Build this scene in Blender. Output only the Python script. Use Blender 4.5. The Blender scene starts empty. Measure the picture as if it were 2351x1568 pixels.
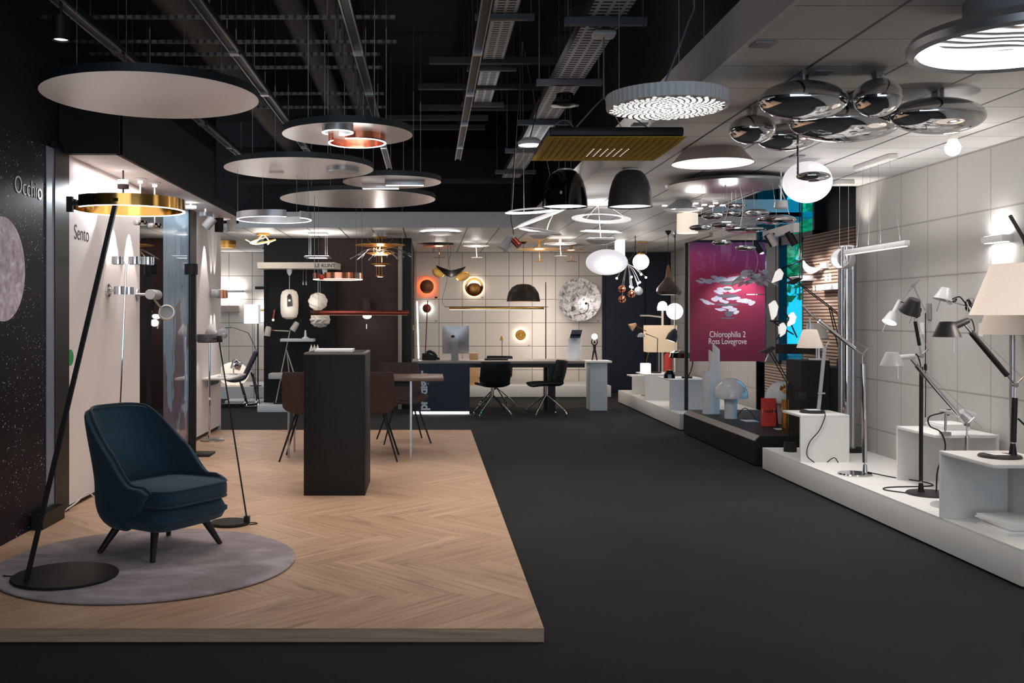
import bpy, bmesh, math, random
from mathutils import Vector, Matrix
RND = random.Random(11)
SC = bpy.context.scene
COL = SC.collection
PI = math.pi
# ------------------------------------------------------------ camera
F, VX, VY, H = 2255.0, 985.0, 726.0, 1.365      # focal length and vanishing point in pixels of the 2351x1568 frame, eye height
cd = bpy.data.cameras.new('camera'); cam = bpy.data.objects.new('camera', cd); COL.objects.link(cam)
cam.location = (0, 0, H); cam.rotation_euler = (PI/2, 0, 0)
cd.sensor_fit = 'HORIZONTAL'; cd.sensor_width = 36; cd.lens = F/2351*36
cd.shift_x = (2351/2-VX)/2351; cd.shift_y = -(1568/2-VY)/2351
cd.clip_start = .05; cd.clip_end = 200
SC.camera = cam
# ------------------------------------------------------------ world, exposure, large lights
W = bpy.data.worlds.new('world'); SC.world = W; W.use_nodes = True
W.node_tree.nodes['Background'].inputs[0].default_value = (.74, .87, 1.0, 1)
W.node_tree.nodes['Background'].inputs[1].default_value = 2.1
vs = SC.view_settings; vs.view_transform = 'Standard'; vs.look = 'None'; vs.gamma = 1; vs.use_curve_mapping = False; vs.exposure = 0.25
SC.display_settings.display_device = 'sRGB'
cy = SC.cycles
cy.max_bounces = 8; cy.diffuse_bounces = 4; cy.glossy_bounces = 5; cy.transmission_bounces = 6; cy.transparent_max_bounces = 12
cy.sample_clamp_indirect = 3.0; cy.sample_clamp_direct = 0; cy.caustics_reflective = False; cy.caustics_refractive = False
cy.use_denoising = True
try: cy.denoiser = 'OPENIMAGEDENOISE'
except Exception: pass
try: cy.use_light_tree = True
except Exception: pass

def lamp(kind, loc, energy, col=(1, .93, .86), rot=(0, 0, 0), parent=None, name=None, **kw):
    l = bpy.data.lights.new(name or kind.lower()+'_light', kind); l.energy = energy; l.color = col
    for k, v in kw.items(): setattr(l, k, v)
    o = bpy.data.objects.new(l.name, l); COL.objects.link(o); o.location = loc; o.rotation_euler = rot
    if parent: o.parent = parent
    if kind == 'AREA': o.visible_camera = False; o.visible_glossy = False
    return o
def aim(frm, to):
    return (Vector(to)-Vector(frm)).to_track_quat('-Z', 'Y').to_euler()

sun = lamp('SUN', (0, 0, 12), 3.2, (1, .97, .92), aim((0, 0, 6), (6, 3, 0)), name='sun', angle=.02)
# unseen area lights added as fill; the stage one stands for track spots
WARM = (1, .91, .83); NEUT = (1, .96, .935); COOL = (.90, .96, 1)
lamp('AREA', (3.05, 3.4, 2.46), 4, NEUT, spread=1.2, size=.6, size_y=3.0, shape='RECTANGLE', name='aisle_fill')
lamp('AREA', (3.05, 6.8, 2.46), 7, NEUT, spread=1.2, size=.6, size_y=2.6, shape='RECTANGLE', name='aisle_fill')
lamp('AREA', (1.4, 14.9, 2.46), 66, WARM, size=3.2, size_y=3.6, shape='RECTANGLE', name='back_room_fill')
lamp('AREA', (-3.2, 15.0, 2.46), 24, NEUT, size=1.2, size_y=3.6, shape='RECTANGLE', name='side_room_fill')
lamp('AREA', (.35, 6.2, 2.92), 9, NEUT, aim((.35, 6.2, 2.92), (1.35, 6.4, 2.55)), spread=2.2, size=.2, size_y=4.5, shape='RECTANGLE', name='bulkhead_fill')  # unseen light added beside the track to lift the right bulkhead
lamp('AREA', (-.9, 8.4, 3.3), 96, WARM, spread=1.7, size=2.0, size_y=5.6, shape='RECTANGLE', name='stage_light')
lamp('AREA', (3.7, 13.2, 2.46), 16, WARM, size=.8, size_y=3.4, shape='RECTANGLE', name='far_shelf_fill')

# ------------------------------------------------------------ helpers
def at(px, py, Y): return Vector(((px-VX)*Y/F, Y, H-(py-VY)*Y/F))
def ax(px, Y): return (px-VX)*Y/F
def az(py, Y): return H-(py-VY)*Y/F
def s2l(c):
    c /= 255.0
    return c/12.92 if c <= .04045 else ((c+.055)/1.055)**2.4
def rgb(r, g, b): return (s2l(r), s2l(g), s2l(b), 1)

MATS = {}
def mat(name, col, rough=.5, metal=0, var=.06, vscale=14, bump=0, bscale=120, em=None, emc=None, coat=0, trans=0, alpha=1, spec=.5, aniso=0, ior=1.45, sheen=0):
    """principled material whose colour and roughness drift with procedural noise"""
    m = bpy.data.materials.new(name); m.use_nodes = True; nt = m.node_tree; N = nt.nodes; L = nt.links
    p = N['Principled BSDF']; p.inputs['Metallic'].default_value = metal; p.inputs['Roughness'].default_value = rough
    p.inputs['Specular IOR Level'].default_value = spec; p.inputs['Coat Weight'].default_value = coat; p.inputs['Coat Roughness'].default_value = .06
    p.inputs['Transmission Weight'].default_value = trans; p.inputs['Alpha'].default_value = alpha; p.inputs['IOR'].default_value = ior
    p.inputs['Anisotropic'].default_value = aniso; p.inputs['Sheen Weight'].default_value = sheen
    c = col if len(col) == 4 else (*col, 1)
    if var > 0:
        tc = N.new('ShaderNodeTexCoord'); no = N.new('ShaderNodeTexNoise'); no.inputs['Scale'].default_value = vscale; no.inputs['Detail'].default_value = 3
        L.new(tc.outputs['Object'], no.inputs['Vector'])
        mx = N.new('ShaderNodeMix'); mx.data_type = 'RGBA'
        mx.inputs[6].default_value = tuple(max(0, v*(1-var)) for v in c[:3])+(1,); mx.inputs[7].default_value = tuple(min(1, v*(1+var)) for v in c[:3])+(1,)
        L.new(no.outputs['Fac'], mx.inputs[0]); L.new(mx.outputs[2], p.inputs['Base Color'])
    else: p.inputs['Base Color'].default_value = c
    if bump > 0:
        tc = N.new('ShaderNodeTexCoord'); no = N.new('ShaderNodeTexNoise'); no.inputs['Scale'].default_value = bscale; no.inputs['Detail'].default_value = 2
        b = N.new('ShaderNodeBump'); b.inputs['Strength'].default_value = bump; b.inputs['Distance'].default_value = .004
        L.new(tc.outputs['Object'], no.inputs['Vector']); L.new(no.outputs['Fac'], b.inputs['Height']); L.new(b.outputs['Normal'], p.inputs['Normal'])
    if em: p.inputs['Emission Color'].default_value = emc if emc else c; p.inputs['Emission Strength'].default_value = em
    MATS[name] = m
    return m

class MB:
    """collects shapes into one mesh"""
    def __init__(s): s.bm = bmesh.new(); s.mi = 0; s.M = Matrix.Identity(4)
    def _v(s, p): return s.bm.verts.new(s.M @ Vector(p))
    def _f(s, vs):
        try: f = s.bm.faces.new(vs); f.material_index = s.mi; return f
        except ValueError: return None
    def box(s, x0, x1, y0, y1, z0, z1, bev=0, seg=2):
        if bev > 0:
            t = bmesh.new(); bmesh.ops.create_cube(t, size=1)
            for v in t.verts: v.co = Vector(((x0+x1)/2+v.co.x*(x1-x0), (y0+y1)/2+v.co.y*(y1-y0), (z0+z1)/2+v.co.z*(z1-z0)))
            bmesh.ops.bevel(t, geom=t.edges[:], offset=bev, segments=seg, affect='EDGES', profile=.5)
            mp = {v: s._v(v.co) for v in t.verts}
            for f in t.faces: s._f([mp[v] for v in f.verts])
            t.free(); return s
        v = [s._v(p) for p in ((x0,y0,z0),(x1,y0,z0),(x1,y1,z0),(x0,y1,z0),(x0,y0,z1),(x1,y0,z1),(x1,y1,z1),(x0,y1,z1))]
        for q in ((3,2,1,0),(4,5,6,7),(0,1,5,4),(1,2,6,5),(2,3,7,6),(3,0,4,7)): s._f([v[i] for i in q])
        return s
    def cyl(s, p0, p1, r0, r1=None, n=16, caps=True):
        p0, p1 = Vector(p0), Vector(p1); r1 = r0 if r1 is None else r1
        d = (p1-p0).normalized(); a = d.orthogonal().normalized(); b = d.cross(a)
        A = []; B = []
        for i in range(n):
            t = 2*PI*i/n; o = a*math.cos(t)+b*math.sin(t)
            A.append(s._v(p0+o*r0)); B.append(s._v(p1+o*r1))
        for i in range(n): j = (i+1) % n; s._f([A[i], A[j], B[j], B[i]])
        if caps: s._f(A[::-1]); s._f(B)
        return s
    def tube(s, pts, r, n=8, closed=False, caps=True):
        pts = [Vector(p) for p in pts]; m = len(pts); rs = r if isinstance(r, (list, tuple)) else [r]*m
        rings = []; a = None
        for i in range(m):
            if closed: t = (pts[(i+1) % m]-pts[i-1])
            else: t = pts[min(i+1, m-1)]-pts[max(i-1, 0)]
            t.normalize()
            if a is None: a = t.orthogonal().normalized()
            else:
                a = a-t*a.dot(t)
                a = a.normalized() if a.length > 1e-6 else t.orthogonal().normalized()
            b = t.cross(a)
            rings.append([s._v(pts[i]+(a*math.cos(2*PI*k/n)+b*math.sin(2*PI*k/n))*rs[i]) for k in range(n)])
        for i in range(m if closed else m-1):
            P, Q = rings[i], rings[(i+1) % m]
            for k in range(n): j = (k+1) % n; s._f([P[k], P[j], Q[j], Q[k]])
        if caps and not closed: s._f(rings[0][::-1]); s._f(rings[-1])
        return s
    def lathe(s, prof, c=(0, 0, 0), n=32, sx=1, sy=1, fn=None, M=None):
        """profile of (r,z) turned about z through c; fn(angle,r,z)->r may ripple it"""
        c = Vector(c); rows = []
        for r, z in prof:
            if abs(r) < 1e-6:
                p = Vector((0, 0, z)); rows.append([s._v(c+(M @ p if M else p))]); continue
            row = []
            for i in range(n):
                t = 2*PI*i/n; q = fn(t, r, z) if fn else r
                p = Vector((q*math.cos(t)*sx, q*math.sin(t)*sy, z)); row.append(s._v(c+(M @ p if M else p)))
            rows.append(row)
        for P, Q in zip(rows, rows[1:]):
            for i in range(n):
                j = (i+1) % n
                if len(P) == 1 and len(Q) == 1: break
                if len(P) == 1: s._f([P[0], Q[j], Q[i]])
                elif len(Q) == 1: s._f([P[i], P[j], Q[0]])
                else: s._f([P[i], P[j], Q[j], Q[i]])
        return s
    def ell(s, c, rx, ry=None, rz=None, n=24, m=12, M=None):
        ry = rx if ry is None else ry; rz = rx if rz is None else rz
        prof = [(math.sin(PI*i/m), -math.cos(PI*i/m)) for i in range(m+1)]
        prof[0] = (0, -1); prof[-1] = (0, 1)
        S = Matrix.Diagonal((rx, ry, rz)).to_4x4(); S = (M.to_4x4() @ S) if M else S
        return s.lathe(prof, c, n, M=S.to_3x3())
    def arc(s, c, r, w, h, a0=0, a1=2*PI, n=64, M=None):
        """flat band bent round z: radial thickness w (inwards), height h (up)"""
        c = Vector(c); full = abs(a1-a0-2*PI) < 1e-4; k = n if full else n+1; rows = []
        for i in range(k):
            t = a0+(a1-a0)*i/n; e = Vector((math.cos(t), math.sin(t), 0)); row = []
            for q, z in ((r, 0), (r, h), (r-w, h), (r-w, 0)):
                p = e*q+Vector((0, 0, z)); row.append(s._v(c+(M @ p if M else p)))
            rows.append(row)
        for i in range(n):
            P, Q = rows[i], rows[(i+1) % k]
            for a in range(4): b = (a+1) % 4; s._f([P[a], Q[a], Q[b], P[b]])
        if not full: s._f(rows[0]); s._f(rows[-1][::-1])
        return s
    def sheet(s, fn, nu, nv, th=0, cu=False):
        """surface fn(u,v)->point; th>0 gives it thickness along its normals"""
        def P(u, v): return Vector(fn(u, v))
        g = [[P(i/nu, j/nv) for j in range(nv+1)] for i in range(nu+1)]
        def nrm(i, j):
            i0, i1 = max(i-1, 0), min(i+1, nu); j0, j1 = max(j-1, 0), min(j+1, nv)
            if cu: i0, i1 = (i-1) % nu, (i+1) % nu
            k = (g[i1][j]-g[i0][j]).cross(g[i][j1]-g[i][j0]); return k.normalized() if k.length > 1e-9 else Vector((0, 0, 1))
        ni = nu if cu else nu+1
        A = [[s._v(g[i][j]) for j in range(nv+1)] for i in range(ni)]
        for i in range(nu):
            for j in range(nv): a = (i+1) % ni; s._f([A[i][j], A[a][j], A[a][j+1], A[i][j+1]])
        if th > 0:
            B = [[s._v(g[i][j]-nrm(i, j)*th) for j in range(nv+1)] for i in range(ni)]
            for i in range(nu):
                for j in range(nv): a = (i+1) % ni; s._f([B[i][j+1], B[a][j+1], B[a][j], B[i][j]])
            for i in range(nu):
                a = (i+1) % ni
                s._f([A[i][0], B[i][0], B[a][0], A[a][0]]); s._f([A[a][nv], B[a][nv], B[i][nv], A[i][nv]])
            if not cu:
                for j in range(nv):
                    s._f([A[0][j+1], B[0][j+1], B[0][j], A[0][j]]); s._f([A[nu][j], B[nu][j], B[nu][j+1], A[nu][j+1]])
        return s
    def prism(s, poly, axis, d0, d1):
        """2-D outline pushed along an axis: 'x' -> (y,z), 'y' -> (x,z), 'z' -> (x,y)"""
        def q(p, d): return {'x': (d, p[0], p[1]), 'y': (p[0], d, p[1]), 'z': (p[0], p[1], d)}[axis]
        A = [s._v(q(p, d0)) for p in poly]; B = [s._v(q(p, d1)) for p in poly]; n = len(poly)
        s._f(A[::-1]); s._f(B)
        for i in range(n): j = (i+1) % n; s._f([A[i], A[j], B[j], B[i]])
        return s
    def bar(s, p0, p1, w, h):
        """square bar between two points"""
        p0, p1 = Vector(p0), Vector(p1); d = (p1-p0).normalized(); up = Vector((0, 0, 1)) if abs(d.z) < .95 else Vector((0, 1, 0))
        a = d.cross(up).normalized()*w/2; b = a.cross(d).normalized()*h/2
        A = [s._v(p0+x) for x in (-a-b, a-b, a+b, -a+b)]; B = [s._v(p1+x) for x in (-a-b, a-b, a+b, -a+b)]
        s._f(A[::-1]); s._f(B)
        for i in range(4): j = (i+1) % 4; s._f([A[i], A[j], B[j], B[i]])
        return s
    def build(s, name, m, parent=None, loc=(0, 0, 0), rot=(0, 0, 0), sharp=32, sub=0):
        bmesh.ops.recalc_face_normals(s.bm, faces=s.bm.faces[:])
        me = bpy.data.meshes.new(name); s.bm.to_mesh(me); s.bm.free()
        for x in (m if isinstance(m, (list, tuple)) else [m]): me.materials.append(x)
        me.shade_smooth(); me.set_sharp_from_angle(angle=math.radians(sharp))
        o = bpy.data.objects.new(name, me); COL.objects.link(o); o.location = loc; o.rotation_euler = rot
        if parent: o.parent = parent
        if sub:
            md = o.modifiers.new('subdivision', 'SUBSURF'); md.levels = sub; md.render_levels = sub
        return o
def tag(o, label, cat, group=None, kind=None):
    o['label'] = label; o['category'] = cat
    if group: o['group'] = group
    if kind: o['kind'] = kind
    return o
def thing(name, label, cat, loc=(0, 0, 0), rz=0, group=None):
    o = bpy.data.objects.new(name, None); COL.objects.link(o); o.empty_display_size = .05
    o.location = loc; o.rotation_euler = (0, 0, rz)
    return tag(o, label, cat, group)
def struct(name, mb, m, parent=None, **kw):
    o = mb.build(name, m, parent, **kw)
    if not parent: o['kind'] = 'structure'
    return o
def dup(root, loc, rz=None, label=None, group=None, rot=None):
    r = root.copy(); COL.objects.link(r); r.location = loc
    if rz is not None: r.rotation_euler = (0, 0, rz)
    if rot is not None: r.rotation_euler = rot
    if label: r['label'] = label
    if group: r['group'] = group
    def kids(a, b):
        for ch in list(a.children):
            c = ch.copy(); COL.objects.link(c); c.parent = b; kids(ch, c)
    kids(root, r)
    return r
def spline(pts, n=8):
    """Catmull-Rom through points"""
    P = [Vector(p) for p in pts]; P = [P[0]*2-P[1]]+P+[P[-1]*2-P[-2]]; out = []
    for i in range(1, len(P)-2):
        for k in range(n):
            t = k/n; a, b, c, d = P[i-1:i+3]
            out.append(.5*((2*b)+(c-a)*t+(2*a-5*b+4*c-d)*t*t+(3*b-a-3*c+d)*t**3))
    out.append(P[-2]); return out
def text(name, body, size, m, parent, loc, rot, ext=.001, align='LEFT', off=0, sx=1, sy=1, shear=0, space=1):
    c = bpy.data.curves.new(name, 'FONT'); c.body = body; c.size = size; c.extrude = ext; c.align_x = align; c.offset = off; c.shear = shear; c.space_character = space
    t = bpy.data.objects.new(name, c); COL.objects.link(t)
    dg = bpy.context.evaluated_depsgraph_get(); me = bpy.data.meshes.new_from_object(t.evaluated_get(dg))
    bpy.data.objects.remove(t); bpy.data.curves.remove(c)
    me.materials.clear(); me.materials.append(m)
    o = bpy.data.objects.new(name, me); COL.objects.link(o); o.location = loc; o.rotation_euler = rot; o.scale = (sx, sy, 1)
    if parent: o.parent = parent
    return o
TOX = (PI/2, 0, PI/2)       # writing on a face that looks towards +x
TOY = (PI/2, 0, 0)          # writing on a face that looks towards the camera

# ------------------------------------------------------------ materials
mWhite = mat('white_lacquer', rgb(222, 220, 217), .45, var=.03, vscale=3)
mWhitePl = mat('white_plinth_board', rgb(208, 206, 203), .5, var=.04, vscale=5)
mOffW = mat('warm_white_paint', rgb(222, 212, 200), .55, var=.04)
mBlack = mat('black_lacquer', rgb(15, 15, 16), .45, var=.1)
mBlackG = mat('black_gloss', rgb(8, 8, 9), .06, var=.1, coat=.6)
mBlackM = mat('black_matt_metal', rgb(30, 29, 30), .5, metal=.2, var=.1)
mGraph = mat('graphite_lacquer', rgb(52, 50, 52), .42, metal=.3, var=.06)
mVoid = mat('black_ceiling_paint', rgb(26, 26, 28), .9, var=.2, vscale=4)
mDuct = mat('dark_painted_duct', rgb(62, 60, 62), .6, var=.15, vscale=6)
mRail = mat('dark_galvanised_rail', rgb(84, 86, 92), .42, metal=.5, var=.15)
mNavy = mat('navy_lacquer', rgb(26, 34, 50), .45, var=.05)
mBrown = mat('dark_brown_wall_paint', rgb(54, 39, 37), .8, var=.05, vscale=2)
mCoreK = mat('charcoal_wall_paint', rgb(20, 20, 20), .8, var=.06, vscale=2)
mChrome = mat('chrome', rgb(228, 230, 232), .03, metal=1, var=.02)
mSteel = mat('brushed_steel', rgb(186, 186, 188), .28, metal=1, var=.05, vscale=60)
mAlu = mat('satin_aluminium', rgb(196, 197, 199), .36, metal=.85, var=.04)
mBrass = mat('polished_brass', rgb(206, 158, 86), .14, metal=1, var=.08, vscale=3)
mBronze = mat('bronze_leaf', rgb(176, 124, 70), .3, metal=1, var=.2, vscale=30)
mGold = mat('gold_leaf', rgb(232, 176, 92), .38, metal=.8, var=.2, vscale=24)
mCopper = mat('polished_copper', rgb(216, 136, 108), .13, metal=1, var=.1, vscale=3)
mCopperD = mat('brushed_red_copper', rgb(150, 74, 62), .3, metal=.9, var=.12, vscale=40)
mVelvet = mat('petrol_blue_velvet', rgb(36, 58, 72), .9, var=.16, vscale=5, bump=.12, bscale=420, sheen=.12, spec=.2)
mVelvetP = mat('petrol_blue_piping', rgb(24, 46, 60), .8, var=.1, sheen=.2)
mLegW = mat('black_stained_wood', rgb(36, 29, 29), .5, var=.2, vscale=40)
mShellBr = mat('brown_leather_shell', rgb(60, 45, 42), .55, var=.08, bump=.1, bscale=300)
mTable = mat('brown_table_top', rgb(96, 78, 70), .3, var=.15, vscale=12)
mGreyL = mat('light_grey_lacquer', rgb(150, 150, 154), .45, var=.05)
mPaper = mat('white_paper', rgb(226, 226, 224), .7, var=.04)
mCable = mat('black_cable', rgb(20, 20, 20), .6, var=.1)
mCableW = mat('pale_cable', rgb(200, 198, 192), .6, var=.05)
mCableG = mat('steel_wire', rgb(150, 150, 152), .35, metal=.6, var=.05)
mShade = mat('lit_white_shade', rgb(236, 226, 214), .8, var=.03, em=.55, emc=rgb(255, 236, 214))
mShadeD = mat('unlit_linen_shade', rgb(200, 188, 176), .85, var=.05, bump=.1, bscale=500)
mOpal = mat('lit_opal_glass', rgb(240, 240, 240), .25, var=.02, em=1.15, emc=rgb(255, 250, 246))
mAcryl = mat('clear_acrylic', rgb(220, 226, 230), .05, var=.02, alpha=.28, coat=.4)
mLeafC = mat('dull_copper_leaf', rgb(150, 92, 66), .5, metal=.7, var=.3, vscale=40)
mOpalS = mat('softly_lit_opal_glass', rgb(238, 236, 240), .3, var=.02, em=.5, emc=rgb(246, 240, 246))
mLED = mat('lit_diffuser', rgb(245, 245, 245), .5, var=.01, em=3.2, emc=rgb(255, 250, 244))
mLEDw = mat('lit_warm_diffuser', rgb(245, 240, 230), .5, var=.01, em=3.0, emc=rgb(255, 226, 184))
mLEDs = mat('soft_lit_disc', rgb(245, 245, 245), .5, var=.01, em=1.25, emc=rgb(255, 251, 246))
mBulb = mat('glowing_bulb', rgb(255, 250, 240), .4, var=.01, em=9, emc=rgb(255, 240, 222))
mEggWhite = mat('white_lamp_lacquer', rgb(224, 222, 222), .35, var=.03)
mTake = mat('unlit_lens_glass', rgb(170, 174, 178), .08, metal=.4, var=.1, vscale=60)
mGlassC = mat('clear_glass', rgb(235, 240, 240), .02, var=0, trans=1)
mRed = mat('red_card', rgb(196, 62, 52), .5, var=.03)
# ------------------------------------------------------------ surface materials of the room
def node_mat(name):
    m = bpy.data.materials.new(name); m.use_nodes = True
    return m, m.node_tree.nodes, m.node_tree.links, m.node_tree.nodes['Principled BSDF']
def mth(N, L, op, a, b=None, c=None):
    n = N.new('ShaderNodeMath'); n.operation = op
    for i, v in enumerate((a, b, c)):
        if v is None: continue
        if isinstance(v, (int, float)): n.inputs[i].default_value = v
        else: L.new(v, n.inputs[i])
    return n.outputs[0]
def mixc(N, L, f, a, b):
    n = N.new('ShaderNodeMix'); n.data_type = 'RGBA'
    for i, v in ((0, f), (6, a), (7, b)):
        if isinstance(v, (int, float, tuple)): n.inputs[i].default_value = v
        else: L.new(v, n.inputs[i])
    return n.outputs[2]
def noise(N, L, vec, scale, detail=3, dist=0, rough=.5):
    n = N.new('ShaderNodeTexNoise'); n.inputs['Scale'].default_value = scale; n.inputs['Detail'].default_value = detail
    n.inputs['Distortion'].default_value = dist; n.inputs['Roughness'].default_value = rough
    if vec: L.new(vec, n.inputs['Vector'])
    return n.outputs['Fac']
def ramp(N, L, f, stops):
    n = N.new('ShaderNodeValToRGB'); e = n.color_ramp.elements
    while len(e) < len(stops): e.new(.5)
    for k, (p, c) in zip(e, stops): k.position = p; k.color = c
    L.new(f, n.inputs[0]); return n.outputs[0]
def mapping(N, L, scale=(1, 1, 1), src='Object'):
    t = N.new('ShaderNodeTexCoord'); mp = N.new('ShaderNodeMapping'); mp.inputs['Scale'].default_value = scale
    L.new(t.outputs[src], mp.inputs['Vector']); return mp.outputs[0]
def panel_mat(name, col, gapc, a, b, rough=.5):
    """square boards with open joints; a, b = (axis index, pitch, offset, joint width)"""
    m, N, L, p = node_mat(name); t = N.new('ShaderNodeTexCoord'); s = N.new('ShaderNodeSeparateXYZ'); L.new(t.outputs['Object'], s.inputs[0])
    masks = []; cells = []
    for i, pitch, off, w in (a, b):
        q = mth(N, L, 'DIVIDE', mth(N, L, 'ADD', s.outputs[i], -off+w/2), pitch)
        masks.append(mth(N, L, 'LESS_THAN', mth(N, L, 'FRACT', q), w/pitch)); cells.append(mth(N, L, 'FLOOR', q))
    k = mth(N, L, 'MAXIMUM', *masks)
    cv = N.new('ShaderNodeCombineXYZ'); L.new(cells[0], cv.inputs[0]); L.new(cells[1], cv.inputs[1])
    wn = N.new('ShaderNodeTexWhiteNoise'); wn.noise_dimensions = '3D'; L.new(cv.outputs[0], wn.inputs['Vector'])
    c0 = mixc(N, L, wn.outputs['Value'], tuple(v*.95 for v in col[:3])+(1,), col)
    L.new(mixc(N, L, k, c0, gapc), p.inputs['Base Color']); p.inputs['Roughness'].default_value = rough
    bp = N.new('ShaderNodeBump'); bp.invert = True; bp.inputs['Strength'].default_value = .5; bp.inputs['Distance'].default_value = .006
    L.new(k, bp.inputs['Height']); L.new(bp.outputs[0], p.inputs['Normal'])
    MATS[name] = m; return m
mWallR = panel_mat('white_wall_boards', rgb(183, 181, 178), rgb(146, 142, 139), (1, .42, .326, .010), (2, .42, .406, .012))
mWallB = panel_mat('back_wall_boards', rgb(206, 198, 190), rgb(132, 124, 116), (0, .418, -.24, .012), (2, .42, .406, .012))
mCeil = panel_mat('ceiling_tiles', rgb(206, 205, 204), rgb(62, 62, 64), (0, .418, 1.753, .017), (1, .440, 3.637, .006), .5)
# carpet
mCarpet, N, L, p = node_mat('anthracite_carpet')
v = mapping(N, L); n1 = noise(N, L, v, 900, 2); n2 = noise(N, L, v, 1.3, 3)
L.new(mixc(N, L, mth(N, L, 'MULTIPLY', mth(N, L, 'ADD', n1, n2), .5), rgb(29, 30, 31), rgb(56, 57, 57)), p.inputs['Base Color']); p.inputs['Roughness'].default_value = .95; p.inputs['Specular IOR Level'].default_value = .15
bp = N.new('ShaderNodeBump'); bp.inputs['Strength'].default_value = .35; bp.inputs['Distance'].default_value = .004; L.new(n1, bp.inputs['Height']); L.new(bp.outputs[0], p.inputs['Normal'])
# oak herringbone (one random value per plank, grain along the plank's own length)
mOak, N, L, p = node_mat('oak_herringbone')
t = N.new('ShaderNodeUVMap'); t.uv_map = 'plank'; at_ = N.new('ShaderNodeAttribute'); at_.attribute_name = 'tone'
cx = N.new('ShaderNodeCombineXYZ'); L.new(mth(N, L, 'MULTIPLY', at_.outputs['Fac'], 37.0), cx.inputs[2])
ad = N.new('ShaderNodeVectorMath'); ad.operation = 'ADD'; L.new(t.outputs[0], ad.inputs[0]); L.new(cx.outputs[0], ad.inputs[1])
mp = N.new('ShaderNodeMapping'); mp.inputs['Scale'].default_value = (1.6, 26, 1); L.new(ad.outputs[0], mp.inputs['Vector'])
g1 = noise(N, L, mp.outputs[0], 1.0, 6, .8, .6)
mp2 = N.new('ShaderNodeMapping'); mp2.inputs['Scale'].default_value = (2.6, 11, 1); L.new(ad.outputs[0], mp2.inputs['Vector'])
g2 = noise(N, L, mp2.outputs[0], 1.0, 3, .5)
c1 = ramp(N, L, g1, [(.25, rgb(150, 119, 96)), (.55, rgb(194, 161, 134)), (.8, rgb(210, 177, 150))])
c2 = mixc(N, L, mth(N, L, 'MULTIPLY', at_.outputs['Fac'], .32), c1, rgb(150, 116, 92))
dk = ramp(N, L, g2, [(.62, (0, 0, 0, 1)), (.76, (1, 1, 1, 1))])
L.new(mixc(N, L, mth(N, L, 'MULTIPLY', dk, .55), c2, rgb(104, 76, 58)), p.inputs['Base Color'])
p.inputs['Roughness'].default_value = .42; p.inputs['Specular IOR Level'].default_value = .4
mOakE, N, L, p = node_mat('oak_edge_board')
g1 = noise(N, L, mapping(N, L, (1.4, 20, 30)), 1.2, 6, 1.0, .6)
L.new(ramp(N, L, g1, [(.25, rgb(138, 110, 88)), (.75, rgb(196, 164, 136))]), p.inputs['Base Color']); p.inputs['Roughness'].default_value = .55
# night sky print with the moon
mMoon, N, L, p = node_mat('night_sky_print')
t = N.new('ShaderNodeTexCoord'); s = N.new('ShaderNodeSeparateXYZ'); L.new(t.outputs['Object'], s.inputs[0])
vo = N.new('ShaderNodeTexVoronoi'); vo.inputs['Scale'].default_value = 42; L.new(t.outputs['Object'], vo.inputs['Vector'])
vo2 = N.new('ShaderNodeTexVoronoi'); vo2.inputs['Scale'].default_value = 19; L.new(t.outputs['Object'], vo2.inputs['Vector'])
st = mth(N, L, 'MAXIMUM', mth(N, L, 'LESS_THAN', vo.outputs['Distance'], .13), mth(N, L, 'LESS_THAN', vo2.outputs['Distance'], .085))
dens = mth(N, L, 'GREATER_THAN', noise(N, L, t.outputs['Object'], 3.2, 2), .46)
st = mth(N, L, 'MULTIPLY', st, dens)
sky = ramp(N, L, noise(N, L, t.outputs['Object'], 1.1, 4), [(.35, rgb(9, 10, 14)), (.6, rgb(20, 18, 30)), (.75, rgb(40, 26, 36))])
c1 = mixc(N, L, st, sky, rgb(226, 226, 232))
dy = mth(N, L, 'SUBTRACT', s.outputs[1], 5.62); dz = mth(N, L, 'SUBTRACT', s.outputs[2], 1.635)
rr = mth(N, L, 'SQRT', mth(N, L, 'ADD', mth(N, L, 'MULTIPLY', dy, dy), mth(N, L, 'MULTIPLY', dz, dz)))
inm = mth(N, L, 'LESS_THAN', rr, .30)
cr = noise(N, L, t.outputs['Object'], 15, 6, .4, .7)
mo = ramp(N, L, cr, [(.30, rgb(140, 126, 142)), (.52, rgb(206, 192, 206)), (.70, rgb(245, 238, 245))])
L.new(mixc(N, L, inm, c1, mo), p.inputs['Base Color']); p.inputs['Roughness'].default_value = .5; p.inputs['Specular IOR Level'].default_value = .15
# misty forest print behind gloss acrylic
mForest, N, L, p = node_mat('blue_forest_print')
t = N.new('ShaderNodeTexCoord'); s = N.new('ShaderNodeSeparateXYZ'); L.new(t.outputs['Object'], s.inputs[0])
n1 = noise(N, L, mapping(N, L, (1, 7, 1.2)), 1.6, 5, 1.2); n2 = noise(N, L, mapping(N, L, (1, 2.2, .8)), 1.6, 5, .4)
tree = mth(N, L, 'GREATER_THAN', mth(N, L, 'SUBTRACT', mth(N, L, 'MULTIPLY', n2, 2.9), mth(N, L, 'MULTIPLY', s.outputs[2], .62)), .86)
sk = ramp(N, L, n1, [(.2, rgb(112, 146, 176)), (.8, rgb(164, 194, 216))])
tr = ramp(N, L, n1, [(.25, rgb(54, 54, 70)), (.5, rgb(128, 112, 128)), (.75, rgb(76, 72, 92))])
L.new(mixc(N, L, tree, sk, tr), p.inputs['Base Color']); p.inputs['Roughness'].default_value = .3; p.inputs['Coat Weight'].default_value = 1.0; p.inputs['Coat Roughness'].default_value = .02
p.inputs['Coat IOR'].default_value = 1.9
mMirror = mat('smoked_mirror', rgb(196, 194, 192), .02, metal=1, var=.01)
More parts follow.
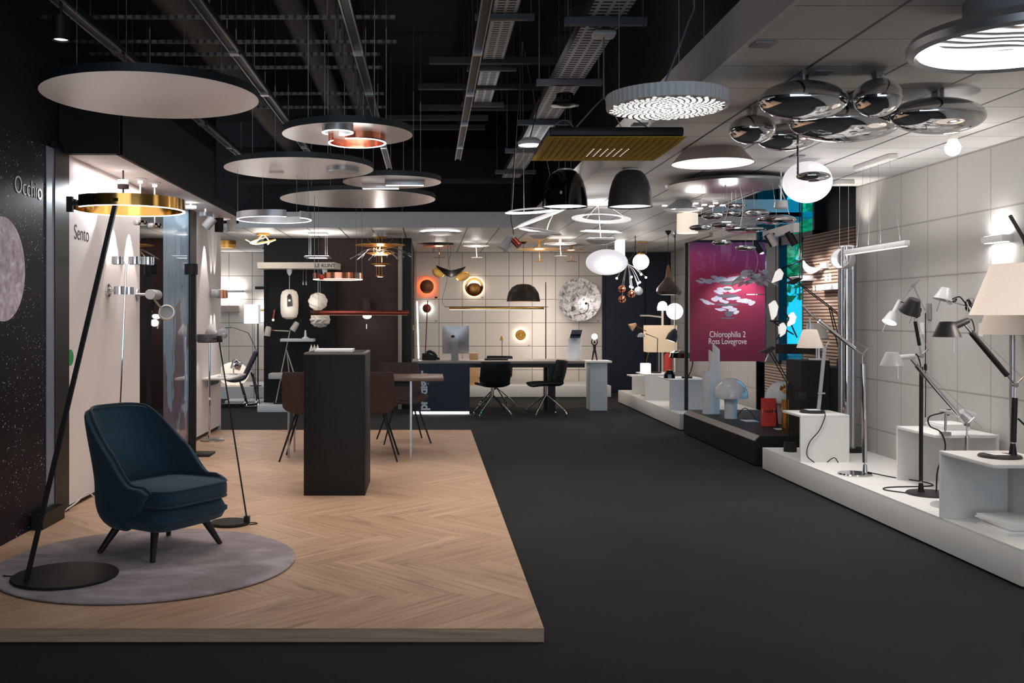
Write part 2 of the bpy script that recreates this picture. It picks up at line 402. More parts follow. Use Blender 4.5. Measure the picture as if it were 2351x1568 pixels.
# slatted oak acoustic board
mSlat, N, L, p = node_mat('slatted_oak_board')
t = N.new('ShaderNodeTexCoord'); s = N.new('ShaderNodeSeparateXYZ'); L.new(t.outputs['Object'], s.inputs[0])
f = mth(N, L, 'FRACT', mth(N, L, 'DIVIDE', s.outputs[2], .034)); k = mth(N, L, 'LESS_THAN', f, .40)
g = ramp(N, L, noise(N, L, mapping(N, L, (1, 3, 60)), 2, 4), [(.3, rgb(158, 132, 114)), (.7, rgb(196, 170, 148))])
L.new(mixc(N, L, k, g, rgb(74, 58, 50)), p.inputs['Base Color']); p.inputs['Roughness'].default_value = .6
bp = N.new('ShaderNodeBump'); bp.invert = True; bp.inputs['Strength'].default_value = .8; bp.inputs['Distance'].default_value = .01; L.new(k, bp.inputs['Height']); L.new(bp.outputs[0], p.inputs['Normal'])
# teal tinted solar glass
mTeal = bpy.data.materials.new('teal_window_glass'); mTeal.use_nodes = True; N = mTeal.node_tree.nodes; L = mTeal.node_tree.links
N.remove(N['Principled BSDF']); tr = N.new('ShaderNodeBsdfTransparent'); tr.inputs[0].default_value = (.2, .78, .9, 1)
gl = N.new('ShaderNodeBsdfGlossy'); gl.inputs['Roughness'].default_value = .02; fr = N.new('ShaderNodeLayerWeight'); fr.inputs[0].default_value = .5; fr_out = mth(N, L, 'MULTIPLY', mth(N, L, 'POWER', fr.outputs['Facing'], 4.0), .15)
no = N.new('ShaderNodeTexNoise'); no.inputs['Scale'].default_value = 1.5; mr = N.new('ShaderNodeMix'); mr.data_type = 'RGBA'; mr.inputs[6].default_value = (.05, .64, .84, 1); mr.inputs[7].default_value = (.09, .74, .90, 1)
L.new(no.outputs['Fac'], mr.inputs[0]); L.new(mr.outputs[2], tr.inputs[0])
ms = N.new('ShaderNodeMixShader'); L.new(fr_out, ms.inputs[0]); L.new(tr.outputs[0], ms.inputs[1]); L.new(gl.outputs[0], ms.inputs[2]); L.new(ms.outputs[0], N['Material Output'].inputs[0])

# ------------------------------------------------------------ the shell
XL, XR, XB, CH, YB = -2.46, 3.79, 1.35, 2.515, 17.6      # left wall, right wall, edge of the low ceiling, its height, back wall
XF, YW = 4.15, 8.72                                     # shop front, end of the right wall
mb = MB(); mb.box(-7, 4.6, -4, 18.2, -.12, 0); struct('floor', mb, mCarpet)
mb = MB()
for b in ((XB, 3.05, -2, 12.4), (3.05, 4.5, -2, YW-.02), (3.05, 4.5, 11.35, 12.4), (-6, XB, 12.72, 17.8), (XB, 4.6, 12.4, 17.8)): mb.box(*b, CH, CH+.05)
struct('ceiling', mb, mCeil)
mb = MB(); mb.box(-7, 5.2, -4, 18.2, 3.92, 4.1); struct('ceiling_slab', mb, mVoid)
mb = MB(); mb.box(XB-.02, XB, -2, 12.72, CH-.004, CH+.2); struct('trim_1', mb, mat('grey_bulkhead', rgb(216, 214, 214), .55))
mb = MB(); mb.box(XL, XB-.02, 12.70, 12.72, CH-.004, CH+.2); struct('trim_2', mb, MATS['grey_bulkhead'])
mb = MB(); mb.box(3.03, 3.05, YW-.02, 11.37, CH-.004, CH+.2); mb.box(3.05, 4.5, YW-.04, YW-.02, CH, CH+.2); mb.box(3.05, 4.3, 11.35, 11.37, CH-.004, CH+.2); struct('trim_3', mb, mWhite)
mb = MB(); mb.box(XR, XR+.2, -2, YW, 0, CH); struct('wall_right', mb, mWallR)
mb = MB(); mb.box(4.33, 4.36, 12.4, YB, 0, CH); struct('wall_right_far', mb, mWallR)
mb = MB(); mb.box(-6, 3.1, YB, YB+.2, 0, CH); struct('wall_back', mb, mWallB)
mb = MB(); mb.box(-6.2, -6, 11.4, YB, 0, CH); struct('wall_left_far', mb, mWallR)
mb = MB(); mb.box(3.1, 4.35, YB, YB+.2, 0, CH); struct('wall_back_navy', mb, mNavy)
mb = MB(); mb.box(3.16, 3.862, YB-.03, YB, .02, 2.42); mb.box(3.876, 4.28, YB-.03, YB, .02, 2.42); d = struct('door_1', mb, mNavy)
mb = MB(); mb.tube([(3.80, YB-.03, 1.02), (3.80, YB-.08, 1.02), (3.70, YB-.08, 1.02)], .009); mb.build('door_handle', mSteel, d)
mb = MB(); mb.box(XL-.16, XL-.01, -4, 11.4, 0, 3.92); struct('wall_left', mb, mCoreK)
# service core between the two back rooms: charcoal half, brown half
mb = MB(); mb.box(-2.43, -1.60, 14.45, YB, 0, CH); struct('wall_core', mb, mCoreK)
mb = MB(); mb.box(-1.60, -.45, 14.45, YB, 0, CH); struct('wall_core_brown', mb, mBrown)
mb = MB(); mb.box(-.45, -.26, 14.45, YB, 0, CH); struct('wall_core_end', mb, mCoreK)
mb = MB(); mb.box(-.455, -.40, 14.42, 14.45, 0, 2.40); struct('trim_4', mb, mat('greige_door_frame', rgb(132, 122, 114), .5))
mb = MB(); mb.box(-6.2, XB, 12.9, 13.0, CH+.05, 3.92); mb.box(XB+.3, XB+.4, -4, 13.0, CH+.05, 3.92); mb.box(XB, 4.6, 13.0, 13.1, CH+.05, 3.92); struct('wall_void', mb, mVoid)
# shop front: glass band, upper glass, low glass, dark frames
def pane(n, y0, y1, z0, z1, frames=()):
    mb = MB(); fr = .05
    mb.box(XF-.03, XF+.05, y0, y1, z1-fr, z1); mb.box(XF-.03, XF+.05, y0, y1, z0, z0+fr); mb.box(XF-.03, XF+.05, y0, y0+fr, z0, z1); mb.box(XF-.03, XF+.05, y1-fr, y1, z0, z1)
    for a, b in frames: mb.box(XF-.05, XF+.05, a, b, z0, z1)
    w = struct('window_%d' % n, mb, mat('teal_black_frame_%d' % n, rgb(20, 30, 38), .4))
    mb = MB(); mb.box(XF, XF+.012, y0+fr, y1-fr, z0+fr, z1-fr); mb.build('glass_pane', mTeal, w)
pane(1, 10.80, 12.38, .80, 2.24, ((11.52, 11.60), (11.62, 11.94)))
pane(2, 10.50, 12.38, 2.24, 3.4, ((11.52, 11.60),))
pane(3, 9.50, 11.10, .10, .80, ((10.42, 10.52), (9.95, 10.03)))
mb = MB(); mb.box(XF+.06, XF+.2, YW, 10.62, 2.2, 3.9); mb.box(XF+.06, XF+.2, 9.45, 9.5, 0, 2.3); mb.box(XF, XF+.2, YW, 9.48, 0, 2.3)
mb.box(XF+.06, XF+.2, YW, 12.4, 3.4, 3.9); mb.box(XF+.06, XF+.2, 11.1, 12.4, 0, .8); mb.box(XF+.06, XF+.2, 9.5, 10.8, .8, 2.2); mb.box(XF-.02, 4.36, 12.38, 12.41, 0, 3.9)
mb.box(XF-.03, XF+.2, YW, 12.4, 0, .1); struct('wall_front', mb, mBlack)

# ------------------------------------------------------------ outside the shop front
mb = MB(); mb.box(4.4, 30, -6, 34, -.25, -.12); o = struct('ground_street', mb, mat('street_paving', rgb(168, 170, 170), .8, var=.15, vscale=3)); 
mFac = mat('pale_street_front', rgb(226, 228, 224), .7, var=.08, vscale=2); mPaneO = mat('street_window_pane', rgb(90, 130, 140), .1, var=.1)
t = thing('street_building', 'pale rendered house across the street seen through the teal glass', 'building', (5, 30, -.12))
mb = MB(); mb.box(0, 18, 0, 5, 0, 10); mb.build('facade', mFac, t)
for k in range(9):
    for r in range(3):
        mb = MB(); mb.box(.5+k*2, 1.5+k*2, -.06, 0, .9+r*2.9, 2.6+r*2.9); mb.build('window', mPaneO, t)
mLeaf = mat('street_tree_leaves', rgb(86, 150, 70), .6, var=.5, vscale=2.5); mBark = mat('street_tree_bark', rgb(92, 76, 62), .9, var=.3)
def tree(loc, hgt, lab):
    t = thing('street_tree', lab, 'tree', loc, group='trees on the street')
    mb = MB(); mb.tube(spline([(0, 0, 0), (.05, 0, hgt*.4), (-.08, .1, hgt*.8)]), [.12-.05*i/16 for i in range(17)]); mb.build('trunk', mBark, t)
    mb = MB()
    for k in range(420):
        a = RND.uniform(0, 2*PI); b = math.acos(RND.uniform(-1, 1)); r = 1.25*RND.random()**.4
        c = Vector((r*math.sin(b)*math.cos(a), r*math.sin(b)*math.sin(a), hgt*.82+r*1.0*math.cos(b)))
        e = Vector((RND.uniform(-1, 1), RND.uniform(-1, 1), RND.uniform(-1, 1))).normalized(); f = e.orthogonal().normalized(); g = RND.uniform(.12, .24)
        mb._f([mb._v(c-e*g), mb._v(c+f*g*.5), mb._v(c+e*g), mb._v(c-f*g*.5)])
    mb.build('crown', mLeaf, t)
tree((7.6, 21.8, -.12), 3.6, 'green street tree nearer the glass of the shop front'); tree((10.2, 26.0, -.12), 4.2, 'green street tree further along the pavement outside')
def moto(loc, rz, lab):
    t = thing('motorcycle', lab, 'motorcycle', loc, rz, 'motorcycles parked outside')
    for x in (-.62, .62):
        mb = MB(); mb.lathe([(.30+.05*math.cos(2*PI*i/10), .05*math.sin(2*PI*i/10)) for i in range(11)], (x, 0, .35), 24, M=Matrix.Rotation(PI/2, 3, 'X')); mb.cyl((x, -.05, .35), (x, .05, .35), .07); mb.build('wheel', mBlack, t)
    mb = MB(); mb.ell((-.05, 0, .55), .34, .16, .2); mb.ell((.1, 0, .82), .3, .14, .13); mb.box(-.75, -.1, -.12, .12, .76, .86, .03); mb.build('body', mRail, t)
    mb = MB(); mb.tube([(.62, 0, .35), (.42, 0, .95), (.38, 0, 1.05)], .03); mb.tube([(.3, -.34, 1.06), (.38, 0, 1.05), (.3, .34, 1.06)], .016); mb.ell((.56, 0, .9), .09, .1, .1); mb.build('fork', mSteel, t)
moto((6.0, 14.9, -.12), .5, 'parked motorcycle outside the low window, nearest the glass'); moto((6.4, 16.3, -.12), .5, 'parked motorcycle outside, behind the nearest one')

# ------------------------------------------------------------ black ceiling void: rails, ducts, trays
ZR = 2.95
mLip = mat('worn_aluminium_lip', rgb(150, 152, 156), .35, metal=.7, var=.1)
mStrut, N, L, p = node_mat('slotted_strut_steel'); t = N.new('ShaderNodeTexCoord'); s = N.new('ShaderNodeSeparateXYZ'); L.new(t.outputs['Object'], s.inputs[0])
k = mth(N, L, 'LESS_THAN', mth(N, L, 'FRACT', mth(N, L, 'DIVIDE', s.outputs[0], .05)), .4); L.new(mixc(N, L, k, rgb(66, 68, 72), rgb(30, 30, 33)), p.inputs['Base Color']); p.inputs['Metallic'].default_value = .4; p.inputs['Roughness'].default_value = .5
def rail(X, y0, y1, lab, end=None):
    t = thing('lighting_track', lab, 'track', (X, y0, ZR), 0, 'black lighting tracks above the stage')
    mb = MB(); Ln = y1-y0; mb.box(-.026, .026, 0, Ln, .012, .05); mb.build('housing', mBlack, t)
    for s in (-1, 1):
        mb = MB(); mb.box(s*.026-.004, s*.026+.004, 0, Ln, 0, .014); mb.build('conductor_lip', mLip, t)
    for k in range(int(Ln/1.6)+1):
        mb = MB(); mb.cyl((0, .4+k*1.6, .05), (0, .4+k*1.6, .96), .004, n=6); mb.build('hanger', mDuct, t)
    for k in range(int(Ln/1.1)): MB().box(-.03, .03, .7+k*1.1, .76+k*1.1, -.008, .012).build('feed_clip', mSteel, t)
    return t
rail(-1.876, 3.0, 9.9, 'black lighting track nearest the charcoal left wall'); rail(-1.174, 3.0, 10.9, 'black lighting track passing right of the big front disc')
rail(-.427, 3.0, 10.6, 'black lighting track above the disc with the ring lights'); r4 = rail(.292, 3.0, 10.0, 'black lighting track nearest the cable tray')
for k, (y, x0, x1) in enumerate(((5.80, -2.3, -.2), (6.32, -2.3, -.21), (6.62, -2.3, -.33), (6.97, -2.3, -.33), (7.79, -2.3, -.36), (8.30, -2.3, -.37))):
    o = MB().box(x0, x1, y-.012, y+.012, 3.12, 3.14).build('strut_rail', mStrut); tag(o, 'slotted strut rail across the black void, %s from the front' % ('first', 'second', 'third', 'fourth', 'fifth', 'sixth')[k], 'rail', 'slotted strut rails')
    for i in range(3): MB().cyl((x0+.3+i*.7, y, 3.14), (x0+.3+i*.7, y, 3.92), .005, n=6).build('threaded_rod', mDuct, o)
for k, (y, z, x0, x1) in enumerate(((8.0, 3.42, .0, 1.3), (8.9, 3.42, -.1, 1.35), (9.8, 3.42, -.1, 1.3), (10.0, 3.36, -.45, .6), (10.5, 3.36, -.45, .6))):
    o = MB().box(x0, x1, y-.03, y+.03, z, z+.05).build('support_beam', mDuct); tag(o, 'dull steel support beam in the black void, %s from the front' % ('first', 'second', 'third', 'fourth', 'last')[k], 'beam', 'dull beams in the void')
for k, (x, r, z, y0, y1) in enumerate(((-1.62, .13, 3.40, 3.2, 11.5), (-1.0, .10, 3.62, 3.2, 11.5), (-.72, .10, 3.62, 3.2, 11.5))):
    o = MB().cyl((x, y0, z), (x, y1, z), r, n=20).build('air_duct', mDuct); tag(o, 'dark round air duct running over the stage, %s from the left wall' % ('first', 'second', 'third')[k], 'duct', 'round air ducts')
for k, (y, z) in enumerate(((11.7, 3.0), (12.35, 3.3))):
    o = MB().box(-2.3, 1.25, y, y+.45, z, z+.38, .02).build('square_duct', mVoid); tag(o, 'black square duct crossing the void, the %s one' % ('nearer', 'farther')[k], 'duct', 'black square ducts')
# perforated cable trays
mTray, N, L, p = node_mat('perforated_tray_steel')
t = N.new('ShaderNodeTexCoord'); s = N.new('ShaderNodeSeparateXYZ'); L.new(t.outputs['Object'], s.inputs[0])
fy = mth(N, L, 'ABSOLUTE', mth(N, L, 'SUBTRACT', mth(N, L, 'FRACT', mth(N, L, 'DIVIDE', s.outputs[1], .055)), .5)); fx = mth(N, L, 'ABSOLUTE', mth(N, L, 'SUBTRACT', mth(N, L, 'FRACT', mth(N, L, 'DIVIDE', s.outputs[0], .07)), .5))
k = mth(N, L, 'MULTIPLY', mth(N, L, 'LESS_THAN', fy, .22), mth(N, L, 'LESS_THAN', fx, .36))
L.new(mixc(N, L, k, rgb(196, 202, 210), rgb(8, 8, 10)), p.inputs['Base Color']); p.inputs['Metallic'].default_value = .5; p.inputs['Roughness'].default_value = .5
def tray(X, w, z, y0, y1, lab, m):
    t = thing('cable_tray', lab, 'cable tray', (X, y0, z), 0, 'cable trays'); Ln = y1-y0
    mb = MB(); mb.box(-w/2, w/2, 0, Ln, 0, .004); mb.build('tray_bed', m, t)
    for q in (-w/2-.003, w/2): MB().box(q, q+.003, 0, Ln, 0, .06).build('side_rail', mRail, t)
    for k in range(int(Ln/1.4)+1):
        y = .35+k*1.4; h = MB().box(-w/2-.12, w/2+.12, y, y+.04, -.045, -.004).build('cross_hanger', mRail, t)
        for q in (-w/2-.1, w/2+.1): MB().cyl((q, y+.02, -.05), (q, y+.02, 3.92-z), .006, n=6).build('hanger_rod', mRail, h)
tray(.965, .21, 3.0, 3.6, 11.6, 'perforated steel cable tray beside the low ceiling edge', mTray); tray(.52, .17, 3.45, 6.4, 9.6, 'short dull cable tray high in the black void', mTray)
# ------------------------------------------------------------ oak stage
ZP = .057; SX0, SX1, SY0, SY1 = XL, .482, 4.115, 11.3
def clip(poly, f):
    out = []
    for i in range(len(poly)):
        a, b = poly[i], poly[(i+1) % len(poly)]; fa, fb = f(a), f(b)
        if fa >= 0: out.append(a)
        if fa*fb < 0: t = fa/(fa-fb); out.append(tuple(a[k]+(b[k]-a[k])*t for k in range(4)))
    return out
stage = thing('stage_platform', 'low platform floored with pale oak herringbone on the dark carpet', 'platform', (0, 0, 0))
MB().box(SX0, SX1, SY0, SY1, 0, ZP-.004).build('edge_board', mOakE, stage)
bm = bmesh.new(); uvl = bm.loops.layers.uv.new('plank'); tl = bm.faces.layers.float.new('tone')
PW, PL = .144, .863; c45 = math.sqrt(.5); R2 = random.Random(5)
for j in range(-12, 13):
    for k in range(-70, 71):
        for kind in (0, 1):
            bx, by = k*PW+j*(PL-PW), k*PW-j*(PL+PW)
            g = .0009
            if kind == 0: q = [(bx+g, by+g, 0, 0), (bx+PL-g, by+g, PL, 0), (bx+PL-g, by+PW-g, PL, PW), (bx+g, by+PW-g, 0, PW)]
            else: q = [(bx+g, by+PW+g, 0, 0), (bx+PW-g, by+PW+g, 0, PW), (bx+PW-g, by+PW+PL-g, PL, PW), (bx+g, by+PW+PL-g, PL, 0)]
            q = [((x+y)*c45-1.0, (y-x)*c45+7.6, u, v) for x, y, u, v in q]
            if max(p[0] for p in q) < SX0 or min(p[0] for p in q) > SX1 or max(p[1] for p in q) < SY0 or min(p[1] for p in q) > SY1: continue
            for f in (lambda p: p[0]-SX0, lambda p: SX1-p[0], lambda p: p[1]-SY0, lambda p: SY1-p[1]):
                q = clip(q, f)
                if len(q) < 3: break
            if len(q) < 3: continue
            fc = bm.faces.new([bm.verts.new((p[0], p[1], ZP)) for p in q]); fc[tl] = R2.random(); du = R2.random()*9
            for l, p in zip(fc.loops, q): l[uvl].uv = (p[2]+du, p[3])
            if fc.normal.z < 0: fc.normal_flip()
me = bpy.data.meshes.new('herringbone_floor'); bm.normal_update(); bm.to_mesh(me); bm.free(); me.materials.append(mOak)
o = bpy.data.objects.new('herringbone_floor', me); COL.objects.link(o); o.parent = stage
MB().box(SX0, SX1, SY0, SY1, ZP-.004, ZP-.0008).build('sub_floor', mOakE, stage)

# ------------------------------------------------------------ left display wall
t = thing('night_sky_panel', 'tall wall panel printed with a starry night sky and the moon', 'wall panel', (0, 0, 0))
MB().box(XL, XL+.025, 3.0, 6.24, .06, 2.45).build('print', mMoon, t)
MB().box(XL, XL+.03, 6.24, 6.37, .06, 2.45).build('edge_strip', mat('blue_grey_edge', rgb(118, 132, 146), .4, metal=.3), t)
text('lettering', 'Occhi', .15, mWhite, t, (XL+.026, 5.765, 2.095), TOX, align='LEFT', sx=.93, off=-.0022)
text('lettering', 'o', .15, mWhite, t, (XL+.026, 6.105, 2.095), TOX, sx=.93, off=.0016)
MB().box(XL+.03, XL+.1, 6.0, 6.36, .06, .15).build('plinth_block', mBlack, t)
mPanel = mat('pale_grey_display_board', rgb(226, 217, 215), .5, var=.03, vscale=2)
t = thing('lettered_cladding', 'tall pale wall panel lettered Sento between black frames', 'wall panel', (0, 0, 0))
MB().box(XL, XL+.03, 6.62, 8.25, .09, 2.445).build('board', mPanel, t)
text('lettering', 'Sento', .15, mBlack, t, (XL+.031, 6.72, 1.895), TOX, sx=.86, off=-.0022)
mb = MB(); mb.lathe([(0, 0), (.055, 0), (.055, .002), (0, .002)], (XL+.03, 6.655, 1.085), 24, M=Matrix.Rotation(PI/2, 3, 'Y')); mb.build('green_sticker', mat('green_sticker', rgb(40, 140, 78), .5), t)
o = MB().box(XL, XL+.035, 6.37, 6.62, .06, 2.5).build('frame_post', mBlack); tag(o, 'black frame post between night sky print and pale lettered panel', 'post')
o = MB().box(XL, XL+.03, 8.25, 8.98, .09, 2.445).build('wall_mirror', mMirror); tag(o, 'tall smoked mirror right of the lettered pale panel', 'mirror')
o = MB().box(XL, XL+.03, 8.98, 9.93, .09, 2.445).build('forest_print', mForest); tag(o, 'glossy blue print of a misty forest beside the tall mirror', 'wall print')
o = MB().box(XL, XL+.045, 9.93, 10.2, .06, 2.5).build('frame_post', mBlack); tag(o, 'black frame post right of the blue forest print', 'post')
o = MB().box(XL, XL+.03, 10.2, 11.44, .10, 2.445).build('pale_cladding', mPanel); tag(o, 'pale wall panel with light cones at the far end of the display', 'wall panel')
mb = MB(); mb.box(XL, XL+.008, 6.62, 11.4, ZP, .10); struct('baseboard_left', mb, mLegW)
mb = MB(); mb.box(XL, -2.085, 6.6, 11.1, 2.447, 2.46); struct('ceiling_soffit', mb, mPanel)
mb = MB(); mb.box(XL, -2.085, 6.55, 9.4, 2.46, 2.93); mb.box(-2.085, -2.06, 6.55, 9.4, 2.44, 2.93); mb.box(XL, -2.06, 6.53, 6.6, 2.447, 2.93); mb.box(-2.085, -2.06, 9.4, 11.1, 2.44, 2.50); mb.box(XL, -2.085, 9.4, 11.1, 2.46, 2.5); struct('trim_5', mb, mCoreK)
mb = MB(); mb.box(XL-.1, XL+.03, 11.44, 11.47, 0, 2.5); struct('wall_left_end', mb, mWhite)

# spot heads under the soffit
YS = 2.447
def spot_cone(parent, loc, to, en=9, ang=46, col=WARM, blend=.35):
    lamp('SPOT', loc, en, col, aim(loc, to), parent, 'spot_light', spot_size=math.radians(ang), spot_blend=blend, shadow_soft_size=.02)
t = thing('hanging_spot', 'pendant spot on a rod, two tone canister over a black round head', 'spotlight', (-2.27, 7.29, YS))
MB().cyl((0, 0, 0), (0, 0, -.20), .006).build('rod', mBlackM, t)
MB().cyl((0, 0, -.07), (0, 0, -.105), .041, n=28).build('canister_top', mWhite, t); MB().cyl((0, 0, -.105), (0, 0, -.135), .041, n=28).build('canister_bottom', mBrown, t)
M = Matrix.Rotation(math.radians(62), 3, 'Y') @ Matrix.Rotation(.5, 3, 'X')
MB().lathe([(0, .02), (.052, .02), (.055, .015), (.055, -.015), (.050, -.02), (.046, -.012)], (0, 0, -.235), 32, M=M).build('head', mBlackM, t)
MB().lathe([(.046, -.012), (.02, -.008), (0, -.006)], (0, 0, -.235), 32, M=M).build('reflector', mTake, t)
spot_cone(t, (-.03, 0, -.17), (-.19, -.30, -.33), 22, 64, COOL)
def ceiling_rose(loc, lab, drop):
    t = thing('ceiling_lamp', lab, 'ceiling lamp', loc, 0, 'small lamps under the soffit')
    MB().lathe([(0, 0), (.05, 0), (.052, -.008), (.02, -.012), (.018, -.04), (0, -.04)], n=28).build('ceiling_rose', mWhite, t)
    MB().cyl((0, 0, -.04), (0, 0, -drop), .006).build('stem', mWhite, t)
    MB().lathe([(0, 0), (.05, -.002), (.056, -.02), (.05, -.034), (.042, -.03), (0, -.024)], (0, 0, -drop), 28).build('head', mChrome, t)
    return t
t1 = ceiling_rose((-2.27, 7.72, YS), 'white ceiling rose with chrome head, first behind the hanging spot', .33)
dup(t1, (-2.22, 7.95, YS), label='white ceiling rose with chrome head, second behind the hanging spot')
for q, (y, e) in enumerate(((7.55, 16), (7.95, 22))): spot_cone(t1 if q == 0 else t1, (-.10, y-7.72, -.36), (-.185, y-7.72+.02, -1.2), e, 60, WARM)
def puck(x, y, drop, r, h, m, lab, tilt=0):
    t = thing('ceiling_spot', lab, 'spotlight', (x, y, YS), 0, 'spots at the far end of the soffit')
    MB().cyl((0, 0, 0), (0, 0, -drop), .007).build('stem', mWhite, t)
    M = Matrix.Rotation(tilt, 3, 'Y')
    MB().lathe([(0, 0), (r, 0), (r, -h), (r*.86, -h), (r*.8, -h+.012)], (0, 0, -drop), 28, M=M).build('housing', m, t)
    MB().lathe([(r*.8, -h+.012), (0, -h+.012)], (0, 0, -drop), 28, M=M).build('lens', mLEDs, t)
    return t
puck(-2.27, 9.35, .03, .055, .03, mWhite, 'flat white ceiling spot nearest the gold ring lamp')
puck(-2.22, 9.75, .05, .06, .04, mSteel, 'flat steel ceiling spot under the soffit by the forest print')
puck(-2.24, 10.2, .06, .05, .13, mGreyL, 'tilted grey cylinder spot under the soffit', .7)
b = puck(-2.27, 10.62, .02, .047, .15, mBlackM, 'black cylinder spot at the far end of the soffit'); spot_cone(b, (-.06, 0, -.17), (-.168, 0, -.9), 24, 44, NEUT, .25)
b = puck(-2.16, 10.75, .03, .052, .13, mWhite, 'white cylinder spot at the far end of the soffit')
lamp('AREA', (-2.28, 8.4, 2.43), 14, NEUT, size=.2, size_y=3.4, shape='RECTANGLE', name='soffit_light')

# wall lights
def twin_wall(loc, lab, m1, m2):
    t = thing('wall_lamp', lab, 'wall lamp', loc, 0, 'wall lamps on the pale panels')
    MB().lathe([(0, 0), (.05, 0), (.05, .012), (.02, .02), (0, .02)], (0, 0, 0), 24, M=Matrix.Rotation(PI/2, 3, 'Y')).build('wall_plate', m1, t)
    MB().cyl((.02, 0, 0), (.06, .0, 0), .012).build('arm', m1, t)
    MB().cyl((.09, 0, -.03), (.09, 0, .03), .042, n=28).build('head', m1, t)
    MB().lathe([(.036, .031), (.02, .034), (0, .035)], (.09, 0, 0), 24).build('lens', mTake, t)
    MB().cyl((.13, .1, -.028), (.13, .1, .028), .045, n=28).build('second_head', m2, t); MB().cyl((.09, .02, 0), (.12, .07, 0), .008).build('link', m1, t)
    return t
t = twin_wall((XL+.03, 7.43, 1.56), 'chrome twin head wall lamp on the lettered panel', mChrome, mChrome)
lamp('SPOT', (.09, 0, .04), 5, WARM, aim((.09, 0, .04), (.05, 0, .6)), t, 'up_light', spot_size=1.0, spot_blend=.4, shadow_soft_size=.02)
t = thing('wall_lamp', 'grey drum wall lamp with a tilting disc head in front of the mirror', 'wall lamp', (XL+.03, 8.18, 1.545))
MB().lathe([(0, 0), (.045, 0), (.045, .012), (0, .012)], (0, 0, 0), 24, M=Matrix.Rotation(PI/2, 3, 'Y')).build('wall_plate', mGreyL, t)
MB().cyl((.0, -.05, 0), (.12, -.05, 0), .012).build('arm', mGreyL, t)
MB().cyl((.14, -.12, 0), (.14, .10, 0), .042, n=28).build('drum', mGreyL, t); MB().tube([(.14, .0, -.04), (.16, .08, -.09), (.17, .14, -.12)], .008).build('link', mSteel, t)
M = Matrix.Rotation(math.radians(70), 3, 'X') @ Matrix.Rotation(math.radians(18), 3, 'Y')
MB().lathe([(0, -.025), (.06, -.025), (.066, -.018), (.066, .02), (.058, .025), (.054, .012)], (.19, .20, -.15), 32, M=M).build('head', mWhite, t); MB().lathe([(.054, .012), (0, .008)], (.19, .20, -.15), 32, M=M).build('reflector', mTake, t)
t = thing('wall_lamp', 'wall lamp of two copper heads throwing light cones up and down', 'wall lamp', (XL+.03, 11.02, 1.615))
MB().cyl((0, 0, 0), (.05, 0, 0), .04, n=20).build('wall_plate', mWhite, t)
MB().box(.03, .12, -.22, -.10, -.04, .045, .015).build('grey_arm', mGreyL, t)
for q in (0, .17):
    h = MB().lathe([(.02, -.05), (.045, -.045), (.045, .045), (.02, .05)], (.10, q-.02, 0), 24).build('copper_head', mCopper, t)
    MB().lathe([(0, .046), (.03, .046), (.03, .05), (0, .05)], (.10, q-.02, 0), 20).build('lens', mLEDs, h)
for y in (10.95, 11.12):
    for s in (-1, 1): lamp('SPOT', (XL+.10, y, 1.615+s*.06), 9, NEUT, aim((XL+.10, y, 1.615+s*.06), (XL+.05, y, 1.615+s*.6)), None, 'cone_light', spot_size=math.radians(34), spot_blend=.2, shadow_soft_size=.008)

# gold ring floor lamp on the rug
ZR_ = ZP+.020
t = thing('ring_floor_lamp', 'leaning black floor lamp with a big glowing gold ring head', 'floor lamp', (-1.80, 4.86, ZR_))
MB().lathe([(0, 0), (.252, 0), (.254, .004), (.254, .008), (.250, .012), (0, .012)], n=56).build('base', mBlackM, t)
RC = Vector((.305, .04, 1.815)); RR = .272
MB().bar((-.15, -.10, .012), (.325, -.22, 1.845), .020, .020).build('pole', mBlackM, t)
MB().bar((.335, -.225, 1.838), (.22, -.21, 1.838), .02, .014).build('head_arm', mBlackM, t)
a0, a1 = math.radians(-155+360), math.radians(170)
rg = MB().arc(RC, RR, .012, .055, math.radians(-132), math.radians(186), 96).build('ring', mBrass, t)
MB().arc(RC, RR+.001, .014, .056, math.radians(-132), math.radians(-112), 12).build('black_end', mBlackM, rg)
MB().arc(RC-Vector((0, 0, .004)), RR-.001, .010, .005, math.radians(-132), math.radians(186), 96).build('light_strip', mLED, rg)
MB().box(RC.x-RR-.01, RC.x-RR+.02, RC.y-.09, RC.y-.07, 1.80, 1.875).build('end_cap', mBlackM, t); MB().box(RC.x-RR, RC.x-RR+.06, RC.y-.11, RC.y-.09, 1.83, 1.85).build('bracket', mBlackM, t)
MB().tube(spline([(-.25, -.02, .006), (-.30, .0, .004), (-.33, .12, -.014), (-.28, .55, -.014), (-.12, .62, -.014), (-.20, .35, -.012)]), .0035, n=6).build('cord', mCable, t)
lamp('POINT', (RC.x, RC.y, RC.z-.05), 3.2, NEUT, parent=t, shadow_soft_size=.25)

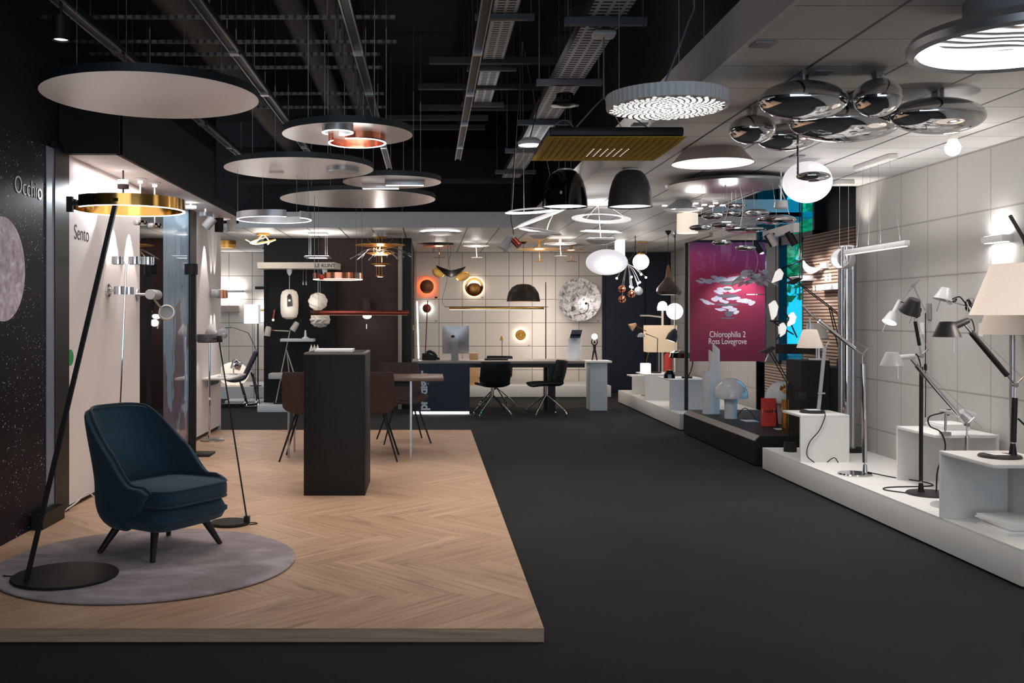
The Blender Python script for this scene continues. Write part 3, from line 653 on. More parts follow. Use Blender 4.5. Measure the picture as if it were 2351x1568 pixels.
# rug
mRug, N, L, p = node_mat('mauve_shaggy_rug')
v = mapping(N, L, (1, 1.7, 1)); n1 = noise(N, L, v, 2.2, 5, 1.2, .6); n2 = noise(N, L, v, 420, 2)
c1 = ramp(N, L, n1, [(.30, rgb(122, 108, 107)), (.50, rgb(162, 147, 150)), (.66, rgb(194, 182, 188))])
L.new(mixc(N, L, mth(N, L, 'MULTIPLY', n2, .35), c1, rgb(112, 100, 100)), p.inputs['Base Color']); p.inputs['Roughness'].default_value = .95; p.inputs['Sheen Weight'].default_value = .3
bp = N.new('ShaderNodeBump'); bp.inputs['Strength'].default_value = .6; bp.inputs['Distance'].default_value = .006; L.new(n2, bp.inputs['Height']); L.new(bp.outputs[0], p.inputs['Normal'])
o = MB().lathe([(0, 0), (.755, 0), (.768, .006), (.768, .012), (.755, .019), (0, .020)], (0, 0, 0), 96).build('round_rug', mRug, None, (-1.485, 5.205, ZP)); tag(o, 'round mauve rug under the blue armchair', 'rug')

# armchair
t = thing('armchair', 'petrol blue velvet lounge chair on black tapered legs', 'armchair', (-1.497, 5.46, ZR_), math.radians(58.6))
def plan(u):
    """U-shaped outline seen from above, front left arm round the back to the front right arm (front is -y)"""
    if u < .22: return (-.338, -.285+.345*u/.22)
    if u > .78: return (.338, .06-.345*(u-.78)/.22)
    a = PI*(1-(u-.22)/.56); c, s_ = math.cos(a), math.sin(a)
    return (.335*math.copysign(abs(c)**.75, c), .06+.26*abs(s_)**.75)
def ss(a, b, x): x = max(0, min(1, (x-a)/(b-a))); return x*x*(3-2*x)
def top(u):
    d = abs(u-.5)*2
    return .40+.372*(1-ss(.26, .80, d))-.025*ss(.90, 1.0, d)-.015*ss(.1, .4, d)
CS = .80
def shell(u, v):
    x, y = plan(u); d = abs(u-.5)*2; y += .15*(1-v)*ss(.56, .9, d); zt = top(u); zb = .155+.07*ss(.62, .95, d); z = zb+(zt-zb)*v
    k = .70+.30*min(1, math.sqrt(max(0, 1-(1-min(1, (z-zb)/.15))**2)))
    w = ss(.35, .80, z)
    x = x*(k+.12*(1-k))*(1-.07*ss(.45, .80, z)); back = max(0, (y+.05)/.37)
    y = (y*k if y > 0 else y)+.17*w*back+.02*back
    return (x*CS, y*CS, z)
MB().sheet(shell, 48, 14, .040).build('shell', mVelvet, t, sharp=60, sub=1)
MB().tube([Vector(shell(i/60, 1))+Vector((0, 0, .004)) for i in range(61)], .008).build('piping', mVelvetP, t)
def blob(hw, y0, y1, z0, z1, e=.32, n=40, rd=.03):
    """cushion with a rounded-square outline and soft rims"""
    mb = MB(); rows = []; cyy = (y0+y1)/2; hy = (y1-y0)/2
    for ins, z in ((.5, z0), (rd, z0), (rd*.3, z0+rd*.3), (0, z0+rd), (0, z1-rd), (rd*.3, z1-rd*.3), (rd, z1), (hw*.5, z1+.012), (hw*.9, z1+.014)):
        row = []
        for i in range(n):
            a = 2*PI*i/n; c, s_ = math.cos(a), math.sin(a)
            row.append(mb._v((max(hw-ins, .01)*math.copysign(abs(c)**e, c), cyy+max(hy-ins, .01)*math.copysign(abs(s_)**e, s_), z)))
        rows.append(row)
    mb._f(rows[0][::-1]); mb._f(rows[-1])
    for P, Q in zip(rows, rows[1:]):
        for i in range(n): j = (i+1) % n; mb._f([P[i], P[j], Q[j], Q[i]])
    return mb
blob(.354*CS, -.375*CS, .24*CS, .142, .285, .36, 44, .08).build('seat_base', mVelvet, t, sharp=80)
ct = blob(.322*CS, -.39*CS, .16*CS, .285, .372, .34, 48, .02).build('seat_cushion', mVelvet, t, sharp=50)
for z in (.287, .369):
    pts = []
    for i in range(56):
        a = 2*PI*i/56; c, s_ = math.cos(a), math.sin(a); pts.append((.320*CS*math.copysign(abs(c)**.34, c), -.115*CS+.273*CS*math.copysign(abs(s_)**.34, s_), z))
    MB().tube(pts, .005, n=6, closed=True).build('cushion_piping', mVelvetP, ct)
for sx, sy, tx, ty in ((-1, -1, .252, .205), (1, -1, .252, .205), (-1, 1, .252, .205), (1, 1, .252, .205)):
    MB().cyl((sx*.155, sy*.115-.02, .205), (sx*tx, sy*ty-.01, 0), .026, .014, n=14).build('leg', mLegW, t)

# three thin floor lamps behind the armchair
t = thing('floor_lamp', 'slim chrome floor lamp with a cluster head behind the armchair', 'floor lamp', (-2.31, 7.2, ZP))
MB().lathe([(0, 0), (.12, 0), (.12, .01), (0, .012)], n=32).build('base', mChrome, t); MB().tube([(0, 0, .01), (.04, 0, .55), (.09, 0, 1.69)], .007).build('pole', mChrome, t)
for k, (x, y) in enumerate(((-.06, 0), (.06, .01), (.145, .05))):
    h = MB().cyl((.09+x, y, 1.69), (.09+x, y, 1.745), .045, n=28).build('head', mChrome, t); MB().lathe([(0, -.006), (.036, -.004), (.036, 0)], (.09+x, y, 1.69), 20).build('lens', mTake, h)
t = thing('floor_lamp', 'black floor lamp with a puck head and square base by the forest print', 'floor lamp', (-2.21, 9.25, ZP))
MB().box(-.15, .17, -.13, .13, 0, .022, .002).build('base', mBlackM, t); MB().box(-.034, .014, -.012, .012, .02, 1.72).build('pole', mBlackM, t)
MB().lathe([(0, 1.70), (.062, 1.70), (.062, 1.80), (.055, 1.80)], (-.03, 0, 0), 32).build('head', mBlackM, t); MB().lathe([(.055, 1.80), (0, 1.797)], (-.03, 0, 0), 32).build('lens', mat('grey_lens', rgb(126, 132, 142), .25), t)
t = thing('floor_lamp', 'chrome floor lamp with a white cone head and round base by the far panel', 'floor lamp', (-2.275, 10.31, ZP))
MB().lathe([(0, 0), (.125, 0), (.125, .016), (.11, .022), (0, .022)], n=36).build('base', mSteel, t); MB().cyl((-.03, 0, .02), (-.03, 0, 1.10), .011).build('pole', mChrome, t); MB().cyl((-.03, 0, .43), (-.03, 0, .455), .015).build('switch', mWhite, t)
M = Matrix.Rotation(math.radians(-58), 3, 'Y'); MB().lathe([(.02, -.05), (.06, .03), (.064, .05), (.058, .05), (.05, .03), (0, -.03)], (-.0, 0, 1.15), 28, M=M).build('head', mEggWhite, t); lamp('SPOT', (-.05, 0, 1.04), 2.5, NEUT, aim((-.05, 0, 1.04), (-.15, .02, .4)), t, 'down_light', spot_size=.6, spot_blend=.4, shadow_soft_size=.01)
t = thing('floor_lamp', 'leaning black floor lamp with a grey drum head right of the armchair', 'floor lamp', (-1.2525, 6.18, ZP))
MB().lathe([(0, 0), (.123, 0), (.123, .014), (.118, .018), (0, .018)], n=40).build('base', mBlackM, t); MB().box(.09, .125, -.02, .015, .014, .05).build('socket', mBlack, t)
MB().tube([(.107, 0, .03), (-.07, 0, 1.165)], [.0055, .0045]).build('pole', mBlackM, t); MB().box(-.10, -.05, -.022, .022, 1.145, 1.185, .004).build('pivot', mBlack, t)
MB().lathe([(0, 1.195), (.064, 1.195), (.067, 1.19), (.067, 1.150), (.06, 1.142), (0, 1.14)], (-.142, 0, 0), 36).build('drum_head', mat('taupe_lacquer', rgb(104, 94, 96), .4), t); MB().bar((-.14, -.067, 1.17), (-.06, -.03, 1.168), .006, .006).build('head_arm', mBlack, t)
MB().tube(spline([(.12, 0, .01), (.16, .02, .004), (.17, .0, .003), (.13, -.03, .003)]), .003, n=6).build('cord', mCable, t)
t = thing('power_strip', 'white power strip on the floor below the lettered panel', 'power strip', (-2.30, 6.98, ZP))
MB().box(-.03, .03, -.13, .13, 0, .045, .008).build('body', mWhite, t); MB().tube(spline([(-.02, -.12, .03), (-.06, -.2, .09), (-.1, -.3, .04), (-.13, -.45, .01), (-.1, -.6, .004)]), .005).build('cord', mCableW, t)
# glass shelf with lamps on the far panel
t = thing('wall_shelf', 'thin white wall shelf on the far pale panel', 'shelf', (XL+.03, 10.98, .70))
MB().box(0, .30, -.46, .44, -.02, 0, .004).build('board', mWhite, t); MB().box(.0, .02, -.3, .3, -.1, -.02).build('bracket', mSteel, t)
for k, (x, y, lab) in enumerate(((.16, -.2, 'slim white table lamp with a glass disc head on the wall shelf'), (.2, .22, 'chrome cube table lamp on the wall shelf'))):
    t = thing('table_lamp', lab, 'table lamp', (XL+.03+x, 10.98+y, .70))
    if k == 0: MB().cyl((0, 0, 0), (0, 0, .012), .05, n=24).build('base', mWhite, t); MB().tube([(0, 0, .01), (0, 0, .28), (-.06, 0, .44)], .007).build('stem', mWhite, t); MB().ell((.0, 0, .47), .06, .03, .06).build('head', mTake, t)
    else: MB().cyl((0, 0, 0), (0, 0, .01), .05, n=24).build('base', mChrome, t); MB().box(-.05, .05, -.05, .05, .06, .17, .01).build('head', mChrome, t, rot=(0, .3, .4)); MB().cyl((0, 0, 0), (0, 0, .08), .008).build('stem', mChrome, t)
# ------------------------------------------------------------ pedestal, table, chairs
t = thing('display_pedestal', 'tall black pedestal standing on the oak floor', 'pedestal', (-.69, 7.48, ZP))
mPed = mat('black_pedestal_board', rgb(17, 17, 17), .55, var=.08, vscale=3)
MB().box(-.2235, .2235, -.32, .32, 0, 1.025, .002).build('body', mPed, t); MB().box(-.2235, .2235, -.32, .32, 1.026, 1.041, .002).build('top_frame', mat('grey_edge', rgb(120, 112, 110), .4), t); MB().box(-.205, .205, -.30, .30, 1.041, 1.0415).build('top_inlay', mPed, t)
for k in range(2):
    o = MB().box(-.15, .13, -.12, .12, 0, .010, .001).build('brochure', mPaper, None, (-.70, 7.40+k*.02, ZP+1.0416+k*.011)); tag(o, '%s grey brochure lying on the black pedestal' % ('lower', 'upper')[k], 'brochure', 'brochures on the pedestal')
t = thing('dining_table', 'brown table with blade legs behind the black pedestal', 'table', (-.60, 9.30, ZP))
MB().box(-.75, .735, -.36, .36, .715, .742, .004).build('tabletop', mTable, t)
for x, y in ((-.70, -.2), (-.70, .2), (.43, -.2), (.43, .15)): MB().box(x-.006, x+.006, y-.03, y+.03, 0, .715).build('leg', mSteel, t)
for y in (-.2, .15): MB().box(-.70, .43, y-.01, y+.01, .655, .69).build('rail', mBlackM, t)
def shell_chair(loc, rz, lab, grp='brown shell chairs'):
    t = thing('dining_chair', lab, 'chair', loc, rz, grp)
    def fn(u, v):
        x = (u-.5)*2; s_ = v*1.0
        if s_ < .5:                                   # seat, front (v=0) to rear
            q = s_/.5; y = -.235+.41*q; z = .435+.02*abs(x)**3+.012*(1-q)**2*-1+.0; w = .225-.02*q**3
        else:
            q = (s_-.5)/.5; y = .175+.055*math.sin(q*PI/2)+.06*q; z = .435+.38*q+.0; w = .226-.012*q
            z += .03*(1-q)*0
        rr = 1-.05*max(0, (s_-.9)/.1)**2 if s_ > .9 else 1
        return (x*w*rr, y-.05*abs(x)**2.5*(1 if s_ > .5 else 0), z+.05*abs(x)**3*(1 if s_ < .5 else max(0, 1-(s_-.5)*6)))
    MB().sheet(fn, 14, 22, .02).build('shell', mShellBr, t, sharp=70, sub=1)
    for sx in (-1, 1):
        for sy in (-1, 1): MB().cyl((sx*.11, sy*.10-.02, .43), (sx*.245, sy*.225-.01, 0), .011, .008, n=10).build('leg', mBlackM, t)
    MB().box(-.12, .12, -.13, .1, .415, .432, .004).build('seat_plate', mBlackM, t)
    return t
c0 = shell_chair((-1.10, 9.03, ZP), PI, 'brown shell chair left of the black pedestal')
dup(c0, (-.53, 9.03, ZP), PI, 'brown shell chair right of the black pedestal, back to the viewer'); dup(c0, (-.27, 10.28, ZP), .22, 'brown shell chair on the far side of the table, facing the viewer')

# ------------------------------------------------------------ round ceiling sails over the stage, with lamps mounted on them
mSail = mat('satin_sail_underside', rgb(232, 226, 224), .30, metal=.5, var=.03, vscale=8); mSailW = mat('white_sail_underside', rgb(244, 238, 238), .38, metal=.2, var=.03, vscale=6)
ZS = 2.55
def sail(x, y, r, lab, m=None):
    t = thing('acoustic_sail', lab, 'ceiling panel', (x, y, ZS), 0, 'round ceiling sails over the stage')
    MB().lathe([(r-.004, .001), (r, .001), (r, .045), (0, .045)], n=96).build('rim', mat('dark_rim', rgb(26, 34, 38), .5) if 'dark_rim' not in MATS else MATS['dark_rim'], t)
    MB().lathe([(0, 0), (r, 0), (r, .001), (0, .001)], n=96).build('underside', m or mSail, t)
    for a in (.6, 2.2, 3.8, 5.4): MB().cyl((r*.7*math.cos(a), r*.7*math.sin(a), .045), (r*.7*math.cos(a), r*.7*math.sin(a), 1.362), .0022, n=6).build('suspension_wire', mCableG, t)
sail(-1.503, 5.32, .572, 'largest-looking round ceiling sail, plain pale underside, above the armchair', mSailW)
sail(-.533, 6.43, .425, 'round ceiling sail carrying two glowing ring lamps'); sail(-1.047, 7.92, .597, 'round ceiling sail above the silver ring pendant, small drum on it')
sail(-.328, 8.70, .435, 'small round ceiling sail carrying two short bar lamps'); sail(-.721, 9.98, .785, 'wide round ceiling sail farthest back, from which the copper ring hangs')
mSilver = mat('pale_silver_lacquer', rgb(176, 178, 184), .3, metal=.5, var=.03)
def ring_mount(x, y, r, h, a0, a1, m, lab):
    t = thing('ring_ceiling_lamp', lab, 'ceiling lamp', (x, y, ZS-h), 0, 'ring lamps on a ceiling sail')
    MB().arc((0, 0, .004), r, .012, h-.004, math.radians(a0), math.radians(a1), 64).build('ring', m, t); MB().arc((0, 0, 0), r, .012, .004, math.radians(a0), math.radians(a1), 64).build('light_strip', mLED, t)
    lamp('POINT', (0, 0, -.04), 1.2, NEUT, parent=t, shadow_soft_size=.1)
ring_mount(-.568, 6.11, .098, .045, 110-360+30, 110-20, mSilver, 'smaller glowing ring lamp on the second ceiling sail'); ring_mount(-.472, 6.455, .190, .05, -110, 215, mCopper, 'larger glowing ring lamp on the second ceiling sail')
t = thing('ceiling_lamp', 'white drum lamp under the sail above the silver ring pendant', 'ceiling lamp', (-.69, 7.85, ZS-.035)); MB().lathe([(0, 0), (.125, 0), (.13, .005), (.13, .035), (0, .035)], n=48).build('drum', mSilver, t)
t = thing('ceiling_lamp', 'short white stick lamp under the sail above the silver ring pendant', 'ceiling lamp', (-1.25, 8.05, ZS-.02)); MB().box(-.06, .06, -.012, .012, 0, .02, .005).build('bar', mWhite, t)
for x0, x1, y, m, lab in ((-.385, -.038, 8.55, mSilver, 'silver bar lamp, nearer of two under the small sail'), (-.60, -.262, 8.78, mSail, 'mirror finished bar lamp, farther of two under the small sail')):
    t = thing('bar_ceiling_lamp', lab, 'ceiling lamp', ((x0+x1)/2, y, ZS-.05), 0, 'bar lamps under the small sail'); w = (x1-x0)/2
    MB().box(-w, w, -.02, .02, .005, .05, .004).build('housing', m, t); MB().box(-w+.01, w-.01, -.016, .016, .001, .005).build('light_strip', mLED, t)
def ring_pendant(x, y, z, r, h, a0, a1, m, lab, wires, ztop):
    t = thing('ring_pendant', lab, 'pendant lamp', (x, y, z), 0, 'ring pendants over the stage')
    MB().arc((0, 0, .004), r, .010, h, math.radians(a0), math.radians(a1), 80).build('ring', m, t); MB().arc((0, 0, 0), r, .010, .004, math.radians(a0), math.radians(a1), 80).build('light_strip', mLED, t)
    for a in wires:
        a = math.radians(a); MB().cyl((r*.98*math.cos(a), r*.98*math.sin(a), h), (r*.98*math.cos(a), r*.98*math.sin(a), ztop-z), .0016, n=6).build('suspension_wire', mCableG, t)
    lamp('POINT', (0, 0, -.05), 2.0, NEUT, parent=t, shadow_soft_size=.2); return t
ring_pendant(-1.26, 8.0, 2.147, .302, .053, -38, 297, mSilver, 'silver ring pendant hanging below the sails', (118, 60, 200, -15), ZS)
ring_pendant(-.90, 9.7, 1.725, .243, .06, -118, 225, mCopper, 'copper ring pendant hanging in front of the brown wall', (0, 45, 170, 200), ZS)
t = thing('tube_pendant', 'long red copper tube pendant above the dining table', 'pendant lamp', (-.70, 9.95, 1.40)); MB().cyl((-.50, 0, 0), (.495, 0, 0), .025, n=20).build('tube', mCopperD, t); MB().cyl((-.502, 0, 0), (-.40, 0, 0), .0255, n=20).build('end_sleeve', mat('oxblood_sleeve', rgb(70, 30, 30), .4), t); MB().box(-.38, .48, -.012, .012, -.0265, -.022).build('diffuser', mShadeD, t)
for x in (-.42, .43): MB().cyl((x, 0, .025), (x, 0, 1.15), .0016, n=6).build('suspension_wire', mCableG, t)

# ------------------------------------------------------------ display stand with paper lamps in front of the charcoal wall
mStand = mat('greige_stand_board', rgb(196, 186, 174), .55, var=.04)
t = thing('display_stand', 'greige display stand lettered LE KLINT with black back board and low base', 'display stand', (-1.88, 13.98, 0))
MB().prism([(-.565, 0), (.535, 0), (.585, .42), (-.565, .42)], 'z', 2.045, 2.132).build('canopy', mStand, t)
text('lettering', 'LE KLINT', .072, mBlack, t, (.255, -.002, 2.062), TOY, sx=1.0, off=.0008)
MB().box(-.46, .52, .38, .42, .1, 2.045).build('back_board', mCoreK, t); MB().box(-.565, .55, 0, .42, 0, .10, .004).build('base', mWhitePl, t)
MB().box(-.255, .22, .10, .38, 1.0, 1.042, .003).build('shelf', mWhitePl, t); MB().box(-.41, .30, .02, .40, .47, .545, .003).build('shelf', mStand, t)
mPleat = mat('pleated_white_foil', rgb(232, 222, 210), .6, var=.02, em=.06, emc=rgb(255, 226, 196)); mPleatU = mat('unlit_pleated_foil', rgb(212, 200, 188), .6, var=.05)
K = Vector((-1.88, 13.98, 0))
def cup(x, lab):
    t = thing('ceiling_cup', lab, 'ceiling cup', (K.x+x, K.y+.15, 2.045), 0, 'white ceiling cups under the lettered canopy'); MB().lathe([(0, 0), (.04, 0), (.035, -.05), (.012, -.09), (0, -.092)], n=20).build('cup', mEggWhite, t); return t
cup(-.13, 'white ceiling cup, first from the left under the lettered canopy'); cup(.38, 'white ceiling cup hidden behind the copper ring pendant')
t = thing('capsule_pendant', 'glowing white capsule pendant with a dark tag hanging on it', 'pendant lamp', (K.x-.145+.02, K.y+.13, 1.32))
MB().lathe([(0, .0), (.05, .005), (.10, .03), (.122, .09), (.127, .22), (.122, .34), (.10, .40), (.05, .428), (.01, .43)], n=72, fn=lambda a, r, z: r*(1+.02*math.cos(36*a))).build('shade', mPleat, t)
MB().cyl((0, 0, .43), (0, 0, .64), .004, n=8).build('cord', mCableW, t); MB().lathe([(0, .725), (.04, .725), (.035, .67), (.012, .63), (0, .628)], n=20).build('ceiling_cup', mEggWhite, t)
g = MB().prism([(-.030, -.13), (.045, -.12), (.03, .02), (.012, .05), (-.012, .05), (-.03, .02)], 'y', -.145, -.14); g.build('price_tag', mBlack, t, (.02, 0, .31)); MB().cyl((.02, -.147, .27), (.02, -.146, .27), .017, n=20).build('tag_seal', mPaper, t)
lamp('POINT', (0, -.3, .2), 1.5, WARM, parent=t, shadow_soft_size=.12)
t = thing('swirl_pendant', 'white paper globe pendant of diagonal swirled bands', 'pendant lamp', (K.x+.285, K.y+.12, 1.575))
def sw(u, v):
    a = 2*PI*u; b = PI*(.02+.96*v); r = .134*(1+.13*abs(math.sin(2*a+b*4.5))-.08); return (r*math.sin(b)*math.cos(a), r*math.sin(b)*math.sin(a), -r*math.cos(b)*.93)
MB().sheet(sw, 90, 40, 0, True).build('shade', mPleat, t, sharp=60); MB().cyl((0, 0, .115), (0, 0, .47), .002, n=6).build('cord', mCableW, t); lamp('POINT', (-.05, -.28, -.05), .8, WARM, parent=t, shadow_soft_size=.1)
t = thing('wavy_pendant', 'pale paper pendant of interlaced wavy folds below the swirl globe', 'pendant lamp', (K.x+.315, K.y+.14, 1.315))
def wv(u, v):
    a = 2*PI*u; b = PI*(.06+.94*v); r = .137*(1+.075*math.sin(9*a+2.2*math.sin(b*7))*math.sin(b)+.04*math.sin(b*13)); return (r*math.sin(b)*math.cos(a), r*math.sin(b)*math.sin(a), -r*math.cos(b)*.82)
MB().sheet(wv, 96, 44, 0, True).build('shade', mPleatU, t, sharp=60); MB().cyl((0, 0, .10), (0, 0, .72), .002, n=6).build('cord', mCableW, t)
def clip_lamp(loc, rot, lab, lit):
    t = thing('can_lamp', lab, 'table lamp', loc, 0, 'leather handled can lamps on the display stand')
    M = Matrix.Rotation(rot, 3, 'Y')
    MB().lathe([(0, .07), (.03, .068), (.042, .05), (.046, -.07), (.042, -.07), (.03, .04)], (0, 0, 0), 28, M=M).build('shade', mStand, t)
    MB().lathe([(.042, -.068), (0, -.066)], (0, 0, 0), 24, M=M).build('diffuser', mLEDs if lit else mShadeD, t)
    MB().tube([M @ Vector(p) for p in spline([(-.025, 0, .06), (-.035, 0, .11), (0, 0, .13), (.035, 0, .11), (.03, 0, .06)])], .006).build('handle', mLegW, t); return t
t = clip_lamp((K.x-.44, K.y+.16, 1.15), .2, 'greige can lamp glowing downwards at the end of a wooden arm', True)
MB().cyl((.05, 0, .01), (.09, 0, .01), .014).build('wood_joint', mCopperD, t); MB().cyl((.08, 0, .01), (.30, 0, .0), .008).build('arm', mStand, t)
t2 = thing('tripod_floor_lamp', 'greige tripod stand reaching up through the display shelf', 'floor lamp', (K.x-.155, K.y+.2, .545))
MB().tube([(.03, 0, .62), (-.10, 0, 0)], .007).build('leg', mStand, t2); MB().tube([(-.02, 0, .33), (.09, -.05, 0)], .007).build('leg', mStand, t2); MB().tube([(-.02, 0, .33), (.0, .1, 0)], .007).build('leg', mStand, t2)
clip_lamp((K.x-.05, K.y+.16, 1.22), .55, 'greige can lamp with a wooden band leaning under the capsule pendant', False)
t = thing('torch_light', 'small brown wooden torch hanging left of the capsule pendant', 'wall lamp', (K.x-.37, K.y+.34, 1.36)); MB().cyl((0, 0, .10), (-.02, 0, -.04), .02, n=16).build('body', mCopperD, t); MB().ell((-.02, -.015, -.05), .02).build('lens', mShade, t); MB().tube(spline([(-.02, 0, -.07), (-.05, 0, -.1), (-.09, 0, -.16)]), .003, n=6).build('cord', mCable, t)
t = thing('tapered_lamp', 'small white angular lamp on the shelf edge under the can lamp', 'table lamp', (K.x+.10, K.y+.16, 1.042)); MB().lathe([(0, 0), (.05, 0), (.055, .012), (.02, .03), (.012, .12), (0, .125)], n=5).build('body', mEggWhite, t)
for k in range(3):
    t = thing('folded_lamp', '%s of three folded white foil lamps below the upper shelf' % ('leftmost', 'middle', 'rightmost')[k], 'lamp', (K.x+.19+k*.045, K.y+.12, .545), 0, 'folded foil lamps'); MB().lathe([(.03, 0), (.036, .2), (.03, .32), (.0, .42)], n=14, fn=lambda a, r, z: r*(1+.18*math.cos(7*a))).build('shade', mPleat, t)
for k, px in enumerate((696, 703)):
    t = thing('hanging_socket', ('left', 'right')[k]+' of two small silver lamp sockets hanging on the charcoal wall', 'lamp socket', (ax(px, 14.35), 14.35, az(652, 14.35)), 0, 'small silver lamp sockets'); MB().lathe([(0, -.02), (.014, -.015), (.012, .03), (.004, .05), (0, .05)], n=14).build('socket', mAlu, t); MB().cyl((0, 0, .05), (0, 0, 2.045-az(652, 14.35)), .002, n=6).build('cord', mCableW, t)
t = thing('trestle_stand', 'steel trestle frame standing on the display stand base', 'stand', (K.x-.26, K.y+.18, .10))
for x in (0, .28): MB().tube([(x-.12+.05, 0, .02), (x*.95, 0, .36)], .008).build('leg', mStand, t)
MB().box(-.10, .34, -.02, .02, 0, .02).build('foot_rail', mBlackM, t)
# two small glasses on the dark wall and a wall sconce on the brown wall
t = thing('wall_lamp', 'brown cylinder wall lamp with brass joints, lit, on the brown wall', 'wall lamp', (-.93, 14.45, 1.45))
MB().cyl((0, -.10, .16), (.03, -.16, -.10), .06, n=24).build('shade', mBrown, t); MB().ell((.03, -.17, -.085), .065, .065, .04).build('bulb', mOpal, t)
for x in (-.09, .11): MB().ell((x, -.12, -.02), .02).build('joint', mBrass, t)
MB().cyl((0, 0, 0), (0, -.1, 0), .015).build('arm', mBrass, t); MB().cyl((.02, -.15, -.20), (.02, -.15, -.27), .006).build('pull', mPaper, t); lamp('POINT', (.03, -.28, -.18), 1.0, WARM, parent=t, shadow_soft_size=.05)
t = thing('light_switch', 'brass light switch on the end of the dark core wall', 'switch', (-.26, 15.9, 1.18)); MB().box(0, .01, -.04, .04, -.04, .04).build('plate', mBrass, t)

# ------------------------------------------------------------ ceiling lamps of the back rooms left of the middle
t = thing('plate_pendant', 'flat square pendant on four wires below a glowing ceiling box', 'pendant lamp', (-1.525, 13.5, 2.165))
MB().box(-.175, .175, -.16, .16, 0, .022, .006).build('plate', mSteel, t); MB().box(-.16, .16, -.14, .14, .0225, .026).build('uplight', mLED, t); MB().box(-.12, .12, -.1, .1, -.003, 0).build('diffuser', mLEDs, t)
MB().box(-.13, .13, -.11, .11, .32, .35).build('ceiling_box', mWhite, t)
for x in (-.125, -.10, .10, .125): MB().cyl((x, 0, .022), (x, 0, .32), .003, n=6).build('suspension_rod', mCableG, t)
lamp('AREA', (0, 0, .05), 7, WARM, (PI, 0, 0), t, size=.3)
t = thing('ribbon_ceiling_lamp', 'gold ceiling lamp of curled glowing ribbons', 'ceiling lamp', (-2.30, 13.6, CH))
MB().lathe([(0, 0), (.09, 0), (.09, -.03), (0, -.03)], n=32).build('canopy', mGold, t)
for k, (a, ph) in enumerate(((0, 0), (1.2, 1), (2.4, 2), (3.7, 3), (5.0, 4))):
    pts = [((.02+.32*u)*math.cos(a+1.4*math.sin(2.2*u+ph)), (.02+.32*u)*.6*math.sin(a+1.4*math.sin(2.2*u+ph)), -.03-.09*math.sin(PI*u)-.05*u) for u in [i/18 for i in range(19)]]
    r = MB().tube([Vector(p)+Vector((0, 0, .008)) for p in pts], .008, n=6).build('ribbon', mGold, t); MB().tube(pts, .007, n=6).build('light_strip', mLEDw, r)
lamp('POINT', (0, 0, -.16), 6, WARM, parent=t, shadow_soft_size=.15)
t = thing('drum_ceiling_lamp', 'brushed gold drum ceiling lamp over the side room', 'ceiling lamp', (-3.12, 15.0, CH)); MB().lathe([(0, -.004), (.17, -.004), (.17, -.11), (.16, -.11), (.16, -.02), (0, -.02)], n=48).build('drum', mGold, t); MB().lathe([(0, -.1), (.158, -.1)], n=40).build('diffuser', mShade, t)
t = thing('projector_lamp', 'small grey box spotlight on the side room ceiling', 'ceiling lamp', (-2.62, 16.2, CH)); MB().box(-.11, .09, -.1, .1, -.09, -.02, .01).build('body', mGreyL, t); MB().cyl((0, 0, -.02), (0, 0, 0), .03).build('foot', mWhite, t)
t = thing('tiered_chandelier', 'tiered chandelier of glowing gold discs and steel twigs before the brown wall', 'chandelier', (-.68, 13.65, CH))
MB().lathe([(0, 0), (.11, 0), (.115, -.05), (.08, -.075), (0, -.075)], n=40).build('canopy', mChrome, t)
for z, r, th in ((-.17, .35, .02), (-.285, .20, .03), (-.435, .135, .03), (-.59, .07, .01)):
    d = MB().lathe([(0, -.004), (r*.6, -.012), (r, -.0+th*.3), (r, th*.4), (r*.6, .0), (0, .006)], (0, 0, z), 48).build('gold_disc', mGold, t)
    if r < .3: MB().lathe([(0, -.0135), (r*.55, -.0155), (r*.55, -.0135), (0, -.0115)], (0, 0, z), 32).build('glow', mLEDw, d)
for x in (-.05, -.015, .025): MB().cyl((x, 0, -.075), (x, 0, -.59), .0035, n=6).build('rod', mBrass, t)
for k in range(14):
    a = k*2.4; L_ = .22+.2*RND.random(); z = -.22-.05*RND.random()
    pts = spline([(0, 0, z), (L_*.5*math.cos(a), L_*.5*math.sin(a)*.8, z+.03), (L_*math.cos(a+.3), L_*math.sin(a+.3)*.8, z-.03-.06*RND.random())], 5)
    w = MB().tube(pts, .004, n=6).build('twig', mSteel, t); MB().cyl(pts[-1], pts[-1]+(pts[-1]-pts[-2]).normalized()*.05, .008, n=8).build('lamp_holder', mSteel, w)
for s in (-1, 1): MB().tube(spline([(s*.08, 0, -.03), (s*.17, 0, -.06), (s*.14, 0, -.12), (s*.04, 0, -.17)]), .003, n=6).build('cable', mCableG, t)
lamp('POINT', (0, 0, -.225), 3, WARM, parent=t, shadow_soft_size=.04); lamp('POINT', (0, -.1, -.36), 3, WARM, parent=t, shadow_soft_size=.05)
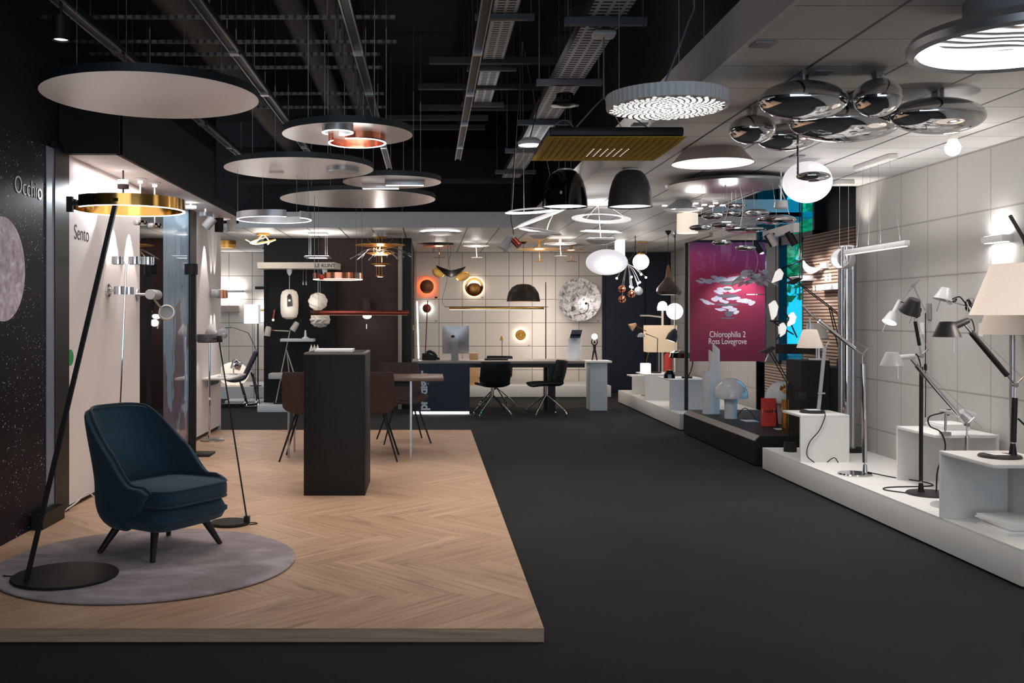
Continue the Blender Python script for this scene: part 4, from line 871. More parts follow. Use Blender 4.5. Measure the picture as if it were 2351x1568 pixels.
# ------------------------------------------------------------ lamps on and below the low white ceiling
t = thing('relief_ceiling_lamp', 'big round ceiling lamp with a swirled relief inside its glowing rim', 'ceiling lamp', (2.16, 3.56, 2.345))
mSwirl, N, L, p = node_mat('swirled_white_relief')
w = N.new('ShaderNodeTexWave'); w.wave_type = 'RINGS'; w.inputs['Scale'].default_value = 5; w.inputs['Distortion'].default_value = 11; w.inputs['Detail'].default_value = 1.2; w.inputs['Detail Scale'].default_value = .7
L.new(mapping(N, L), w.inputs['Vector']); L.new(ramp(N, L, w.outputs['Fac'], [(.25, rgb(150, 150, 154)), (.6, rgb(238, 238, 240))]), p.inputs['Base Color']); p.inputs['Roughness'].default_value = .2
bp = N.new('ShaderNodeBump'); bp.inputs['Strength'].default_value = 1; bp.inputs['Distance'].default_value = .02; L.new(w.outputs['Fac'], bp.inputs['Height']); L.new(bp.outputs[0], p.inputs['Normal'])
MB().lathe([(.352, .0), (.362, -.012), (.385, -.004), (.392, .02), (.375, .045), (.30, .07), (0, .075)], n=72).build('rim', mAlu, t)
MB().lathe([(.352, .0), (.340, .05), (.30, .062)], n=72).build('light_ring', mLED, t); MB().lathe([(.302, .061), (.2, .064), (0, .066)], n=64).build('relief', mSwirl, t)
MB().cyl((0, 0, .07), (0, 0, .17), .20, n=48).build('ceiling_mount', mGreyL, t); lamp('AREA', (0, 0, -.02), 9, NEUT, (0, 0, 0), t, shape='DISK', size=.6)

t = thing('pebble_ceiling_lamp', 'chrome ceiling lamp of big liquid looking pebbles', 'ceiling lamp', (2.2, 5.1, CH))
for x, y, a, b, c, r in ((2.217, 5.24, .30, .21, .10, .1), (1.79, 4.70, .215, .16, .092, .12), (2.118, 4.64, .11, .115, .09, 0), (1.787, 5.43, .128, .12, .08, .2), (2.056, 5.66, .17, .13, .078, .05), (2.62, 5.06, .26, .18, .09, .25)):
    MB().ell((x-2.2, y-5.1, -.118), a, b, c, 40, 20, Matrix.Rotation(r, 3, 'Z')).build('pebble', mChrome, t)
    MB().cyl((x-2.2, y-5.1, -.08), (x-2.2, y-5.1, 0), .03, n=16).build('ceiling_stem', mChrome, t)
MB().cyl((.0-.21, .2, -.12), (.0-.21, .2, -.385), .006, n=10).build('drop_rod', mChrome, t)
MB().ell((-.21+.085, .2, -.395), .093, .06, .026, 32, 16).build('drop_pebble', mChrome, t); MB().lathe([(0, 0), (.03, 0)], (-.125, .2, -.4215), 20).build('drop_light', mTake, t)

t = thing('opal_globe_lamp', 'flattened opal globe ceiling lamp behind the chrome drop', 'ceiling lamp', (2.78, 7.22, CH))
MB().lathe([(0, 0), (.055, 0), (.055, -.02), (0, -.02)], n=32).build('ceiling_plate', mWhite, t); MB().ell((0, 0, -.165), .174, .174, .152, 48, 24).build('globe', mOpalS, t); lamp('POINT', (0, 0, -.4), 3, NEUT, parent=t, shadow_soft_size=.17)

t = thing('bulb_ceiling_lamp', 'white porcelain ceiling socket with a bare glowing bulb', 'ceiling lamp', (3.2, 6.0, CH))
MB().lathe([(0, 0), (.077, 0), (.075, -.008), (.045, -.018), (.03, -.05), (.026, -.072), (0, -.072)], n=36).build('socket', mEggWhite, t); MB().lathe([(.02, -.07), (.028, -.082), (.044, -.11), (.046, -.125), (.036, -.155), (.015, -.168), (0, -.17)], n=32).build('bulb', mBulb, t); lamp('POINT', (0, 0, -.24), 2.5, NEUT, parent=t, shadow_soft_size=.045)

t = thing('bar_pendant', 'thin white bar pendant glowing underneath along the white wall', 'pendant lamp', (3.28, 7.235, 1.86))
MB().box(-.018, .018, -.50, .50, -.012, .026, .002).build('bar', mEggWhite, t); MB().box(-.012, .012, -.48, .48, -.0155, -.0125).build('diffuser', mLED, t); MB().box(-.035, .035, -.30, .28, .615, .655, .01).build('ceiling_canopy', mWhite, t)
for y in (-.40, -.10, .10, .30): MB().cyl((0, y, .026), (0, y*.6, .615), .0012, n=6).build('suspension_wire', mCableG, t)
lamp('AREA', (0, 0, -.03), 2.5, NEUT, (0, 0, 0), t, shape='RECTANGLE', size=.03, size_y=.96); lamp('AREA', (0, 0, .04), 4, NEUT, (PI, 0, 0), t, shape='RECTANGLE', size=.03, size_y=.96)  # upward area light added to brighten the ceiling; the bar shines downward
t = thing('crescent_pendant', 'white crescent pendant glowing inside, left end of the bar pendant', 'pendant lamp', (3.50, 8.30, 1.855))
M = Matrix.Rotation(math.radians(-52), 3, 'Z')
def cres(u, v):
    a = math.radians(52)+math.radians(296)*u; r = .088; return M @ Vector((r*math.sin(a), (v-.5)*.13*(.35+.65*math.sin(PI*u)), r*math.cos(a)))
MB().sheet(cres, 48, 3, .006).build('band', mEggWhite, t); MB().sheet(lambda u, v: Vector(cres(.25+.5*u, .12+.76*v))*.93, 30, 2).build('diffuser', mLED, t)
for x in (-.03, .045): MB().cyl((x, 0, .08), (x, 0, .63), .0018, n=6).build('suspension_wire', mCableW, t)
MB().box(-.08, .08, -.05, .05, .62, .66, .01).build('ceiling_canopy', mWhite, t)

t = thing('cone_ceiling_lamp', 'flared taupe ceiling lamp with a full glowing face', 'ceiling lamp', (1.96, 6.79, CH)); MB().lathe([(0, 0), (.20, 0), (.215, -.02), (.282, -.098), (.278, -.098), (.275, -.09), (0, -.09)], n=64).build('shade', mat('taupe_shade', rgb(150, 136, 132), .5), t); MB().lathe([(0, -.094), (.274, -.094)], n=56).build('diffuser', mLEDs, t); lamp('AREA', (0, 0, -.11), 9, NEUT, (0, 0, 0), t, shape='DISK', size=.5)

# ribbed yellow-green acoustic lamp
mOlive = mat('olive_yellow_felt', rgb(150, 128, 34), .75, var=.1, vscale=30)
t = thing('ribbed_panel_pendant', 'square olive yellow ribbed panel pendant hanging from the cable tray', 'pendant lamp', (1.0, 5.62, 2.315))
MB().box(-.36, .36, -.385, .385, .012, .06, .01).build('tray', mBlackM, t)
def rib(u, v): return (-.37+.74*u, -.40+.80*v, .006-.018*abs(math.sin(PI*19*u))*min(1, 8*min(v, 1-v)))
MB().sheet(rib, 152, 12, .003).build('ribbed_face', mOlive, t)
for i in range(6):
    for k in range(7): MB().ell((-.37+.74*(7.5+i)/19, -.12+.04*k, -.0135), .0050, .0050, .003, 8, 4).build('light_dot', mLEDs, t)
for sx in (-1, 1):
    for sy in (-1, 1): MB().tube(spline([(sx*.22, sy*.26, .06), (sx*.06, sy*.07, .24), (0, 0, .30)]), .0035, n=6).build('suspension_cord', mCableG, t)
MB().cyl((0, 0, .30), (0, .0, .67), .005, n=8).build('main_cord', mCableG, t); MB().box(-.065, .065, -.05, .05, .645, .68, .012).build('ceiling_box', mEggWhite, t); MB().tube(spline([(-.2, .1, .06), (-.27, .1, .15), (-.2, .1, .19), (-.14, .1, .12), (-.12, .1, .06)]), .004, n=6).build('cable_loop', mCableG, t)

t = thing('perforated_disc_pendant', 'white fluted disc pendant glowing through hundreds of round holes', 'pendant lamp', (1.143, 4.72, 2.365))
MB().lathe([(.268, -.002), (.286, 0), (.288, .062), (0, .066)], n=192, fn=lambda a, r, z: r*(1+.007*math.cos(64*a)) if r > .28 else r).build('fluted_rim', mEggWhite, t)
MB().lathe([(0, -.001), (.27, -.001)], n=64).build('inner_plate', mBlackM, t)
mb = MB()
for k in range(1, 300):
    r = .266*math.sqrt(k/300); a = k*2.39996; s_ = .0138-.0025*(r/.27)
    q = [mb._v((r*math.cos(a)+s_*math.cos(PI*i/4), r*math.sin(a)+s_*math.sin(PI*i/4), -.004)) for i in range(8)]; mb._f(q)
mb.build('light_holes', mLEDs, t); lamp('AREA', (0, 0, -.02), 9, NEUT, (0, 0, 0), t, shape='DISK', size=.5)
for a in (.5, 2.6, 4.7): MB().cyl((.24*math.cos(a), .24*math.sin(a), .06), (.24*math.cos(a), .24*math.sin(a), 1.55), .0016, n=6).build('suspension_wire', mCableG, t)
MB().tube(spline([(-.03, 0, .07), (.03, 0, .22), (.10, .0, .40), (.13, 0, .52), (.02, 0, .70), (-.08, 0, .85), (-.02, .0, 1.05), (.1, 0, 1.3), (.1, 0, 1.55)]), .005, n=8).build('power_cord', mCableG, t)

# bell pendants
def bell(loc, m, lab, wires, r=.178):
    t = thing('bell_pendant', lab, 'pendant lamp', loc, 0, 'big dark bell lamps')
    prof = [(.30, .288), (.48, .278), (.66, .25), (.80, .20), (.90, .14), (.965, .07), (1.0, .0), (.985, .0), (.95, .07), (.88, .14)]
    MB().lathe([(0, .29)]+[(a*r, z) for a, z in prof], n=64).build('shade', m, t); MB().lathe([(0, .012), (r*.96, .012)], n=48).build('diffuser', mLEDs, t)
    MB().lathe([(0, .296), (r*.36, .296), (r*.36, .284)], n=32).build('top_plate', mAlu, t)
    if wires:
        for a in (.4, 2.5, 4.6): MB().cyl((r*.3*math.cos(a), r*.3*math.sin(a), .29), (r*.3*math.cos(a), r*.3*math.sin(a), 1.7), .0014, n=6).build('suspension_wire', mCableG, t)
    lamp('AREA', (0, 0, -.01), 5, NEUT, (0, 0, 0), t, shape='DISK', size=.3); return t
bell((1.06, 7.66, 2.215), mBlackG, 'glossy black bell lamp hanging in the black void', True); bell((1.569, 7.66, 2.215), mGraph, 'matt graphite bell lamp fixed to the white ceiling', False, .174)

# white looping ring lamps
def loop_band(t, nm, c, rx, ry, w, tilt, m=mEggWhite, a0=0, a1=2*PI, wvar=.5):
    M = Matrix.Rotation(tilt[0], 3, 'X') @ Matrix.Rotation(tilt[1], 3, 'Y')
    def f(u, v):
        a = a0+(a1-a0)*u; q = w*(1-wvar*.5*(1+math.cos(a+tilt[2]))); k = 1-q*v/rx
        return Vector(c)+M @ Vector((rx*k*math.cos(a), ry*k*math.sin(a), .012*v))
    return MB().sheet(f, 64, 4, .006, abs(a1-a0-2*PI) < 1e-3).build(nm, m, t)
mLoop = mat('glowing_white_aluminium', rgb(236, 234, 234), .4, var=.02, em=.38, emc=rgb(255, 250, 246))
t = thing('loop_pendant', 'white loop lamp of falling flat rings under the white ceiling', 'pendant lamp', (1.75, 9.98, 2.36))
loop_band(t, 'ring', (0, 0, .0), .300, .29, .105, (.27, 0, 0), mLoop, wvar=.1); loop_band(t, 'ring', (.0, .02, -.135), .215, .20, .055, (.12, .03, 1.5), mLoop, wvar=.1); loop_band(t, 'lower_ring', (.0, .02, -.21), .165, .16, .04, (.1, 0, 1), mEggWhite, wvar=.1)
MB().lathe([(0, -.075), (.07, -.072), (.14, -.045), (.16, -.02), (.15, -.02), (.1, -.045), (0, -.055)], (0, .02, -.19), 48).build('lower_dish', mEggWhite, t)
MB().lathe([(0, .155), (.10, .155), (.11, .14), (.0, .138)], (0, 0, 0), 40).build('ceiling_plate', mLEDs, t)
for a in (0, 2.1, 4.2): MB().cyl((.05*math.cos(a), .05*math.sin(a), .14), (.26*math.cos(a), .26*math.sin(a), 0), .0015, n=6).build('suspension_wire', mCableW, t)
MB().tube(spline([(-.03, 0, .14), (-.02, 0, 0), (0, .02, -.22)]), .003, n=6).build('cord', mCableW, t); lamp('AREA', (0, .02, -.2), 9, NEUT, (PI, 0, 0), t, shape='DISK', size=.3)
t = thing('loop_pendant', 'tilted white loop lamp hanging in the black void by the cable tray', 'pendant lamp', (.96, 9.0, 2.20))
loop_band(t, 'ring', (0, 0, .13), .265, .20, .06, (.0, -.06, 2), mLoop); loop_band(t, 'tilted_ring', (.05, .0, .06), .255, .20, .075, (0, -.36, 0), mLoop); loop_band(t, 'lower_ring', (.06, .02, -.055), .20, .15, .03, (0, .16, 1), mEggWhite)
MB().lathe([(0, -.05), (.06, -.045), (.10, -.02), (.105, 0), (0, -.01)], (.055, .02, -.075), 40).build('lower_dish', mEggWhite, t)
for x, y in ((-.2, 0), (-.08, .1), (.2, -.1)): MB().cyl((x, y, .13), (-.10, .05, 1.7), .0015, n=6).build('suspension_wire', mCableW, t)
lamp('AREA', (.055, .02, -.05), 7, NEUT, (PI, 0, 0), t, shape='DISK', size=.2)
MB().tube(spline([(.12, 0, -.05), (.14, 0, .02), (.18, 0, .1)]), .003, n=6).build('cord', mCableW, t)
t = thing('spot_lamp', 'dark red and grey twin spotlight beside the tilted loop lamp', 'spotlight', (.80, 9.3, 2.09))
MB().cyl((0, 0, .0), (.05, -.03, -.06), .032, n=20).build('red_head', mCopperD, t); MB().cyl((-.03, 0, .03), (-.10, 0, -.09), .03, .05, n=20).build('grey_head', mGreyL, t); MB().tube(spline([(0, 0, .05), (-.02, 0, .4), (.1, 0, 1.83)]), .004, n=6).build('cord', mCable, t)
t = thing('flush_disc_lamp', 'small lit disc lamp under the cable tray left of the olive panel', 'ceiling lamp', (.72, 7.0, 2.585)); MB().lathe([(0, -.0), (.085, 0), (.09, .02), (.05, .05), (0, .05)], n=36).build('housing', mGreyL, t); MB().lathe([(0, -.003), (.083, -.003)], n=32).build('diffuser', mLEDs, t); MB().cyl((0, 0, .05), (.1, 0, .44), .004, n=6).build('hanger', mCable, t)
t = thing('black_dish_lamp', 'small black glass dish lamp on the underside of the cable tray', 'ceiling lamp', (.965, 6.98, 2.945)); MB().lathe([(0, 0), (.06, 0), (.065, -.03), (.09, -.06), (.1, -.085), (0, -.10)], n=36).build('dish', mBlackG, t)

# chrome disc with hanging pebbles
t = thing('pebble_chandelier', 'chrome pebble chandelier under a wide polished ceiling disc', 'chandelier', (2.50, 8.2, 2.455))
MB().lathe([(0, -.012), (.35, -.02), (.50, -.004), (.515, .01), (.50, .02), (.1, .03), (.1, .06), (0, .06)], n=80).build('ceiling_disc', mSteel, t)
for px, py, hw, hh, dy in ((1690, 473, 24, 8, .2), (1636, 496, 24, 10, 0), (1733, 489, 33, 11, .1), (1783, 504, 48, 13, -.2), (1608, 523, 27, 9, -.1), (1664, 517, 31, 10, -.25), (1711, 527, 47, 10, .15), (1657, 557, 22, 8, -.1), (1712, 569, 23, 8, -.2), (1680, 490, 22, 9, .3)):
    q = at(px, py, 8.2+dy)-Vector((2.50, 8.2, 2.455)); k = (8.2+dy)/F
    MB().ell(q, hw*k, hw*k*.8, hh*k*.85, 32, 16, Matrix.Rotation(RND.uniform(-.4, .4), 3, 'Z')).build('pebble', mChrome, t)
    MB().cyl(q+Vector((0, 0, hh*k*.8)), (q.x*.92, q.y*.9, -.004), .0012, n=6).build('suspension_wire', mCableG, t)
for px in (1660, 1700, 1812): 
    q = at(px, 520 if px < 1800 else 492, 8.05)-Vector((2.50, 8.2, 2.455)); MB().tube(spline([(q.x*.8, q.y, 0), (q.x*.85+.03, q.y, q.z*.5), (q.x, q.y, q.z)]), .0035, n=6).build('power_cord', mCableW, t)
lamp('POINT', (0, 0, -.16), 4, NEUT, parent=t, shadow_soft_size=.06)
t = thing('tile_ceiling_lamp', 'glass ceiling lamp of many small glowing square tiles', 'ceiling lamp', (2.62, 9.7, CH))
MB().lathe([(0, -.0), (.06, 0), (.17, -.09), (.165, -.10), (.05, -.02), (0, -.02)], (-.12, 0, 0), 40).build('glass_dish', mTake, t)
for k, (px, py) in enumerate(((1526, 471), (1550, 469), (1575, 465), (1597, 466), (1617, 469), (1643, 465), (1659, 470), (1570, 473), (1589, 475), (1608, 477), (1634, 472), (1545, 478))):
    q = at(px, py, 9.7+.12*((k*7) % 3-1))-Vector((2.62, 9.7, CH)); MB().box(q.x-.022, q.x+.022, q.y-.022, q.y+.022, q.z-.012, q.z, .002).build('light_tile', mLEDs, t); MB().cyl((q.x, q.y, q.z), (q.x*.5-.06, q.y*.5, -.01), .0015, n=6).build('tile_rod', mCableG, t)
lamp('POINT', (0, 0, -.25), 3, WARM, parent=t, shadow_soft_size=.1)
t = thing('drum_shade_lamp', 'white fabric drum ceiling lamp glowing at its middle', 'ceiling lamp', (2.82, 10.72, CH)); MB().lathe([(.112, -.03), (.114, -.245), (.108, -.245), (.108, -.03)], n=40).build('shade', mShade, t); MB().ell((0, 0, -.13), .06, .06, .08).build('bulb', mBulb, t); MB().cyl((0, 0, 0), (0, 0, -.05), .045, n=24).build('ceiling_plate', mWhite, t); MB().lathe([(0, -.24), (.108, -.24)], n=32).build('lower_diffuser', mOpal, t)
for q, lab in ((at(1793, 462, 7.8), 'round grey spotlight seen behind the opal globe'),):
    t = thing('spot_lamp', lab, 'spotlight', q); MB().lathe([(0, 0), (.05, 0), (.055, -.05), (.04, -.06), (0, -.06)], n=24).build('head', mGreyL, t); MB().cyl((0, 0, 0), (0, 0, CH-q.z), .006, n=8).build('stem', mWhite, t)
# ------------------------------------------------------------ desk and what stands on it
YD = 13.70
t = thing('reception_desk', 'long navy reception desk lettered prediger with a glowing base', 'desk', (.97, YD, 0))
MB().box(-1.21, 1.205, 0, .72, .705, .739, .003).build('worktop', mat('grey_worktop', rgb(140, 132, 126), .35, var=.06), t); MB().box(-.40, 1.203, .002, .70, .65, .705).build('apron', mBlack, t)
MB().box(-1.193, -.402, .002, .70, .035, .705).build('cabinet', mNavy, t); MB().box(-1.19, -.41, .01, .03, .002, .034).build('light_strip', mLED, t); MB().box(-1.18, -.42, .03, .69, 0, .034).build('plinth', mBlack, t)
MB().box(.70, .80, .05, .15, 0, .65).build('leg', mBlack, t)
MB().box(.70, .80, .55, .65, 0, .65).build('leg', mBlack, t)
ltr = text('lettering', 'prediger', .172, mat('silver_lettering', rgb(196, 204, 210), .4, var=.02), t, (-.998, -.002, .052), (0, 0, 0), off=.0062, sx=.98, space=.96)
ltr.rotation_euler = Matrix(((0, -1, 0), (0, 0, -1), (1, 0, 0))).to_euler()
lamp('AREA', (-.80, -.02, .03), 1.6, COOL, (0, 0, 0), t, shape='RECTANGLE', size=.76, size_y=.05)
def swivel(loc, rz, lab, col=None):
    t = thing('swivel_chair', lab, 'chair', loc, rz, 'black swivel chairs at the desk')
    def fn(u, v):
        x = (u-.5)*2
        if v < .5: q = v/.5; y = -.225+.40*q; z = .455-.02*q+.03*(1-q)**3*-1; w = .215-.01*q
        else: q = (v-.5)/.5; y = .175+.05*math.sin(q*PI/2)+.03*q; z = .435+.33*q; w = .205-.01*q
        return (x*w, y-.05*abs(x)**2.5*(1 if v > .5 else 0), z+.035*abs(x)**3*(1 if v < .5 else max(0, 1-(v-.5)*5)))
    MB().sheet(fn, 12, 20, .028).build('shell', mBlack, t, sharp=70, sub=1)
    MB().cyl((0, 0, .27), (0, 0, .42), .022, n=16).build('column', mChrome, t)
    for k in range(4):
        a = PI/4+k*PI/2; d = Vector((math.cos(a), math.sin(a), 0)); MB().tube(spline([d*.015+Vector((0, 0, .29)), d*.15+Vector((0, 0, .19)), d*.29+Vector((0, 0, .075)), d*.305+Vector((0, 0, .012))]), .010, n=8).build('leg', mChrome, t)
        MB().cyl(d*.305, d*.305+Vector((0, 0, .014)), .014, n=12).build('glide', mBlack, t)
    return t
c = swivel((.86, 13.28, 0), PI+.12, 'nearer black swivel chair by the desk cabinet, its back to the viewer')
dup(c, (1.01, 14.75, 0), -.3, 'black swivel chair behind the desk, mostly hidden by the nearer left chair'); dup(c, (1.60, 13.42, 0), -1.35, 'black swivel chair turned sideways at the right end of the desk')
TD = .739
t = thing('computer', 'aluminium all in one computer seen from behind on the desk', 'computer', (at(1046, 0, 13.95).x, 13.95, TD))
M = Matrix.Rotation(.12, 3, 'X')
mb = MB(); mb.M = Matrix.Translation((0, 0, .29)) @ M.to_4x4(); mb.sheet(lambda u, v: ((u-.5)*.38, .0-.03*math.sin(PI*u)*math.sin(PI*v), (v-.5)*.40), 12, 12, .012); mb.build('back_shell', mAlu, t, sharp=60)
mb = MB(); mb.box(-.08, .05, -.16, .10, 0, .008, .003); mb.build('foot', mAlu, t); MB().sheet(lambda u, v: (-.015-.05+.1*u, -.15+.10*v-.02, .008+.26*v), 2, 6, .012).build('stand', mAlu, t)
mb = MB(); mb.M = Matrix.Translation((-.04, -.033, .34)) @ Matrix.Rotation(PI/2, 4, 'X'); mb.lathe([(0, 0), (.024, 0), (.024, .002), (0, .002)], n=20, fn=lambda a, r, z: r*(1-.16*math.cos(2*a+PI)-.1*math.sin(a)**8)); mb.prism([(.0, .028), (.012, .04), (.010, .03)], 'z', 0, .002); mb.build('emblem', mBlack, t)
MB().tube(spline([(.0, -.03, .1), (-.06, -.02, .02), (-.2, -.05, .004), (-.28, 0, .004)]), .004, n=6).build('cord', mCableW, t)
t = thing('desk_phone', 'black desk telephone beside the computer', 'telephone', (at(989, 0, 13.98).x, 13.98, TD)); MB().prism([(-.09, 0), (.10, 0), (.10, .03), (-.085, .10)], 'x', -.09, .08).build('body', mBlack, t, rot=(0, 0, -.9)); MB().tube(spline([(-.06, -.02, .10), (-.02, -.02, .125), (.04, -.04, .10), (.08, -.06, .05)]), .022, n=10).build('handset', mBlack, t)
o = MB().box(-.06, .065, -.04, .04, 0, .095, .002).build('cardboard_box', mat('kraft_board', rgb(190, 148, 108), .7), None, (at(1087, 0, 14.15).x, 14.15, TD)); tag(o, 'small brown cardboard box behind the computer on the desk', 'box')
t = thing('table_lamp', 'small gold headed table lamp on a black tray on the desk', 'table lamp', (at(1139, 0, 14.0).x, 14.0, TD)); MB().box(-.165, .165, -.08, .08, 0, .022, .003).build('base', mBlack, t); MB().cyl((.086, 0, .02), (.086, 0, .28), .0045, n=8).build('stem', mBlackM, t); MB().lathe([(.028, -.03), (.024, .0), (.012, .03), (0, .034)], (.078, 0, .31), 20).build('head', mGold, t); MB().lathe([(0, -.03), (.026, -.03)], (.078, 0, .31), 20).build('diffuser', mLED, t)
t = thing('brochure_holder', 'clear acrylic stand with folders at the right end of the desk', 'holder', (at(1316, 0, 13.95).x, 13.95, TD))
MB().sheet(lambda u, v: (-.10+.20*u+.03*v, -.05+.10*v, .0+.30*v), 2, 4, .004).build('acrylic_stand', mAcryl, t); MB().sheet(lambda u, v: (-.085+.17*u+.03*v, -.035+.10*v, .03+.30*v), 2, 4, .003).build('leaflet', mPaper, t)
for k in range(2): MB().sheet(lambda u, v: (-.05+.15*u+.02*k+.03*v, .0+.03*k+.09*v, .32+.05*k+.06*v), 2, 2, .004).build('folder', mNavy, t)
t = thing('light_stick', 'tall glowing white light stick standing at the left end of the desk', 'lamp', (at(963, 0, 14.2).x, 14.2, TD)); MB().cyl((-.01, 0, 0), (-.035, 0, .84), .010, n=10).build('tube', mLED, t); MB().cyl((0, 0, 0), (0, 0, .015), .03, n=16).build('foot', mSteel, t)
t = thing('figure_lamp', 'small black figure lamp holding up a glowing faceted ball', 'lamp', (at(1365, 0, 14.35).x, 14.35, .722))
mb = MB(); mb.tube([(-.035, 0, 0), (-.012, 0, .13), (0, 0, .15)], [.010, .014, .016], 8); mb.tube([(.035, 0, 0), (.012, 0, .13), (0, 0, .15)], [.010, .014, .016], 8); mb.tube([(0, 0, .14), (0, 0, .23)], [.018, .024], 8); mb.ell((0, 0, .262), .015, .015, .019, 12, 8)
for s in (-1, 1): mb.tube([(s*.02, 0, .225), (s*.045, 0, .26), (s*.035, 0, .305)], [.011, .009, .007], 6)
mb.build('figure', mBlackM, t, sharp=60); mb = MB(); bmesh.ops.create_icosphere(mb.bm, subdivisions=2, radius=.046); mb.build('ball', mOpal, t, (0, 0, .345), sharp=10)

# low white plinth and cube along the back wall
t = thing('display_plinth', 'low white plinth along the back wall behind the desk', 'plinth', (0, 16.45, 0)); MB().box(-.10, 3.05, 0, 1.1, .012, .20, .002).build('body', mWhitePl, t); MB().box(-.08, 3.03, .03, 1.1, 0, .012).build('recess', mBlack, t)
t = thing('display_cube', 'white display cube with a top board carrying the figure lamp', 'display cube', (at(1370, 0, 14.35).x, 14.35, 0)); MB().box(-.17, .19, -.18, .22, .692, .72, .002).build('top_board', mWhite, t); MB().box(-.12, .13, -.14, .2, 0, .69).build('body', mat('pale_blue_grey_board', rgb(176, 188, 194), .5), t)
t = thing('display_cube', 'open white cube under the desk on the back plinth', 'display cube', (1.55, 16.9, .2)); 
for b in ((-.6, .6, -.2, .3, .36, .39), (-.6, -.57, -.2, .3, 0, .36), (.57, .6, -.2, .3, 0, .36)): MB().box(*b).build('board', mWhitePl, t)
o = MB().box(-.09, .09, -.12, .12, 0, .42, .002).build('cork_box', mat('osb_board', rgb(206, 160, 116), .7, var=.25, vscale=30), None, (at(1087, 0, 16.6).x, 16.62, .2)); tag(o, 'upright brown chipboard box under the desk on the back plinth', 'box')

# ------------------------------------------------------------ lamps on the back wall
YW_ = YB-.001
RYW = Matrix.Rotation(PI/2, 3, 'X')        # turns a lathe so that it faces the viewer (its +z points to -y)
def wall_disc(px, py, r, prof, m, lab, glow, gm, halo, hcol, grp='disc wall lamps'):
    q = at(px, py, YW_-.02); t = thing('disc_wall_lamp', lab, 'wall lamp', (q.x, YB, q.z), 0, grp)
    MB().cyl((0, 0, 0), (0, -.05, 0), r*.3, n=24).build('mount', mWhite, t)
    MB().lathe([(a*r, b) for a, b in prof], (0, -.05, 0), 48, M=RYW).build('disc', m, t)
    hm = mat('halo_light', (1, 1, 1, 1), .5, var=.01, em=halo, emc=(*hcol, 1) if len(hcol) == 3 else hcol)
    MB().lathe([(r*.72, .038), (r*.90, .038), (r*.90, .044), (r*.72, .044)], (0, 0, 0), 40, M=RYW).build('back_light', hm, t)
    return t
dome = [(0, .05), (.4, .045), (.75, .026), (1, 0), (.97, -.002), (.7, .018), (0, .03)]
dish = [(0, .0), (.5, .008), (.9, .03), (1, .04), (1.0, .03), (.5, -.004), (0, -.012)]
wall_disc(980, 658, .125, dome, mLeafC, 'copper disc wall lamp throwing an orange glow on its board', False, mLEDw, 16, rgb(255, 120, 60))
o = MB().box(-.205, .205, 0, .004, -.205, .205).build('glow_board', mat('orange_glow_tint', rgb(228, 170, 140), .6), None, (at(982, 659, YB).x, YB-.0045, at(982, 659, YB).z)); tag(o, 'square board tinted as the orange glow behind the copper disc', 'board')  # copper lamp glow on the wall square, put into the board colour
t = wall_disc(1088, 659, .165, dish, mBronze, 'gold disc wall lamp with a bright white crescent', False, mLEDw, 14, (1, .82, .6))
mb = MB(); q = []
for i in range(25): a = math.radians(8+164*i/24); q.append((.118*math.cos(a), .118*math.sin(a)))
for i in range(25): a = math.radians(168-156*i/24); q.append((.118*math.cos(a)*.98, .118*math.sin(a)*.62))
mb.prism(q, 'y', -.116, -.110); mb.build('crescent', mLED, t); MB().lathe([(0, .02), (.07, .018), (.103, .006), (0, 0)], (0, -.100, -.036), 40, M=RYW).build('inner_disc', mBronze, t)
wall_disc(980, 708, .078, dome, mLeafC, 'small copper disc wall lamp with a cool white halo', False, mLED, 22, (.92, .98, 1))
wall_disc(1195, 769, .095, [(0, .012), (.3, .02), (.5, .008), (.8, .02), (1, 0), (0, -.004)], mGold, 'small gold disc wall lamp with a scalloped warm halo near the desk', False, mLEDw, 16, (1, .86, .66))
# moon dish
mMoonD, N, L, p = node_mat('silver_leaf_moon'); n1 = noise(N, L, mapping(N, L), 13, 8, .9, .7)
L.new(ramp(N, L, n1, [(.36, rgb(70, 68, 70)), (.46, rgb(160, 156, 156)), (.56, rgb(216, 212, 210))]), p.inputs['Base Color']); p.inputs['Roughness'].default_value = .35; p.inputs['Metallic'].default_value = .35
bp = N.new('ShaderNodeBump'); bp.inputs['Strength'].default_value = .5; bp.inputs['Distance'].default_value = .02; L.new(n1, bp.inputs['Height']); L.new(bp.outputs[0], p.inputs['Normal'])
q = at(1330, 688, YB-.1); t = thing('moon_wall_lamp', 'huge silver leaf moon dish on the back wall lit by its own arm', 'wall lamp', (q.x, YB, q.z))
MB().lathe([(0, .0), (.2, .012), (.33, .05), (.38, .10), (.385, .10), (.33, .03), (.2, -.01), (0, -.02)], (0, -.04, 0), 64, M=RYW).build('dish', mMoonD, t); MB().cyl((0, 0, 0), (0, -.03, 0), .12, n=32).build('mount', mWhite, t)
MB().tube(spline([(.02, -.06, -.25), (.08, -.16, -.24), (.13, -.26, -.17), (.13, -.28, -.09), (.11, -.22, -.07)]), .007, n=8).build('arm', mBlackM, t); MB().ell((.10, -.21, -.07), .024).build('lamp_head', mBlackM, t); MB().ell((.085, -.19, -.06), .016).build('bulb', mBulb, t); lamp('POINT', (.10, -.17, -.06), .9, NEUT, parent=t, shadow_soft_size=.02)
